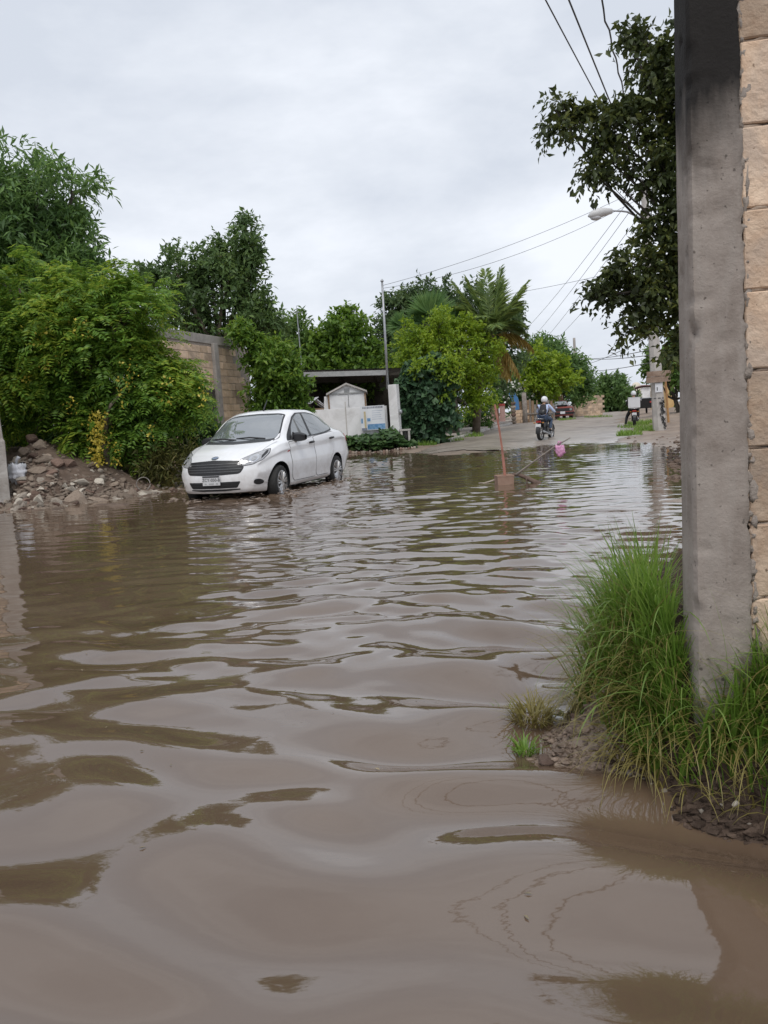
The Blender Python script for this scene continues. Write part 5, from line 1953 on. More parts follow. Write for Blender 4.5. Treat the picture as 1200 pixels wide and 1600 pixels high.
def wheel(parent, x, y, z, R, wd, mrim, steer=0.0, name='wheel', spokes=9):
    w = thing_part(name, parent, (x, y, z), steer)
    s = 1 if y > 0 else -1
    k = R * .72
    prof = [(k - .01, -wd * .46), (R * .86, -wd * .5), (R * .96, -wd * .44), (R, -wd * .3), (R, wd * .3), (R * .96, wd * .44), (R * .86, wd * .5), (k - .01, wd * .46), (k - .02, 0)]
    MB().lathe(prof, 36, 'y').build('tyre', M['rubber'], w, True)
    mb = MB()
    mb.lathe([(k, s * wd * .40), (k, s * wd * .46), (k * .90, s * wd * .47), (k * .88, s * wd * .40)], 36, 'y', close=False)
    mb.lathe([(0.001, s * wd * .50), (k * .26, s * wd * .49), (k * .30, s * wd * .42)], 20, 'y', close=False)
    for i in range(spokes):
        a = 2 * PI * i / spokes + .2
        for da in (-.13, .13):
            p0 = (k * .24 * math.cos(a + da * .5), s * wd * .455, k * .24 * math.sin(a + da * .5))
            p1 = (k * .91 * math.cos(a + da), s * wd * .44, k * .91 * math.sin(a + da))
            mb.tube([p0, p1], [.014, .02], 5)
    mb.build('rim', mrim, w, True, autosmooth=.6)
    MB().lathe([(.01, s * wd * .2), (k * .97, s * wd * .2)], 30, 'y').build('brake_backing', M['dark_plastic'], w)
    return w


def thing_part(name, parent, loc, rz=0.0):
    o = bpy.data.objects.new(name, None)
    COL.objects.link(o)
    o.parent = parent
    o.location = tuple(map(float, loc))
    o.rotation_euler = (0, 0, rz)
    return o


def text_mesh(body, size, depth, m, name, parent, loc, rot):
    cu = bpy.data.curves.new(name, 'FONT')
    cu.body, cu.size, cu.extrude, cu.align_x, cu.align_y = body, size, depth, 'CENTER', 'CENTER'
    o = bpy.data.objects.new(name, cu)
    COL.objects.link(o)
    dg = bpy.context.evaluated_depsgraph_get()
    me = bpy.data.meshes.new_from_object(o.evaluated_get(dg))
    bpy.data.objects.remove(o)
    me.materials.clear()
    me.materials.append(m)
    q = link(name, me, parent, loc)
    q.rotation_euler = rot
    return q


CX = [0, .12, .35, .7, 1.0, 1.25, 1.7, 2.1, 2.6, 3.0, 3.3, 3.6, 3.9, 4.12, 4.254]
car_st = dict(x=CX,
              zt=[.735, .80, .875, .945, 1.005, 1.135, 1.415, 1.515, 1.515, 1.455, 1.34, 1.185, 1.085, 1.065, 1.035],
              zr=[.715, .785, .862, .930, .985, 1.085, 1.355, 1.455, 1.455, 1.395, 1.285, 1.145, 1.065, 1.04, 1.01],
              wr=[.58, .58, .60, .63, .655, .665, .615, .575, .565, .565, .58, .61, .63, .62, .60],
              zs=[.685, .745, .82, .885, .935, .955, .975, .995, 1.02, 1.045, 1.06, 1.055, 1.03, 1.0, .96],
              ws=[.70, .735, .765, .785, .80, .805, .81, .812, .812, .808, .80, .79, .77, .75, .73],
              zc=[.62, .66, .72, .77, .80, .815, .835, .85, .87, .89, .905, .91, .90, .89, .87],
              zm=[.50, .50, .52, .55, .56, .56, .56, .56, .56, .57, .58, .58, .58, .58, .58],
              wm=[.70, .745, .79, .835, .845, .845, .845, .845, .845, .845, .842, .835, .82, .80, .78],
              zb=[.22, .20, .19, .20, .20, .21, .22, .22, .22, .22, .22, .22, .24, .27, .30],
              wb=[.60, .66, .73, .79, .80, .80, .80, .80, .80, .80, .79, .78, .76, .72, .68])
M['car_white'] = mat('car_white', (0.80, 0.805, 0.825), (0.83, 0.835, 0.85), 0.22, 2, spec=.5, c3=(0.66, 0.65, 0.645), s3=1.3, f3=.5, obj=True)
M['car_white'].node_tree.nodes['Principled BSDF'].inputs['Coat Weight'].default_value = 0.6
M['car_white'].node_tree.nodes['Principled BSDF'].inputs['Coat Roughness'].default_value = 0.06


def mud_spray(m):
    """brown road dirt dried on the lower body"""
    t = m.node_tree
    l = t.links.new
    b = t.nodes['Principled BSDF']
    src = b.inputs['Base Color'].links[0].from_socket
    tc_ = N(t, 'ShaderNodeTexCoord')
    s = N(t, 'ShaderNodeSeparateXYZ')
    l(tc_.outputs['Object'], s.inputs[0])
    n = N(t, 'ShaderNodeTexNoise', Scale=7.0, Detail=8.0, Roughness=0.7)
    l(tc_.outputs['Object'], n.inputs['Vector'])
    ad = N(t, 'ShaderNodeMath', operation='MULTIPLY_ADD')
    l(n.outputs['Fac'], ad.inputs[0])
    ad.inputs[1].default_value = -0.75
    l(s.outputs['Z'], ad.inputs[2])
    mr = N(t, 'ShaderNodeMapRange')
    for k, v in (('From Min', -0.16), ('From Max', 0.22), ('To Min', 0.42), ('To Max', 0.0)):
        mr.inputs[k].default_value = v
    l(ad.outputs[0], mr.inputs['Value'])
    mx = N(t, 'ShaderNodeMixRGB')
    l(mr.outputs['Result'], mx.inputs['Fac'])
    l(src, mx.inputs['Color1'])
    mx.inputs['Color2'].default_value = (0.30, 0.235, 0.185, 1)
    l(mx.outputs['Color'], b.inputs['Base Color'])


mud_spray(M['car_white'])
M['glass'] = mat('car_glass', (0.12, 0.135, 0.145), (0.145, 0.16, 0.17), 0.03, 1.4, ior=2.5, spec=.9, obj=True)
M['side_glass'] = mat('side_glass', (0.11, 0.125, 0.13), (0.15, 0.165, 0.17), 0.03, 1.4, ior=2.4, spec=.85, obj=True)
M['lamp_glass'] = mat('lamp_glass', (0.36, 0.36, 0.37), (0.52, 0.52, 0.53), 0.08, 22, metal=.35, obj=True)
M['chrome'] = mat('chrome', (0.7, 0.7, 0.71), (0.75, 0.75, 0.76), 0.12, 5, metal=1.0)
M['silver'] = mat('wheel_silver', (0.45, 0.45, 0.46), (0.55, 0.55, 0.56), 0.35, 8, metal=.7, c3=(.30, .26, .22), s3=6)
M['tail_red'] = mat('tail_red', (0.38, 0.035, 0.03), (0.45, 0.06, 0.05), 0.12, 9)

car_yaw = math.radians(-108.36)
fwd = np.array([math.cos(car_yaw), math.sin(car_yaw)])
car = thing('car', 'white four-door saloon driving through the flood with its number plate showing', 'car', (0, 0, 0), car_yaw + PI)
RAX = 3.285                                              # rear axle, metres behind the front bumper
rear_axle = np.array([-1.638, 15.203])
cl = rear_axle + fwd * RAX
car.location = (cl[0], cl[1], -0.10)
# car space after the half turn: x runs back, y to the car's right; so the photographed (left) side is -y
fr_prof = ([.18, .26, .36, .46, .56, .66, .74, .82], [.07, .015, .0, .0, .015, .05, .10, .16])
rr_prof = ([.25, .4, .6, .8, .95, 1.05], [.06, .0, .0, .03, .06, .10])
shell = car_shell(car_st, 4.254, front=fr_prof, rear=rr_prof)
pre_bvh_bm = bmesh.new()
pre_bvh_bm.from_mesh(shell)
bvh = BVHTree.FromBMesh(pre_bvh_bm)
pre_bvh_bm.free()
FAX, WR = 0.795, 0.292
body = cut_arches(shell, M['car_white'], M['dark_plastic'], [(FAX, .30, .345, .50), (RAX, .30, .345, .50)])
link('body', body, car)
MB().box((2.05, 0, .30), (2.0, 1.42, .22)).box((.5, 0, .32), (.3, 1.0, .2)).build('underbody', M['dark_plastic'], car)
for x, y in ((FAX, .745), (FAX, -.745), (RAX, .745), (RAX, -.745)):
    wheel(car, x, y, WR, WR, .185, M['silver'], 0.07 if x < 1 else 0)

# glass and openings of the two flanks
dlo_f = [(1.40, .985), (2.115, 1.015), (2.20, 1.415), (2.02, 1.408), (1.80, 1.335), (1.60, 1.20)]
dlo_r = [(2.215, 1.02), (2.80, 1.055), (3.16, 1.095), (3.235, 1.125), (3.20, 1.17), (3.02, 1.30), (2.80, 1.375), (2.50, 1.415), (2.285, 1.418)]
surround = [(1.20, .958), (1.36, .968), (2.15, .998), (2.85, 1.035), (3.20, 1.075), (3.285, 1.12), (3.24, 1.185), (3.04, 1.33), (2.80, 1.402), (2.5, 1.437), (2.2, 1.437), (1.99, 1.43), (1.78, 1.36), (1.56, 1.22)]
door_f = [(1.20, .935), (1.22, .62), (1.24, .34), (1.30, .285), (2.20, .285), (2.24, .34), (2.24, .70), (2.20, .985)]
door_r = [(2.215, .985), (2.255, .70), (2.255, .34), (2.30, .285), (2.83, .285), (2.90, .42), (2.945, .56), (3.09, .66), (3.18, .78), (3.22, .92), (3.22, 1.055)]


def grow(poly, d):
    P = np.array(poly)
    c = P.mean(0)
    o = []
    n = len(P)
    ar = sum(P[i][0] * P[(i + 1) % n][1] - P[(i + 1) % n][0] * P[i][1] for i in range(n))
    sg = 1 if ar > 0 else -1
    for i in range(n):
        e1, e2 = P[i] - P[i - 1], P[(i + 1) % n] - P[i]
        n1 = np.array([e1[1], -e1[0]]) / np.linalg.norm(e1) * sg
        n2 = np.array([e2[1], -e2[0]]) / np.linalg.norm(e2) * sg
        b = n1 + n2
        b = b / max(.35, np.dot(b, n1))
        o.append(tuple(P[i] + b * d))
    return o


for s in (-1, 1):
    skin_patch(bvh, rounded(surround, .03), 'side', .0025, M['dark_plastic'], 'window_surround', car, side=s)
    for dl, pol in ((door_f, dlo_f), (door_r, dlo_r)):
        skin_patch(bvh, rounded(grow(dl, .0085), .05), 'side', .0015, M['dark_plastic'], 'door_gap', car, side=s, rim=.004)
        dr = skin_patch(bvh, rounded(grow(dl, -.002), .045), 'side', .005, M['car_white'], 'door', car, side=s)
        skin_patch(bvh, rounded(pol, .03), 'side', .0055, M['side_glass'], 'window', dr, side=s)
        hx_ = 2.08 if dl is door_f else 3.04
        hz2 = np.interp(hx_, [1.25, 3.3], [.862, .945])
        h = bvh.ray_cast(Vector((hx_, 3 * s, hz2)), Vector((0, -s, 0)))[0]
        mb = MB()
        mb.tube([(hx_ - .085, h.y + .012 * s, hz2 - .004), (hx_ - .06, h.y + .034 * s, hz2), (hx_ + .06, h.y + .034 * s, hz2 + .006), (hx_ + .085, h.y + .012 * s, hz2 + .006)], [.016, .02, .02, .016], 8)
        mb.build('handle', M['dark_plastic'], dr, True)
    # sill moulding, crease shadow gap comes from the shell itself
    skin_patch(bvh, [(1.18, .225), (2.86, .225), (2.88, .275), (1.16, .272)], 'side', .012, M['car_white'], 'sill', car, side=s, rim=.02)
    # mirror
    mh = bvh.ray_cast(Vector((1.50, 3 * s, .985)), Vector((0, -s, 0)))[0]
    mr_ = thing_part('mirror', car, (1.47, mh.y, 1.0))
    MB().prism([(-.10, -.035), (.08, -.035), (.06, .06), (-.02, .10)], -.012, .012, 'y').build('mount', M['dark_plastic'], mr_)
    mb = MB()
    A = []
    for t in np.linspace(0, 1, 7):
        k = (1.0, 1.05, 1.05, 1.0, .93, .8, .5)[int(round(t * 6))]
        y = s * (.02 + .20 * t)
        A.append([(.02 - .07 * k, y, .0 - .055 * k), (.06, y, -.065 * k), (.06, y, .075 * k), (.0, y, .085 * k), (-.055 * k, y, .055 * k), (.02 - .07 * k, y, .0 - .055 * k)])
    mb.grid(np.array(A))
    mb.build('housing', M['dark_plastic'], mr_, True, autosmooth=1.0)
    # side repeater
    skin_patch(bvh, [(1.10, .775), (1.19, .79), (1.19, .812), (1.12, .80)], 'side', .004, M['tail_red'], 'side_badge', car, side=s, rim=.004)
# windscreen and rear window
wsP = [(-.665, 1.005), (-.60, 1.20), (-.535, 1.395), (-.40, 1.425), (0, 1.437), (.40, 1.425), (.535, 1.395), (.60, 1.20), (.665, 1.005), (.4, .985), (0, .975), (-.4, .985)]
skin_patch(bvh, rounded(grow(wsP, .012), .05), 'front', .002, M['dark_plastic'], 'screen_surround', car, step=.05)
ws_ = skin_patch(bvh, rounded(grow(wsP, -.012), .06), 'front', .0045, M['glass'], 'windscreen', car, step=.04)
skin_patch(bvh, rounded([(-.60, 1.12), (-.50, 1.40), (0, 1.43), (.50, 1.40), (.60, 1.12), (0, 1.10)], .06), 'rear', .003, M['glass'], 'rear_window', car, step=.05)
for x0, x1 in ((-.46, .10), (.08, .58)):
    h0, h1 = bvh.ray_cast(Vector((-3, x0, 1.025)), Vector((1, 0, 0)))[0], bvh.ray_cast(Vector((-3, x1, 1.045)), Vector((1, 0, 0)))[0]
    MB().tube([(h0.x - .03, x0, 1.02), (h0.x - .022, (x0 + x1) / 2, 1.052), (h1.x - .012, x1, 1.046)], [.016, .014, .009], 6).build('wiper', M['dark_plastic'], ws_)
skin_patch(bvh, [(-.64, .975), (0, .952), (.64, .975), (.64, .995), (0, .970), (-.64, .995)], 'front', .002, M['dark_plastic'], 'cowl', car, step=.05)
# bonnet shut line and ridges
skin_patch(bvh, [(.10, -.56), (.085, -.3), (.078, 0), (.085, .3), (.10, .56), (.106, .56), (.092, .3), (.085, 0), (.092, -.3), (.106, -.56)], 'top', .001, M['wire'], 'bonnet_gap', car, step=.05, rim=0)
for s in (-1, 1):
    a = [(.28, .60), (.45, .635), (.7, .662), (1.0, .69)]
    skin_patch(bvh, [(x, s * y) for x, y in a] + [(x, s * (y + .007)) for x, y in reversed(a)], 'top', .001, M['wire'], 'bonnet_gap', car, step=.06, rim=0)
# grille, intake
M['grille_bar'] = mat('grille_bar', (.09, .09, .095), (.14, .14, .145), .4, 6, metal=.3)
gr_o = rounded([(-.50, .615), (-.45, .70), (0, .722), (.45, .70), (.50, .615), (.45, .525), (0, .508), (-.45, .525)], .04)
skin_patch(bvh, grow(gr_o, .012), 'front', .004, M['dark_plastic'], 'grille_frame', car)
gri = skin_patch(bvh, gr_o, 'front', .006, M['dark_plastic'], 'grille', car)
for z, w in ((.548, .45), (.586, .475), (.626, .475), (.664, .455)):
    skin_patch(bvh, [(-w, z), (w, z), (w, z + .008), (-w, z + .008)], 'front', .012, M['grille_bar'], 'bar', gri, step=.06)
skin_patch(bvh, rounded([(-.46, .395), (.46, .395), (.40, .295), (-.40, .295)], .025), 'front', .004, M['dark_plastic'], 'intake', car)
for z in (.325, .36):
    skin_patch(bvh, [(-.41, z), (.41, z), (.41, z + .008), (-.41, z + .008)], 'front', .010, M['rubber'], 'bar', car, step=.06)
skin_patch(bvh, [(-.44, .262), (-.2, .25), (.2, .252), (.42, .266), (.42, .282), (-.44, .282)], 'front', .003, M['dark_plastic'], 'lip_slot', car)
for s in (-1, 1):
    skin_patch(bvh, rounded([(s * .53, .37), (s * .66, .425), (s * .74, .40), (s * .74, .32), (s * .62, .305)], .04), 'front', .003, M['car_white'], 'fog_recess', car)
    skin_patch(bvh, [(s * .672 + .042 * math.cos(a), .365 + .046 * math.sin(a)) for a in np.linspace(0, 2 * PI, 18)[:-1]], 'front', .006, M['dark_plastic'], 'fog_lamp_cap', car)
    # headlights: swept back housing, bright reflector, bowl
    hl = rounded([(.40, .655), (.46, .735), (.60, .815), (.735, .865), (.755, .80), (.72, .70), (.62, .645), (.50, .632)], .025)
    hl = [(s * a, b) for a, b in hl]
    hh = skin_patch(bvh, grow(hl, .008), 'front', .003, M['dark_plastic'], 'headlight', car, step=.03)
    skin_patch(bvh, hl, 'front', .006, M['lamp_glass'], 'lens', hh, step=.03)
    skin_patch(bvh, [(s * .705, .715), (s * .738, .795), (s * .728, .845), (s * .705, .835), (s * .69, .76)], 'front', .008, M['dark_plastic'], 'bezel', hh, step=.03, rim=.004)
    bc = (s * .615, .728)
    skin_patch(bvh, [(bc[0] + .062 * math.cos(a), bc[1] + .058 * math.sin(a)) for a in np.linspace(0, 2 * PI, 20)[:-1]], 'front', .010, M['chrome'], 'bowl', hh, step=.02, rim=.004)
    skin_patch(bvh, [(bc[0] + .036 * math.cos(a), bc[1] + .034 * math.sin(a)) for a in np.linspace(0, 2 * PI, 16)[:-1]], 'front', .014, M['lamp_glass'], 'bulb', hh, step=.02, rim=.004)
    # tail lamps wrap the rear corner
    skin_patch(bvh, rounded([(3.93, .90), (3.98, 1.005), (4.09, 1.0), (4.10, .85), (4.03, .82)], .02), 'side', .006, M['tail_red'], 'tail_light', car, side=s)
    skin_patch(bvh, rounded([(s * .44, .84), (s * .46, .97), (s * .70, .98), (s * .72, .84)], .02), 'rear', .006, M['tail_red'], 'tail_light', car)
# badge and plate
bh_ = bvh.ray_cast(Vector((-3, 0, .762)), Vector((1, 0, 0)))[0]
skin_patch(bvh, [(.062 * math.cos(a), .762 + .024 * math.sin(a)) for a in np.linspace(0, 2 * PI, 22)[:-1]], 'front', .008, M['chrome'], 'badge', car, step=.02, rim=.006)
skin_patch(bvh, [(.052 * math.cos(a), .762 + .018 * math.sin(a)) for a in np.linspace(0, 2 * PI, 22)[:-1]], 'front', .011, mat('badge_grey', (.16, .2, .28), (.2, .24, .32), .3, 5), 'badge_face', car, step=.02, rim=.004)
ph_ = bvh.ray_cast(Vector((-3, 0, .44)), Vector((1, 0, 0)))[0]
pl_ = thing_part('number_plate', car, (ph_.x - .022, 0.0, .425))
MB().box((0, 0, 0), (.012, .31, .155)).build('plate', mat('plate_white', (.55, .55, .56), (.60, .60, .61), .4, 9), pl_, bevel=.004)
MB().box((-.0075, 0, .062), (.004, .30, .026)).build('strip', M['wire'], pl_)
text_mesh('ZCY-050-B', .068, .0008, M['dark_plastic'], 'characters', pl_, (-.0082, 0, .008), (PI / 2, 0, -PI / 2))
for y_, w in ((-.10, .035), (0, .09), (.10, .035)):
    MB().box((-.0070, y_, -.05), (.003, w, .018)).build('mark', M['grey_paint'], pl_)
# aerial on the roof
MB().tube([(1.98, 0, 1.495), (1.99, 0, 1.53), (2.16, 0.0, 1.70)], [.022, .014, .006], 7).build('aerial', M['dark_plastic'], car, True)

# froth and splashing round the wheels
mb = MB()
r_ = np.random.default_rng(17)


def car_pt(x, y):
    return cl + fwd * -x + np.array([-fwd[1], fwd[0]]) * -y


for (x0, y0, n, sp) in ((FAX, -.86, 150, .30), (RAX, -.86, 110, .28), (0.1, -.45, 90, .35), (0.05, .3, 80, .3), (2.0, -.85, 120, .75), (FAX - .3, -.9, 60, .2), (0.45, -.85, 80, .28), (0.3, .85, 70, .25)):
    for _ in range(int(n * .8)):
        p_ = car_pt(x0 + sp * r_.normal(), y0 + (.12 * r_.normal()) - .08 * abs(r_.normal()) * np.sign(-y0))
        q = .006 + .022 * r_.random() ** 4
        top = -.004 + .09 * r_.random() ** 5 * (abs(x0 - FAX) < .1 or abs(x0 - RAX) < .1) + .012 * r_.normal()
        mb.blob((p_[0], p_[1], top), (q * 2.6, q * 1.6, q * .5), int(r_.integers(60)), .5, 1.6, 1)
froth = mat('froth', (0.20, 0.145, 0.11), (0.36, 0.29, 0.24), 0.08, 20, 0.3, 60)
tag(mb.build('splash', froth, None, True), None, None, kind='stuff')

# ------------------------------------------------------------------ people and motorcycles
def skin_body(chains, m, name, parent, sub=2, root=0):
    """a body surface grown round a joint skeleton; chains = lists of (x, y, z, rx, ry) sharing equal joints"""
    vi, V, R, E = {}, [], [], []
    for ch in chains:
        prev = None
        for p in ch:
            k = tuple(round(c, 4) for c in p[:3])
            if k not in vi:
                vi[k] = len(V)
                V.append(p[:3])
                R.append((p[3], p[4] if len(p) > 4 else p[3]))
            i = vi[k]
            if prev is not None and prev != i:
                E.append((prev, i))
            prev = i
    me = bpy.data.meshes.new(name)
    me.from_pydata(V, E, [])
    o = link(name, me)
    md = o.modifiers.new('s', 'SKIN')
    md.use_smooth_shade = True
    lay = me.skin_vertices[0].data if len(me.skin_vertices) else None
    if lay is None:
        bm = bmesh.new()
        bm.from_mesh(me)
        bm.verts.layers.skin.verify()
        bm.to_mesh(me)
        bm.free()
        lay = me.skin_vertices[0].data
    for i, r in enumerate(R):
        lay[i].radius = r
        lay[i].use_root = (i == root)
    s2 = o.modifiers.new('u', 'SUBSURF')
    s2.levels = s2.render_levels = sub
    dg = bpy.context.evaluated_depsgraph_get()
    m2 = bpy.data.meshes.new_from_object(o.evaluated_get(dg))
    bpy.data.objects.remove(o)
    m2.name = name
    m2.materials.clear()
    m2.materials.append(m)
    m2.polygons.foreach_set('use_smooth', [True] * len(m2.polygons))
    return link(name, m2, parent)


M['skin'] = mat('skin', (0.30, 0.17, 0.11), (0.36, 0.21, 0.14), .55, 12)
M['helmet_white'] = mat('helmet_white', (0.68, 0.68, 0.70), (0.74, 0.74, 0.76), .25, 4)
M['denim'] = mat('denim', (0.035, 0.055, 0.095), (0.06, 0.085, 0.14), .85, 18, .2)
M['shirt_blue'] = mat('shirt_blue', (0.44, 0.53, 0.76), (0.52, 0.61, 0.82), .85, 7, .4, 14)
M['black_cloth'] = mat('black_cloth', (0.012, 0.012, 0.015), (0.028, 0.028, 0.032), .8, 14, .3)
M['bike_black'] = mat('bike_black', (0.014, 0.014, 0.016), (0.02, 0.02, 0.022), .3, 9)
M['bike_red'] = mat('bike_red', (0.20, 0.025, 0.02), (0.26, 0.035, 0.03), .3, 9)
M['engine'] = mat('engine_grey', (0.16, 0.16, 0.165), (0.26, 0.26, 0.265), .45, 12, metal=.6)


def motorcycle(label, loc, rz, mbody, lean=0.0, box=False, rname='motorcycle'):
    """x forward, z up, origin on the ground between the wheels"""
    t = thing(rname, label, 'motorcycle', loc, rz)
    t.rotation_euler = (lean, 0, rz)
    for x in (-.62, .66):
        w = thing_part('wheel', t, (x, 0, .30))
        R, wd = .30, .055 if x > 0 else .07
        MB().lathe([(R - .075, -wd * .7), (R - .03, -wd), (R, -wd * .35), (R, wd * .35), (R - .03, wd), (R - .075, wd * .7)], 30, 'y', close=False).build('tyre', M['rubber'], w, True)
        MB().lathe([(R - .07, -wd * .6), (R - .095, -wd * .5), (R - .095, wd * .5), (R - .07, wd * .6)], 30, 'y', close=False).lathe([(.01, -.07), (.055, -.06), (.055, .06), (.01, .07)], 14, 'y').build('rim', M['silver'], w, True)
        mb = MB()
        for k in range(18):
            a = 2 * PI * k / 18
            mb.tube([(.05 * math.cos(a), .03 * (-1) ** k, .05 * math.sin(a)), ((R - .09) * math.cos(a), 0, (R - .09) * math.sin(a))], .006, 4)
        mb.build('spokes', M['silver'], w)
    A = []
    for a in np.linspace(-.35, 2.3, 12):
        A.append([(-.62 + .36 * math.cos(a + .9), y, .30 + .36 * math.sin(a + .9)) for y in (-.07, -.05, .05, .07)])
    MB().grid(np.array(A)).build('rear_fender', M['dark_plastic'], t, True)
    A = []
    for a in np.linspace(.2, 2.6, 12):
        A.append([(.66 + .335 * math.cos(a), y, .30 + .335 * math.sin(a)) for y in (-.06, -.04, .04, .06)])
    MB().grid(np.array(A)).build('front_fender', mbody, t, True)
    mb = MB()
    for s in (-1, 1):
        mb.tube([(-.62, .10 * s, .30), (-.1, .09 * s, .36)], .022, 7)
        mb.tube([(-.60, .11 * s, .33), (-.45, .11 * s, .70)], .026, 8)
        mb.tube([(-.1, .08 * s, .36), (-.05, .07 * s, .66), (-.72, .08 * s, .74)], .018, 6)
        mb.tube([(-.05, .05 * s, .66), (.38, .02 * s, .88)], .018, 6)
        mb.tube([(.32, .05 * s, .40), (.42, .03 * s, .80)], .018, 6)
    mb.build('frame', M['bike_black'], t, True)
    for s in (-1, 1):
        MB().tube([(.66, .09 * s, .30), (.52, .09 * s, .62), (.40, .08 * s, .92)], [.024, .026, .02], 8).build('fork', M['steel'], t, True)
    mb = MB()
    mb.blob((.16, 0, .80), (.27, .135, .13), 2, .05, 1, 3)
    mb.build('fuel_tank', mbody, t, True)
    mb = MB()
    mb.grid(np.array([[(x, y * (1 - .35 * max(0, -x - .45)), .775 + .035 * math.cos(y / .14 * 1.2) - .12 * (y / .14) ** 6 * .3 + .06 * smooth((-x - .15) / .3)) for y in np.linspace(-.14, .14, 9)] for x in np.linspace(.0, -.72, 14)]))
    mb.box((-.36, 0, .76), (.70, .24, .06))
    mb.build('seat', M['black_cloth'], t, True, autosmooth=.8)
    mb = MB()
    mb.lathe([(.12, -.1), (.15, -.12), (.15, .12), (.12, .1)], 20, 'y', (.08, 0, .36)).blob((.2, 0, .47), (.09, .085, .14), 1, .05, 1, 2)
    for k in range(5):
        mb.box((.2, 0, .42 + .035 * k), (.21, .2, .012))
    mb.build('engine', M['engine'], t, True, autosmooth=.6)
    MB().tube([(.3, -.11, .42), (.26, -.14, .24), (-.1, -.15, .22), (-.3, -.17, .27), (-.78, -.18, .36)], [.02, .022, .025, .045, .042], 10).build('exhaust', M['steel'], t, True)
    for s in (-1, 1):
        MB().box((-.38, .125 * s, .62), (.4, .025, .16), Matrix.Rotation(-.12, 3, 'Y')).build('side_panel', mbody, t, bevel=.01)
    mb = MB().tube([(.40, 0, .95), (.42, .12, 1.0), (.36, .26, 1.06), (.26, .36, 1.05)], .014, 7).tube([(.40, 0, .95), (.42, -.12, 1.0), (.36, -.26, 1.06), (.26, -.36, 1.05)], .014, 7)
    hb = mb.build('handlebar', M['steel'], t, True)
    for s in (-1, 1):
        MB().tube([(.33, .28 * s, 1.058), (.24, .38 * s, 1.05)], .021, 8).build('grip', M['rubber'], hb, True)
        MB().tube([(.37, .22 * s, 1.05), (.40, .30 * s, 1.22)], .007, 5).blob((.39, .335 * s, 1.245), (.014, .06, .038), 1, 0, 1, 2).build('mirror', M['silver'], t, True)
    MB().blob((.52, 0, .93), (.10, .10, .105), 1, 0, 1, 3).build('headlight', mbody, t, True)
    tl_ = MB().box((-.80, 0, .74), (.07, .19, .075))
    tl_.build('tail_light', M['tail_red'], t, bevel=.015)
    for s in (-1, 1):
        MB().tube([(-.76, .06 * s, .70), (-.78, .15 * s, .70)], .008, 5).blob((-.785, .18 * s, .70), (.03, .04, .026), 1, 0, 1, 2).build('indicator', mat('amber', (.42, .17, .03), (.5, .22, .04), .2, 5) if 'amber' not in bpy.data.materials else bpy.data.materials['amber'], t, True)
    mb = MB()
    for s in (-1, 1):
        mb.tube([(-.42, .14 * s, .80), (-.72, .14 * s, .84), (-.88, .10 * s, .85)], .011, 6)
    mb.tube([(-.88, .10, .85), (-.88, -.10, .85)], .011, 6)
    mb.build('grab_rail', M['chrome'], t, True)
    MB().box((-.86, 0, .585), (.012, .21, .14), Matrix.Rotation(.25, 3, 'Y')).build('number_plate', mat('mc_plate', (.55, .55, .56), (.6, .6, .6), .5, 20) if 'mc_plate' not in bpy.data.materials else bpy.data.materials['mc_plate'], t, bevel=.004)
    MB().tube([(-.05, .16, .36), (-.05, .26, .34)], .016, 6).tube([(-.05, -.16, .36), (-.05, -.26, .34)], .016, 6).build('foot_peg', M['rubber'], t)
    return t


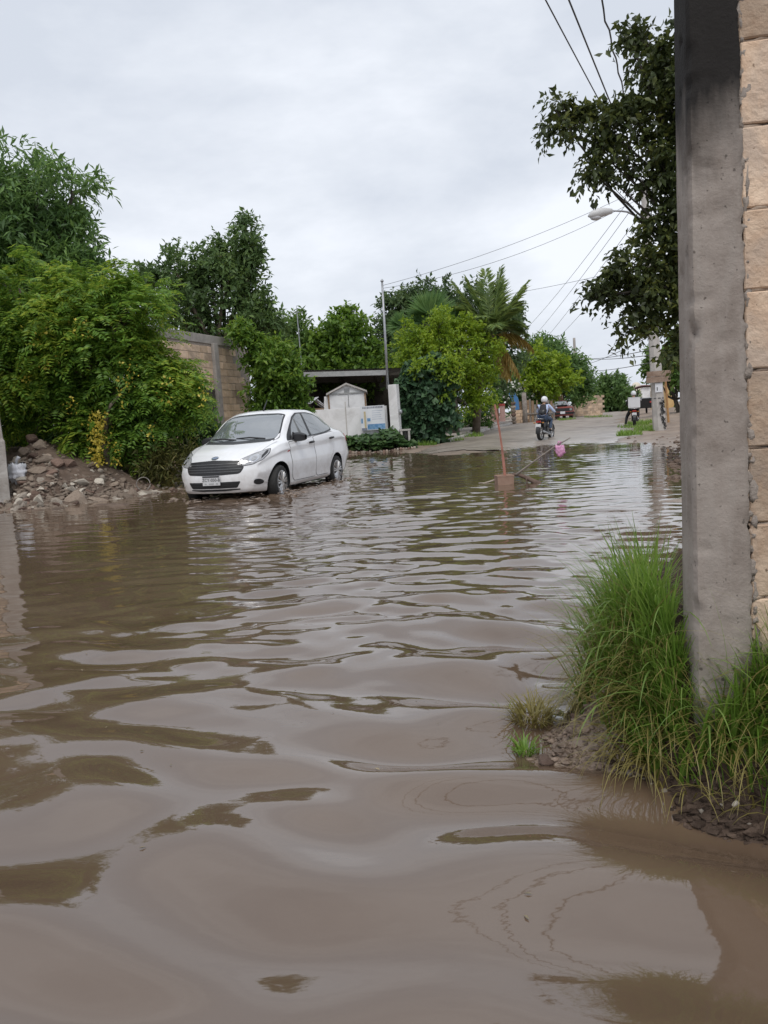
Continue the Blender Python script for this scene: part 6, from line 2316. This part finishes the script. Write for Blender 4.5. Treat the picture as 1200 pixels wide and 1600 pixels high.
def rider(label, loc, rz, top, legs, shoe, ank_l=None, knee_l=None, lean=0.0, twist=0.0, hem=True):
    """seated figure in the motorcycle's own frame"""
    t = thing('person', label, 'person', loc, rz)
    t.rotation_euler = (lean, 0, rz)
    hip, ch, nk = (-.24, 0, .90), (-.10, 0, 1.28), (-.06, 0, 1.42)
    hd_ = (-.01, 0, 1.56)
    body, shirt, trous = [], [], []
    body.append([(*hip, .12, .15), (-.19, 0, 1.08, .11, .14), (*ch, .11, .16), (*nk, .05), (*hd_, .085, .08), (.01, 0, 1.64, .07)])
    shirt.append([(*hip, .145, .18), (-.19, 0, 1.08, .14, .17), (*ch, .135, .19), (-.07, 0, 1.37, .085, .11), (*nk, .06)])
    for s in (-1, 1):
        sh_, el, wr_ = (-.08, .20 * s, 1.34), (.07, .33 * s, 1.12), (.27, .335 * s, 1.075)
        body.append([(*ch, .11, .16), (*sh_, .06), (*el, .042), (*wr_, .028)])
        shirt.append([(*ch, .135, .19), (*sh_, .078), (.0, .275 * s, 1.23, .064), (*el, .056), (.18, .335 * s, 1.095, .047), (.235, .335 * s, 1.085, .042)])
        kn = (.14, .20 * s, .80)
        an = (-.06, .21 * s, .42)
        if s == 1 and ank_l is not None:
            kn, an = knee_l, ank_l
        hp_ = (-.21, .10 * s, .87)
        toe = (an[0] + .17, an[1], an[2] - .05)
        body.append([(*hip, .12, .15), (*hp_, .09), (*kn, .06), (*an, .038), (*toe, .035, .03)])
        trous.append([(*hip, .15, .175), (*hp_, .112), ((hp_[0] + kn[0]) / 2, (hp_[1] + kn[1]) / 2, (hp_[2] + kn[2]) / 2 + .01, .098), (*kn, .08), ((kn[0] + an[0]) / 2, (kn[1] + an[1]) / 2, (kn[2] + an[2]) / 2, .068), (*an, .058)])
        sho = [(an[0] - .03, an[1], an[2] - .0, .05), (an[0] + .03, an[1], an[2] - .045, .05, .042), (an[0] + .12, an[1], an[2] - .062, .048, .034), (an[0] + .20, an[1], an[2] - .066, .036, .026)]
        skin_body([sho], shoe, 'shoe', t, 1)
        # the hand closes round the grip: palm, four fingers and a thumb
        hand = [[(*wr_, .026), (.292, .338 * s, 1.078, .036, .022)]]
        for k, ln in enumerate((.9, 1.0, .95, .78)):
            yb = .312 * s + .017 * k * s
            hand.append([(.292, .338 * s, 1.078, .036, .022), (.318, yb, 1.086, .011), (.318 + .02 * ln, yb, 1.066, .010), (.318 - .005, yb, 1.066 - .036 * ln, .009), (.295, yb, 1.04, .008)])
        hand.append([(.292, .338 * s, 1.078, .036, .022), (.29, .30 * s, 1.058, .012), (.312, .292 * s, 1.04, .010)])
        skin_body(hand, M['skin'], 'hand', t, 1)
    skin_body(body, M['skin'], 'body', t, 2)
    skin_body(shirt, top, 'shirt', t, 2)
    skin_body(trous, legs, 'trousers', t, 2)
    return t, hd_


def helmet(parent, c, m):
    bm = bmesh.new()
    bmesh.ops.create_icosphere(bm, subdivisions=4, radius=1)
    V = np.array([v.co[:] for v in bm.verts])
    Fs = [tuple(v.index for v in f.verts) for f in bm.faces]
    bm.free()
    V = V * [.150, .128, .142]
    V[:, 2] = np.where(V[:, 2] < -.085, -.085 + (V[:, 2] + .085) * .15, V[:, 2])
    h = MB().add(V + np.array(c) + [0, 0, .03], Fs).build('helmet', m, parent, True)
    A = []
    for el in np.linspace(-.25, .35, 5):
        A.append([(c[0] + .153 * math.cos(a) * math.cos(el), c[1] + .131 * math.sin(a) * math.cos(el), c[2] + .02 + .146 * math.sin(el)) for a in np.linspace(-1.15, 1.15, 14)])
    MB().grid(np.array(A)).build('visor', M['glass'], h, True)


# rider in the pale blue shirt
ba = hit(853, 687)
hdA = math.radians(90 - 31)
mA = motorcycle('dark motorcycle ridden away up the street with chrome rails and a white plate', ba, hdA, M['bike_black'])
pA, hA = rider('motorcyclist in a pale blue shirt, jeans and white helmet riding away', ba, hdA, M['shirt_blue'], M['denim'], M['black_cloth'])
helmet(pA, hA, M['helmet_white'])
bpk = thing('backpack', 'black backpack worn by the motorcyclist in the pale blue shirt', 'backpack', ba, hdA)
A = []
for t in np.linspace(0, 1, 12):
    z = .98 + .44 * t
    w = .155 * (1 - abs(2 * t - 1) ** 4) ** .5 + .005
    dpt = .17 * (1 - .75 * t ** 2) * (1 - abs(2 * t - 1) ** 6) ** .5 + .005
    xb = -.30 + .16 * t
    A.append([(xb - dpt * (1 - abs(a) ** 3), w * a, z) for a in np.linspace(-1, 1, 11)] + [(xb + .02, w * a, z) for a in (.6, 0, -.6)] + [(xb, -w, z)])
MB().grid(np.array(A)).build('bag', M['black_cloth'], bpk, True)
A = []
for t in np.linspace(0, 1, 7):
    z = 1.02 + .17 * t
    A.append([(-.455 + .05 * t - .03 * (1 - abs(2 * t - 1) ** 4) * (1 - abs(a) ** 4), .11 * a, z) for a in np.linspace(-1, 1, 7)])
MB().grid(np.array(A)).build('pocket', M['bike_black'], bpk, True)
for s in (-1, 1):
    MB().tube([(-.20, .11 * s, 1.41), (-.07, .13 * s, 1.455), (.035, .135 * s, 1.34), (-.02, .16 * s, 1.12), (-.2, .15 * s, 1.03)], .02, 6).build('strap', M['black_cloth'], bpk, True)

for o_ in (mA, pA, bpk):
    o_.scale = (.87,) * 3

# delivery rider with the box
bb = hit(991, 665)
hdB = math.radians(90 - 17)
mB = motorcycle('dark red delivery motorcycle stopped beside the grass strip', bb, hdB, M['bike_red'])
pB, hB = rider('delivery rider in black clothes and white helmet with a foot on the ground', bb, hdB, M['black_cloth'], M['black_cloth'], M['black_cloth'], ank_l=(-.18, .42, .08), knee_l=(.02, .34, .46))
helmet(pB, hB, M['helmet_white'])
bxB = thing('delivery_box', 'white square delivery box carried on the back of the red motorcycle', 'box', bb, hdB)
MB().box((-.66, 0, 1.13), (.46, .56, .50)).build('case', M['helmet_white'], bxB, bevel=.03)
MB().box((-.66, 0, 1.385), (.48, .58, .03)).build('lid', M['bag_white'], bxB, bevel=.01)
MB().box((-.66, 0, .868), (.4, .4, .024)).build('base_plate', M['steel'], bxB)

for o_ in (mB, pB, bxB):
    o_.scale = (.85,) * 3

# three-wheeler with a dark red hood just beyond
tb = ground_at(*D(1009, 648, 52)[:2])
mt_ = thing('three_wheeler', 'dark three-wheeled taxi with a maroon hood seen past the delivery rider', 'three-wheeler', tb, math.radians(68))
MB().prism([(-1.2, .35), (-1.25, 1.0), (-.2, 1.05), (.1, .5), (.6, .45), (.95, 1.0), (1.05, .95), (1.0, .35)], -.55, .55, 'y').build('body', M['bike_black'], mt_, bevel=.03)
A = []
for a in np.linspace(-1.25, 1.0, 10):
    A.append([(a, y, 1.75 + .14 * math.cos(y / .62 * 1.3) - .06 * (a + .1) ** 2) for y in np.linspace(-.66, .66, 9)])
A = np.array(A)
MB().grid(A).grid(A[::-1] - np.array([0, 0, .05])).build('hood', mat('maroon', (0.10, 0.025, 0.025), (0.15, 0.04, 0.04), .6, 4), mt_, True)
mb = MB()
for x_, y_ in ((-1.15, .55), (-1.15, -.55), (.9, .55), (.9, -.55)):
    mb.tube([(x_, y_, .9), (x_, y_, 1.72)], .025, 6)
mb.build('hood_frame', M['bike_black'], mt_)
for x_, y_ in ((-.8, .6), (-.8, -.6), (1.15, 0)):
    MB().lathe([(.01, -.06), (.2, -.06), (.25, -.05), (.25, .05), (.2, .06), (.01, .06)], 20, 'y', (x_, y_, .25)).build('wheel', M['rubber'], mt_, True)
for s in (-1, 1):
    MB().box((-1.25, .4 * s, .75), (.05, .14, .1)).build('tail_light', M['tail_red'], mt_)

# the old red car
RX = [0, .1, .35, .7, 1.05, 1.3, 1.75, 2.1, 2.6, 3.0, 3.3, 3.6, 3.9, 4.05, 4.15]
red_st = dict(x=RX,
              zt=[.80, .84, .865, .885, .91, 1.02, 1.30, 1.345, 1.345, 1.30, 1.18, 1.02, .95, .94, .92],
              zr=[.79, .83, .855, .875, .895, .98, 1.25, 1.295, 1.295, 1.25, 1.14, .99, .93, .92, .90],
              wr=[.66, .67, .68, .69, .69, .67, .60, .57, .57, .58, .60, .64, .66, .66, .64],
              zs=[.77, .80, .83, .85, .87, .88, .89, .90, .905, .91, .91, .91, .90, .89, .87],
              ws=[.76, .77, .78, .79, .79, .79, .79, .79, .79, .79, .79, .78, .77, .76, .75],
              zc=[.68, .70, .71, .72, .73, .73, .74, .74, .74, .74, .74, .74, .74, .73, .72],
              zm=[.5] * 15, wm=[.78, .79, .80, .81, .81, .81, .81, .81, .81, .81, .81, .80, .79, .78, .77],
              zb=[.27, .25, .24, .24, .24, .24, .24, .24, .24, .24, .24, .24, .25, .27, .30], wb=[.72, .74, .75, .76, .76, .76, .76, .76, .76, .76, .76, .75, .74, .73, .72])
rsh = car_shell(red_st, 4.15, 60, .10, .08, ([.2, .5, .8], [.02, 0, .03]), ([.2, .5, .9], [.02, 0, .03]), 2)
tmp = bmesh.new()
tmp.from_mesh(rsh)
rbv = BVHTree.FromBMesh(tmp)
tmp.free()
M['car_red'] = mat('car_red', (0.26, 0.055, 0.05), (0.33, 0.09, 0.075), .5, 2.5, c3=(.24, .12, .10), s3=1.5, f3=.6, obj=True)
rp_ = hit(872, 656)
rc = thing('car', 'old faded red car parked facing the street with junk on its bonnet', 'car', (rp_[0] + .4, rp_[1] + .4, rp_[2] - .02), math.radians(90 - 3))
# nose at the street: x runs back from the nose, away from the street
rbody = cut_arches(rsh, M['car_red'], M['dark_plastic'], [(.78, .29, .34, .5), (3.25, .29, .34, .5)])
link('body', rbody, rc)
for x, y in ((.78, .70), (.78, -.70), (3.25, .70), (3.25, -.70)):
    wheel(rc, x, y, .28, .28, .17, M['silver'])
skin_patch(rbv, rounded([(-.62, .94), (-.55, 1.26), (.55, 1.26), (.62, .94)], .05), 'front', .004, M['glass'], 'windscreen', rc, step=.08)
for s in (-1, 1):
    skin_patch(rbv, rounded([(1.45, .93), (2.15, .94), (2.15, 1.24), (1.85, 1.23)], .03), 'side', .004, M['glass'], 'window', rc, step=.1, side=s)
    skin_patch(rbv, rounded([(2.22, .94), (3.2, .95), (2.9, 1.2), (2.22, 1.24)], .03), 'side', .004, M['glass'], 'window', rc, step=.1, side=s)
    skin_patch(rbv, [(s * .55 + .085 * math.cos(a), .66 + .085 * math.sin(a)) for a in np.linspace(0, 2 * PI, 16)[:-1]], 'front', .03, M['lamp_glass'], 'headlight', rc, step=.05)
skin_patch(rbv, rounded([(-.68, .55), (.68, .55), (.70, .76), (-.70, .76)], .03), 'front', .008, M['dark_plastic'], 'grille', rc, step=.1)
skin_patch(rbv, rounded([(-.76, .36), (.76, .36), (.77, .50), (-.77, .50)], .03), 'front', .05, M['dark_plastic'], 'bumper', rc, step=.1, rim=.05)
MB().box((-.075, 0, .47), (.02, .32, .16)).build('number_plate', M['bag_white'], rc)
for k, (x, y, z, s_, c_) in enumerate(((.75, .35, .95, (.3, .25, .12), 'bag_white'), (.6, -.1, .93, (.35, .2, .07), 'black_cloth'), (.9, -.35, .97, (.22, .22, .13), 'bag_white'))):
    ro = math.radians(87)
    X_ = rc.location.x + x * math.cos(ro) - y * math.sin(ro)
    Y_ = rc.location.y + x * math.sin(ro) + y * math.cos(ro)
    jb = thing('bundle', ('lumpy white bundle on the right side of the red car bonnet', 'dark rag thrown over the middle of the red car bonnet', 'small white bundle on the left side of the red car bonnet')[k], 'bundle', (X_, Y_, rc.location.z + z))
    bag_mesh(MB(), s_, 20 + k).build('cloth', M[c_], jb, True)
X_ = rc.location.x + 2.3 * math.cos(ro)
bkt = thing('tan_bundle', 'tan rounded bundle tied on the roof of the red car', 'bundle', (X_ + .2, rc.location.y + 2.2, rc.location.z + 1.45))
bag_mesh(MB(), (.28, .28, .24), 31).build('sack', M['wood'], bkt, True)
#SECTION_END_VEHICLES

# ------------------------------------------------------------------ warning marker standing in the flood
mk = G(788, 757)
mp_ = thing('marker_post', 'reddish timber lath stuck in a concrete-filled bucket as a flood warning', 'marker post', (mk[0], mk[1], -0.14), 0.85)
bt = D(788, 742, mk[1])[2] + .14
MB().lathe([(.165, 0), (.18, bt - .02), (.185, bt - .02), (.185, bt), (.165, bt), (.155, bt - .012), (0.001, bt - .012)], 4, 'z').build('base_block', mat('bucket_brown', (0.26, 0.16, 0.115), (0.33, 0.22, 0.165), .8, 9, .4, 40), mp_)
t0, t1 = D(789, 744, mk[1]), D(773, 632, mk[1] + .05)
lt = t1 - np.array([mk[0], mk[1], -.14])
R_ = np.array(Matrix.Rotation(-.85, 3, 'Z'))
p0, p1 = R_ @ (t0 - np.array([mk[0], mk[1], -.14])), R_ @ lt
mb = MB()
A = []
for t in np.linspace(0, 1, 14):
    c = p0 + (p1 - p0) * t
    w = .022 - .010 * t + .004 * math.sin(t * 9)
    bow = .03 * math.sin(PI * t)
    A.append([(c[0] - w + bow, c[1] - .009, c[2]), (c[0] + w + bow, c[1] - .009, c[2]), (c[0] + w + bow, c[1] + .009, c[2]), (c[0] - w + bow, c[1] + .009, c[2]), (c[0] - w + bow, c[1] - .009, c[2])])
mb.grid(np.array(A)).build('lath', mat('red_lath', (0.34, 0.13, 0.09), (0.44, 0.21, 0.16), .75, 7, .3, c3=(.22, .10, .075), s3=2.5), mp_)


def stick(name, label, cat, pts, rad, m, tw=None):
    P = [np.array(p) for p in pts]
    t = thing(name, label, cat, P[0])
    MB().tube([tuple(p - P[0]) for p in P], rad, 7).build('stem', m, t, True)
    for a, b, r in (tw or []):
        MB().tube([tuple(np.array(a) - P[0]), tuple(np.array(b) - P[0])], r, 5).build('twig', m, t, True)
    return t


Yb_ = mk[1] - .02
br_mat = mat('branch_grey', (0.17, 0.145, 0.125), (0.27, 0.235, 0.205), .85, 16, .4)
stick('branch', 'long thin grey branch leaning up out of the bucket and carrying a pink bag', 'branch',
      [D(806, 742, Yb_), D(822, 730, Yb_), D(845, 713, Yb_), D(868, 697, Yb_), D(891, 684, Yb_)], [.017, .015, .014, .013, .008], br_mat, [(D(868, 697, Yb_), D(884, 694, Yb_), .006), (D(845, 713, Yb_), D(849, 707, Yb_), .005)])
stick('branch', 'dark peeling branch end lying to the right of the bucket in the water', 'branch', [D(800, 741, mk[1]), D(812, 742, mk[1]), D(828, 749, mk[1] - .05), D(842, 756, mk[1] - .1), D(848, 761, mk[1] - .12)], [.02, .03, .035, .05, .02],
      mat('branch_brown', (0.10, 0.065, 0.05), (0.17, 0.115, 0.09), .8, 14, .5), [(D(822, 746, mk[1] - .05), D(824, 758, mk[1] - .08), .012), (D(836, 752, mk[1] - .1), D(833, 760, mk[1] - .1), .01)])
stick('branch', 'pale thin curved twig floating to the left of the bucket', 'branch', [G(780, 747, .08), G(770, 751, .03), G(757, 755, .005), G(748, 754.5, .0)], [.014, .014, .012, .006], mat('twig_pale', (0.36, 0.30, 0.24), (0.46, 0.40, 0.33), .8, 16))
pbg = D(875, 703, mk[1] - .03)
pk = thing('plastic_bag', 'pink plastic bag dangling from the end of the long branch', 'bag', pbg)
bag_mesh(MB(), (.072, .05, .088), 12).build('sack', mat('bag_pink', (0.60, 0.25, 0.45), (0.72, 0.40, 0.58), .35, 9, .3), pk, True)
MB().tube([(0, 0, .08), (.02, 0, .12), (-.02, 0, .13), (-.03, 0, .09)], .012, 5).build('handle', bpy.data.materials['bag_pink'], pk, True)

# ------------------------------------------------------------------ grass on the bank and verges
wall_dir = np.array([math.cos(-math.radians(10)), math.sin(-math.radians(10))])


def wall_front(x, y):
    """distance in front of the near wall's face (positive towards the water)"""
    return -((x - cw[0]) * (-wall_dir[1]) + (y - cw[1]) * wall_dir[0])


def blades(name, P, Ln, wid, th0, curl, az, m, parent=None, rows=6):
    n = len(P)
    dirh = np.stack([np.cos(az), np.sin(az), np.zeros(n)], -1)
    side = np.stack([-np.sin(az), np.cos(az), np.zeros(n)], -1)
    V = np.zeros((n, rows, 2, 3))
    p = P.copy()
    for i in range(rows):
        t = i / (rows - 1)
        th = th0 + curl * t
        w = wid * (1 - t ** 1.6) * 0.5 + 0.0003
        V[:, i, 0] = p - side * w[:, None]
        V[:, i, 1] = p + side * w[:, None] + dirh * (w * .25)[:, None]
        st = Ln / (rows - 1)
        p = p + dirh * (np.sin(th) * st)[:, None] + np.array([0, 0, 1.0]) * (np.cos(th) * st)[:, None]
    b = (np.arange(n) * rows * 2)[:, None]
    Q = np.concatenate([b + [2 * i, 2 * i + 1, 2 * i + 3, 2 * i + 2] for i in range(rows - 1)], 1).reshape(-1, 4)
    return link(name, fast_mesh(name, V.reshape(-1, 3), Q, m, True), parent)


def bank_points(n, r, x0, x1, y0, y1, dmin, dmax):
    x = x0 + (x1 - x0) * r.random(n * 8)
    y = y0 + (y1 - y0) * r.random(n * 8)
    d = shore_sd(x, y)
    wf = wall_front(x, y)
    al = (x - cw[0]) * wall_dir[0] + (y - cw[1]) * wall_dir[1]
    k = (d > dmin) & (d < dmax) & ~((al > -.02) & (wf < .015)) & (np.hypot(x - .45, (y - 2.38) * .8) > .20 + .05 * r.random(len(x)))
    k = k & ~((x > .74) & (y < 2.15) & (d < .10) & (r.random(len(x)) < .8))
    x, y, d = x[k][:n], y[k][:n], d[k][:n]
    return np.stack([x, y, terrain(x, y)], -1), d


r_ = np.random.default_rng(23)
sets = []
# the tuft in front of and beside the column
P, d = bank_points(3400, r_, .45, 1.7, 1.75, 3.2, .10, .55)
sets.append((P, d, .20, .40))
P, d = bank_points(3600, r_, .70, 1.75, 1.7, 2.3, .045, .5)
sets.append((P, d, .20, .40))
P, d = bank_points(10500, r_, .75, 4.4, 2.5, 6.6, .42, 2.8)
sets.append((P, d, .22, .42))
gP = np.concatenate([s[0] for s in sets])
gd = np.concatenate([s[1] for s in sets])
n = len(gP)
clump = vnoise(gP[:, :2] * 5, 55)
Ln = (.12 + .28 * r_.random(n)) * (1 + .35 * clump) * np.where(gP[:, 1] < 2.6, .92, 1.0)
Ln = Ln * np.clip(.55 + gd * 1.6, .5, 1.05) * np.where(gP[:, 1] > 2.7, .82, 1.0)
# blades fan away from the wall, out over the water
gxv = (shore_sd(gP[:, 0] + .05, gP[:, 1]) - shore_sd(gP[:, 0] - .05, gP[:, 1]))
gyv = (shore_sd(gP[:, 0], gP[:, 1] + .05) - shore_sd(gP[:, 0], gP[:, 1] - .05))
az = np.arctan2(-gyv, -gxv) + r_.normal(size=n) * 1.45
th0 = np.abs(r_.normal(size=n)) * .28
curl = .3 + 1.35 * r_.random(n) ** 1.5
tag(blades('grass', gP, Ln, .0042 + .0035 * r_.random(n) + .006 * r_.random(n) ** 5, th0, curl, az, GR), None, None, kind='stuff')
# long arching blades on the lip, some seed stalks against the column
P, d = bank_points(190, r_, .5, 1.5, 1.85, 2.6, .10, .34)
n = len(P)
tag(blades('grass', P, (.22 + .2 * r_.random(n)), .005 + .005 * r_.random(n), .15 + .4 * r_.random(n), 1.5 + 1.0 * r_.random(n), -PI / 2 - .6 + r_.normal(size=n) * .9, leafmat('grass_long', (0.09, 0.15, 0.035), (0.13, 0.20, 0.045), (0.18, 0.25, 0.07), trans=.3), None, 9), None, None, kind='stuff')
P = np.array([[.90, 2.00, .36], [.94, 2.0, .36], [.86, 2.02, .36], [1.0, 1.97, .36], [.84, 2.05, .36]])
tag(blades('grass', P, np.array([.26, .17, .20, .2, .15]), np.array([.004] * 5), np.array([.05, .3, .4, .2, .25]), np.array([.35, .6, .3, .7, .3]), np.array([PI, 0.3, PI, .2, PI]), GR, None, 8), None, None, kind='stuff')
# withered blades hanging over the edge
P, d = bank_points(2300, r_, .40, 1.5, 1.8, 3.0, .03, .24)
n = len(P)
tag(blades('dry_grass', P, .10 + .17 * r_.random(n), .0025 + .003 * r_.random(n), .4 + .6 * r_.random(n), 1.2 + 1.2 * r_.random(n), -PI * .7 + r_.normal(size=n) * .9, GY), None, None, kind='stuff')


def tuft(name, label, px, py, z, n, rad, hgt, m, wid=.005):
    c = G(px, py, z)
    t = thing(name, label, 'grass tuft', c)
    a = r_.random(n) * 2 * PI
    q = np.sqrt(r_.random(n)) * rad
    P = np.stack([q * np.cos(a), q * np.sin(a), np.zeros(n) - .01], -1)
    blades('blades', P, hgt * (.5 + r_.random(n)), wid * (.6 + .8 * r_.random(n)), .2 + .5 * r_.random(n), .5 + 1.4 * r_.random(n), a + r_.normal(size=n) * .6, m, t)
    return t


tuft('grass_tuft', 'yellowish tuft of drowned grass on the mud shelf left of the big clump', 833, 1122, .02, 240, .075, .085, GY)
tuft('grass_tuft', 'small green tuft at the water below the yellowish one', 822, 1172, .0, 70, .035, .06, GR)
tuft('grass_tuft', 'few thin wet sprigs standing out in the water beyond the yellowish tuft', 795, 1110, -.005, 16, .06, .05, GR, .003)
tuft('grass_tuft', 'wispy sprigs leaning from the far side of the big grass clump', 930, 975, .03, 34, .12, .26, GR, .004)
# verge patches down the street
for lab, pts, n in (('grass', [(1000, 668, 24, 7), (985, 678, 15, 3), (1014, 660, 10, 5), (995, 663, 12, 4), (975, 681, 9, 2), (1008, 672, 12, 3)], 2300), ('grass', [(700, 688, 26, 3), (735, 682, 20, 3), (665, 695, 20, 2)], 1100), ('grass', [(885, 657, 14, 2), (935, 652, 22, 2)], 900)):
    P = []
    for cx_, cy_, rx, ry in pts:
        c = hit(cx_, cy_)
        k_ = c[1] / F
        m_ = n // len(pts)
        q, a = np.sqrt(r_.random(m_)), r_.random(m_) * 2 * PI
        P.append(np.stack([c[0] + q * np.cos(a) * rx * k_, c[1] + q * np.sin(a) * ry * k_ * 12, np.zeros(m_)], -1))
    P = np.concatenate(P)
    P[:, 2] = terrain(P[:, 0], P[:, 1])
    n = len(P)
    tag(blades(lab, P, .05 + .22 * r_.random(n) ** 2, .015 + .02 * r_.random(n), .5 * r_.random(n), .5 + r_.random(n), r_.random(n) * 2 * PI, GR, None, 4), None, None, kind='stuff')

# lumps of brick and stone at the lip of the bank, pebbles, dark clods at the right shore
for lab, px, py, z, s, mi in (('pinkish lump of old brickwork awash beside the green tuft', 851, 1188, .005, (.035, .03, .024), 2), ('flat yellow-brown stone just breaking the water', 928, 1222, .0, (.026, .02, .008), 1),
                              ('pale stone in the dark soil under the withered grass', 962, 1165, .05, (.02, .018, .018), 0), ('rough pink stone embedded in the shelf of mud', 905, 1120, .06, (.034, .03, .018), 2),
                              ('pale stone showing in the bank at the right edge', 1150, 1255, .05, (.014, .012, .012), 3), ('reddish chip of brick in the bank at the right edge', 1186, 1216, .08, (.012, .011, .01), 2)):
    c = G(px, py, z)
    o = link('stone', stone_mesh(70 + int(px), stone_mats[mi]), None, c)
    o.scale = s
    o.rotation_euler = (0, 0, px)
    tag(o, lab, 'stone', 'stones along the near bank')
mb = MB()
P, d = bank_points(700, r_, .40, 1.6, 1.6, 2.7, .0, .3)
for i, p_ in enumerate(P):
    q = .003 + .009 * r_.random() ** 2
    mb.blob(tuple(p_ + [0, 0, q * .3]), (q * 1.3, q, q * .8), i % 50, .5, 1.6, 1)
tag(mb.build('pebbles', stone_mats[1], None), None, None, kind='stuff')
mb = MB()
for i in range(240):
    px, py = 1045 + 40 * r_.random(), 690 + 60 * r_.random() ** 1.3
    if px < 1055 and py < 705:
        continue
    c = hit(px, py)
    q = .02 + .05 * r_.random() ** 2.2
    mb.blob((c[0], c[1], c[2] + q * .25), (q * 1.3, q, q * .7), i % 50, .5, 1.6, 1)
for i in range(160):
    s = 3.4 + 5 * r_.random()
    l = 3.0 + 2.2 * r_.random()
    c = on_road(l, -14 + 13 * r_.random())
    if shore_sd(np.array([c[0]]), np.array([c[1]]))[0] < -.3:
        continue
    q = .012 + .035 * r_.random() ** 2
    mb.blob((c[0], c[1], T1(*c) + q * .2), (q * 1.4, q, q * .6), i % 50, .5, 1.6, 1)
tag(mb.build('soil_clods', M['soil'], None), None, None, kind='stuff')

# broken dark soil and root mat on the face of the bank
mb = MB()
x, y = .38 + 1.4 * r_.random(60000), 1.4 + 1.2 * r_.random(60000)
d = shore_sd(x, y)
k = (d > -.05) & (d < .17) & ((wall_front(x, y) > .01) | (x < cw[0] - .1)) & (np.hypot(x - .46, (y - 2.37) * .8) > .22)
x, y, d = x[k][:5200], y[k][:5200], d[k][:5200]
P = np.stack([x, y, terrain(x, y)], -1)
for i, p_ in enumerate(P):
    q = .0018 + .012 * r_.random() ** 4.5
    mb.blob(tuple(p_ + [0, 0, q * .2]), (q * (1 + .9 * r_.random()), q * (.7 + .5 * r_.random()), q * (.5 + .5 * r_.random())), i % 50, .9, 1.9, 1)
tag(mb.build('soil_clods', mat('bank_clods', (0.055, 0.038, 0.029), (0.125, 0.09, 0.07), .95, 30, .6, 90, spec=.15, island=True), None), None, None, kind='stuff')

# bits of leaf and straw afloat
mb = MB()
for i in range(46):
    y = 1.5 * (14 / 1.5) ** r_.random()
    x = (-0.42 + 0.80 * r_.random()) * y
    if shore_sd(np.array([x]), np.array([y]))[0] > -.08:
        continue
    a, q = r_.random() * PI, (.004 + .007 * r_.random() ** 2) * (1 + y * .12)
    z = float(water_z(np.array([x]), np.array([y]))[0]) + .003
    c_, s_ = math.cos(a) * q, math.sin(a) * q
    k = .18 + .3 * r_.random()
    mb.add([(x - c_, y - s_, z), (x + s_ * k, y - c_ * k, z + .003), (x + c_, y + s_, z), (x - s_ * k, y + c_ * k, z + .002)], [(0, 1, 2, 3)])
tag(mb.build('litter', mat('litter', (.10, .07, .04), (.30, .25, .16), .7, 40, island=True), None), None, None, kind='stuff')
P, d = bank_points(900, r_, .5, 2.2, 1.8, 4.0, .06, .5)
n = len(P)
tag(blades('dry_grass', P, .18 + .26 * r_.random(n), .003 + .003 * r_.random(n), .2 + .5 * r_.random(n), .8 + 1.6 * r_.random(n), r_.random(n) * 2 * PI, GY), None, None, kind='stuff')

# lumps, grit and straw on the mud shelf
mb = MB()
x, y = .30 + .5 * r_.random(30000), 2.1 + .6 * r_.random(30000)
d = shore_sd(x, y)
k = (d > -.06) & (d < .3) & (np.hypot(x - .46, (y - 2.37) * .8) < .30)
x, y = x[k][:3200], y[k][:3200]
z = terrain(x, y)
big = vnoise(np.stack([x, y], -1) * 11, 91)
for i in range(len(x)):
    if big[i] < -.15 and r_.random() < .8:
        continue
    q = .0015 + .011 * r_.random() ** 3.2
    mb.blob((x[i], y[i], z[i] + q * .15), (q * 1.5, q * 1.1, q * .7), i % 50, .5, 1.6, 1)
tag(mb.build('mud_lumps', mat('mud_lump', (0.15, 0.105, 0.078), (0.26, 0.195, 0.15), .45, 30, .5, 90, island=True), None), None, None, kind='stuff')
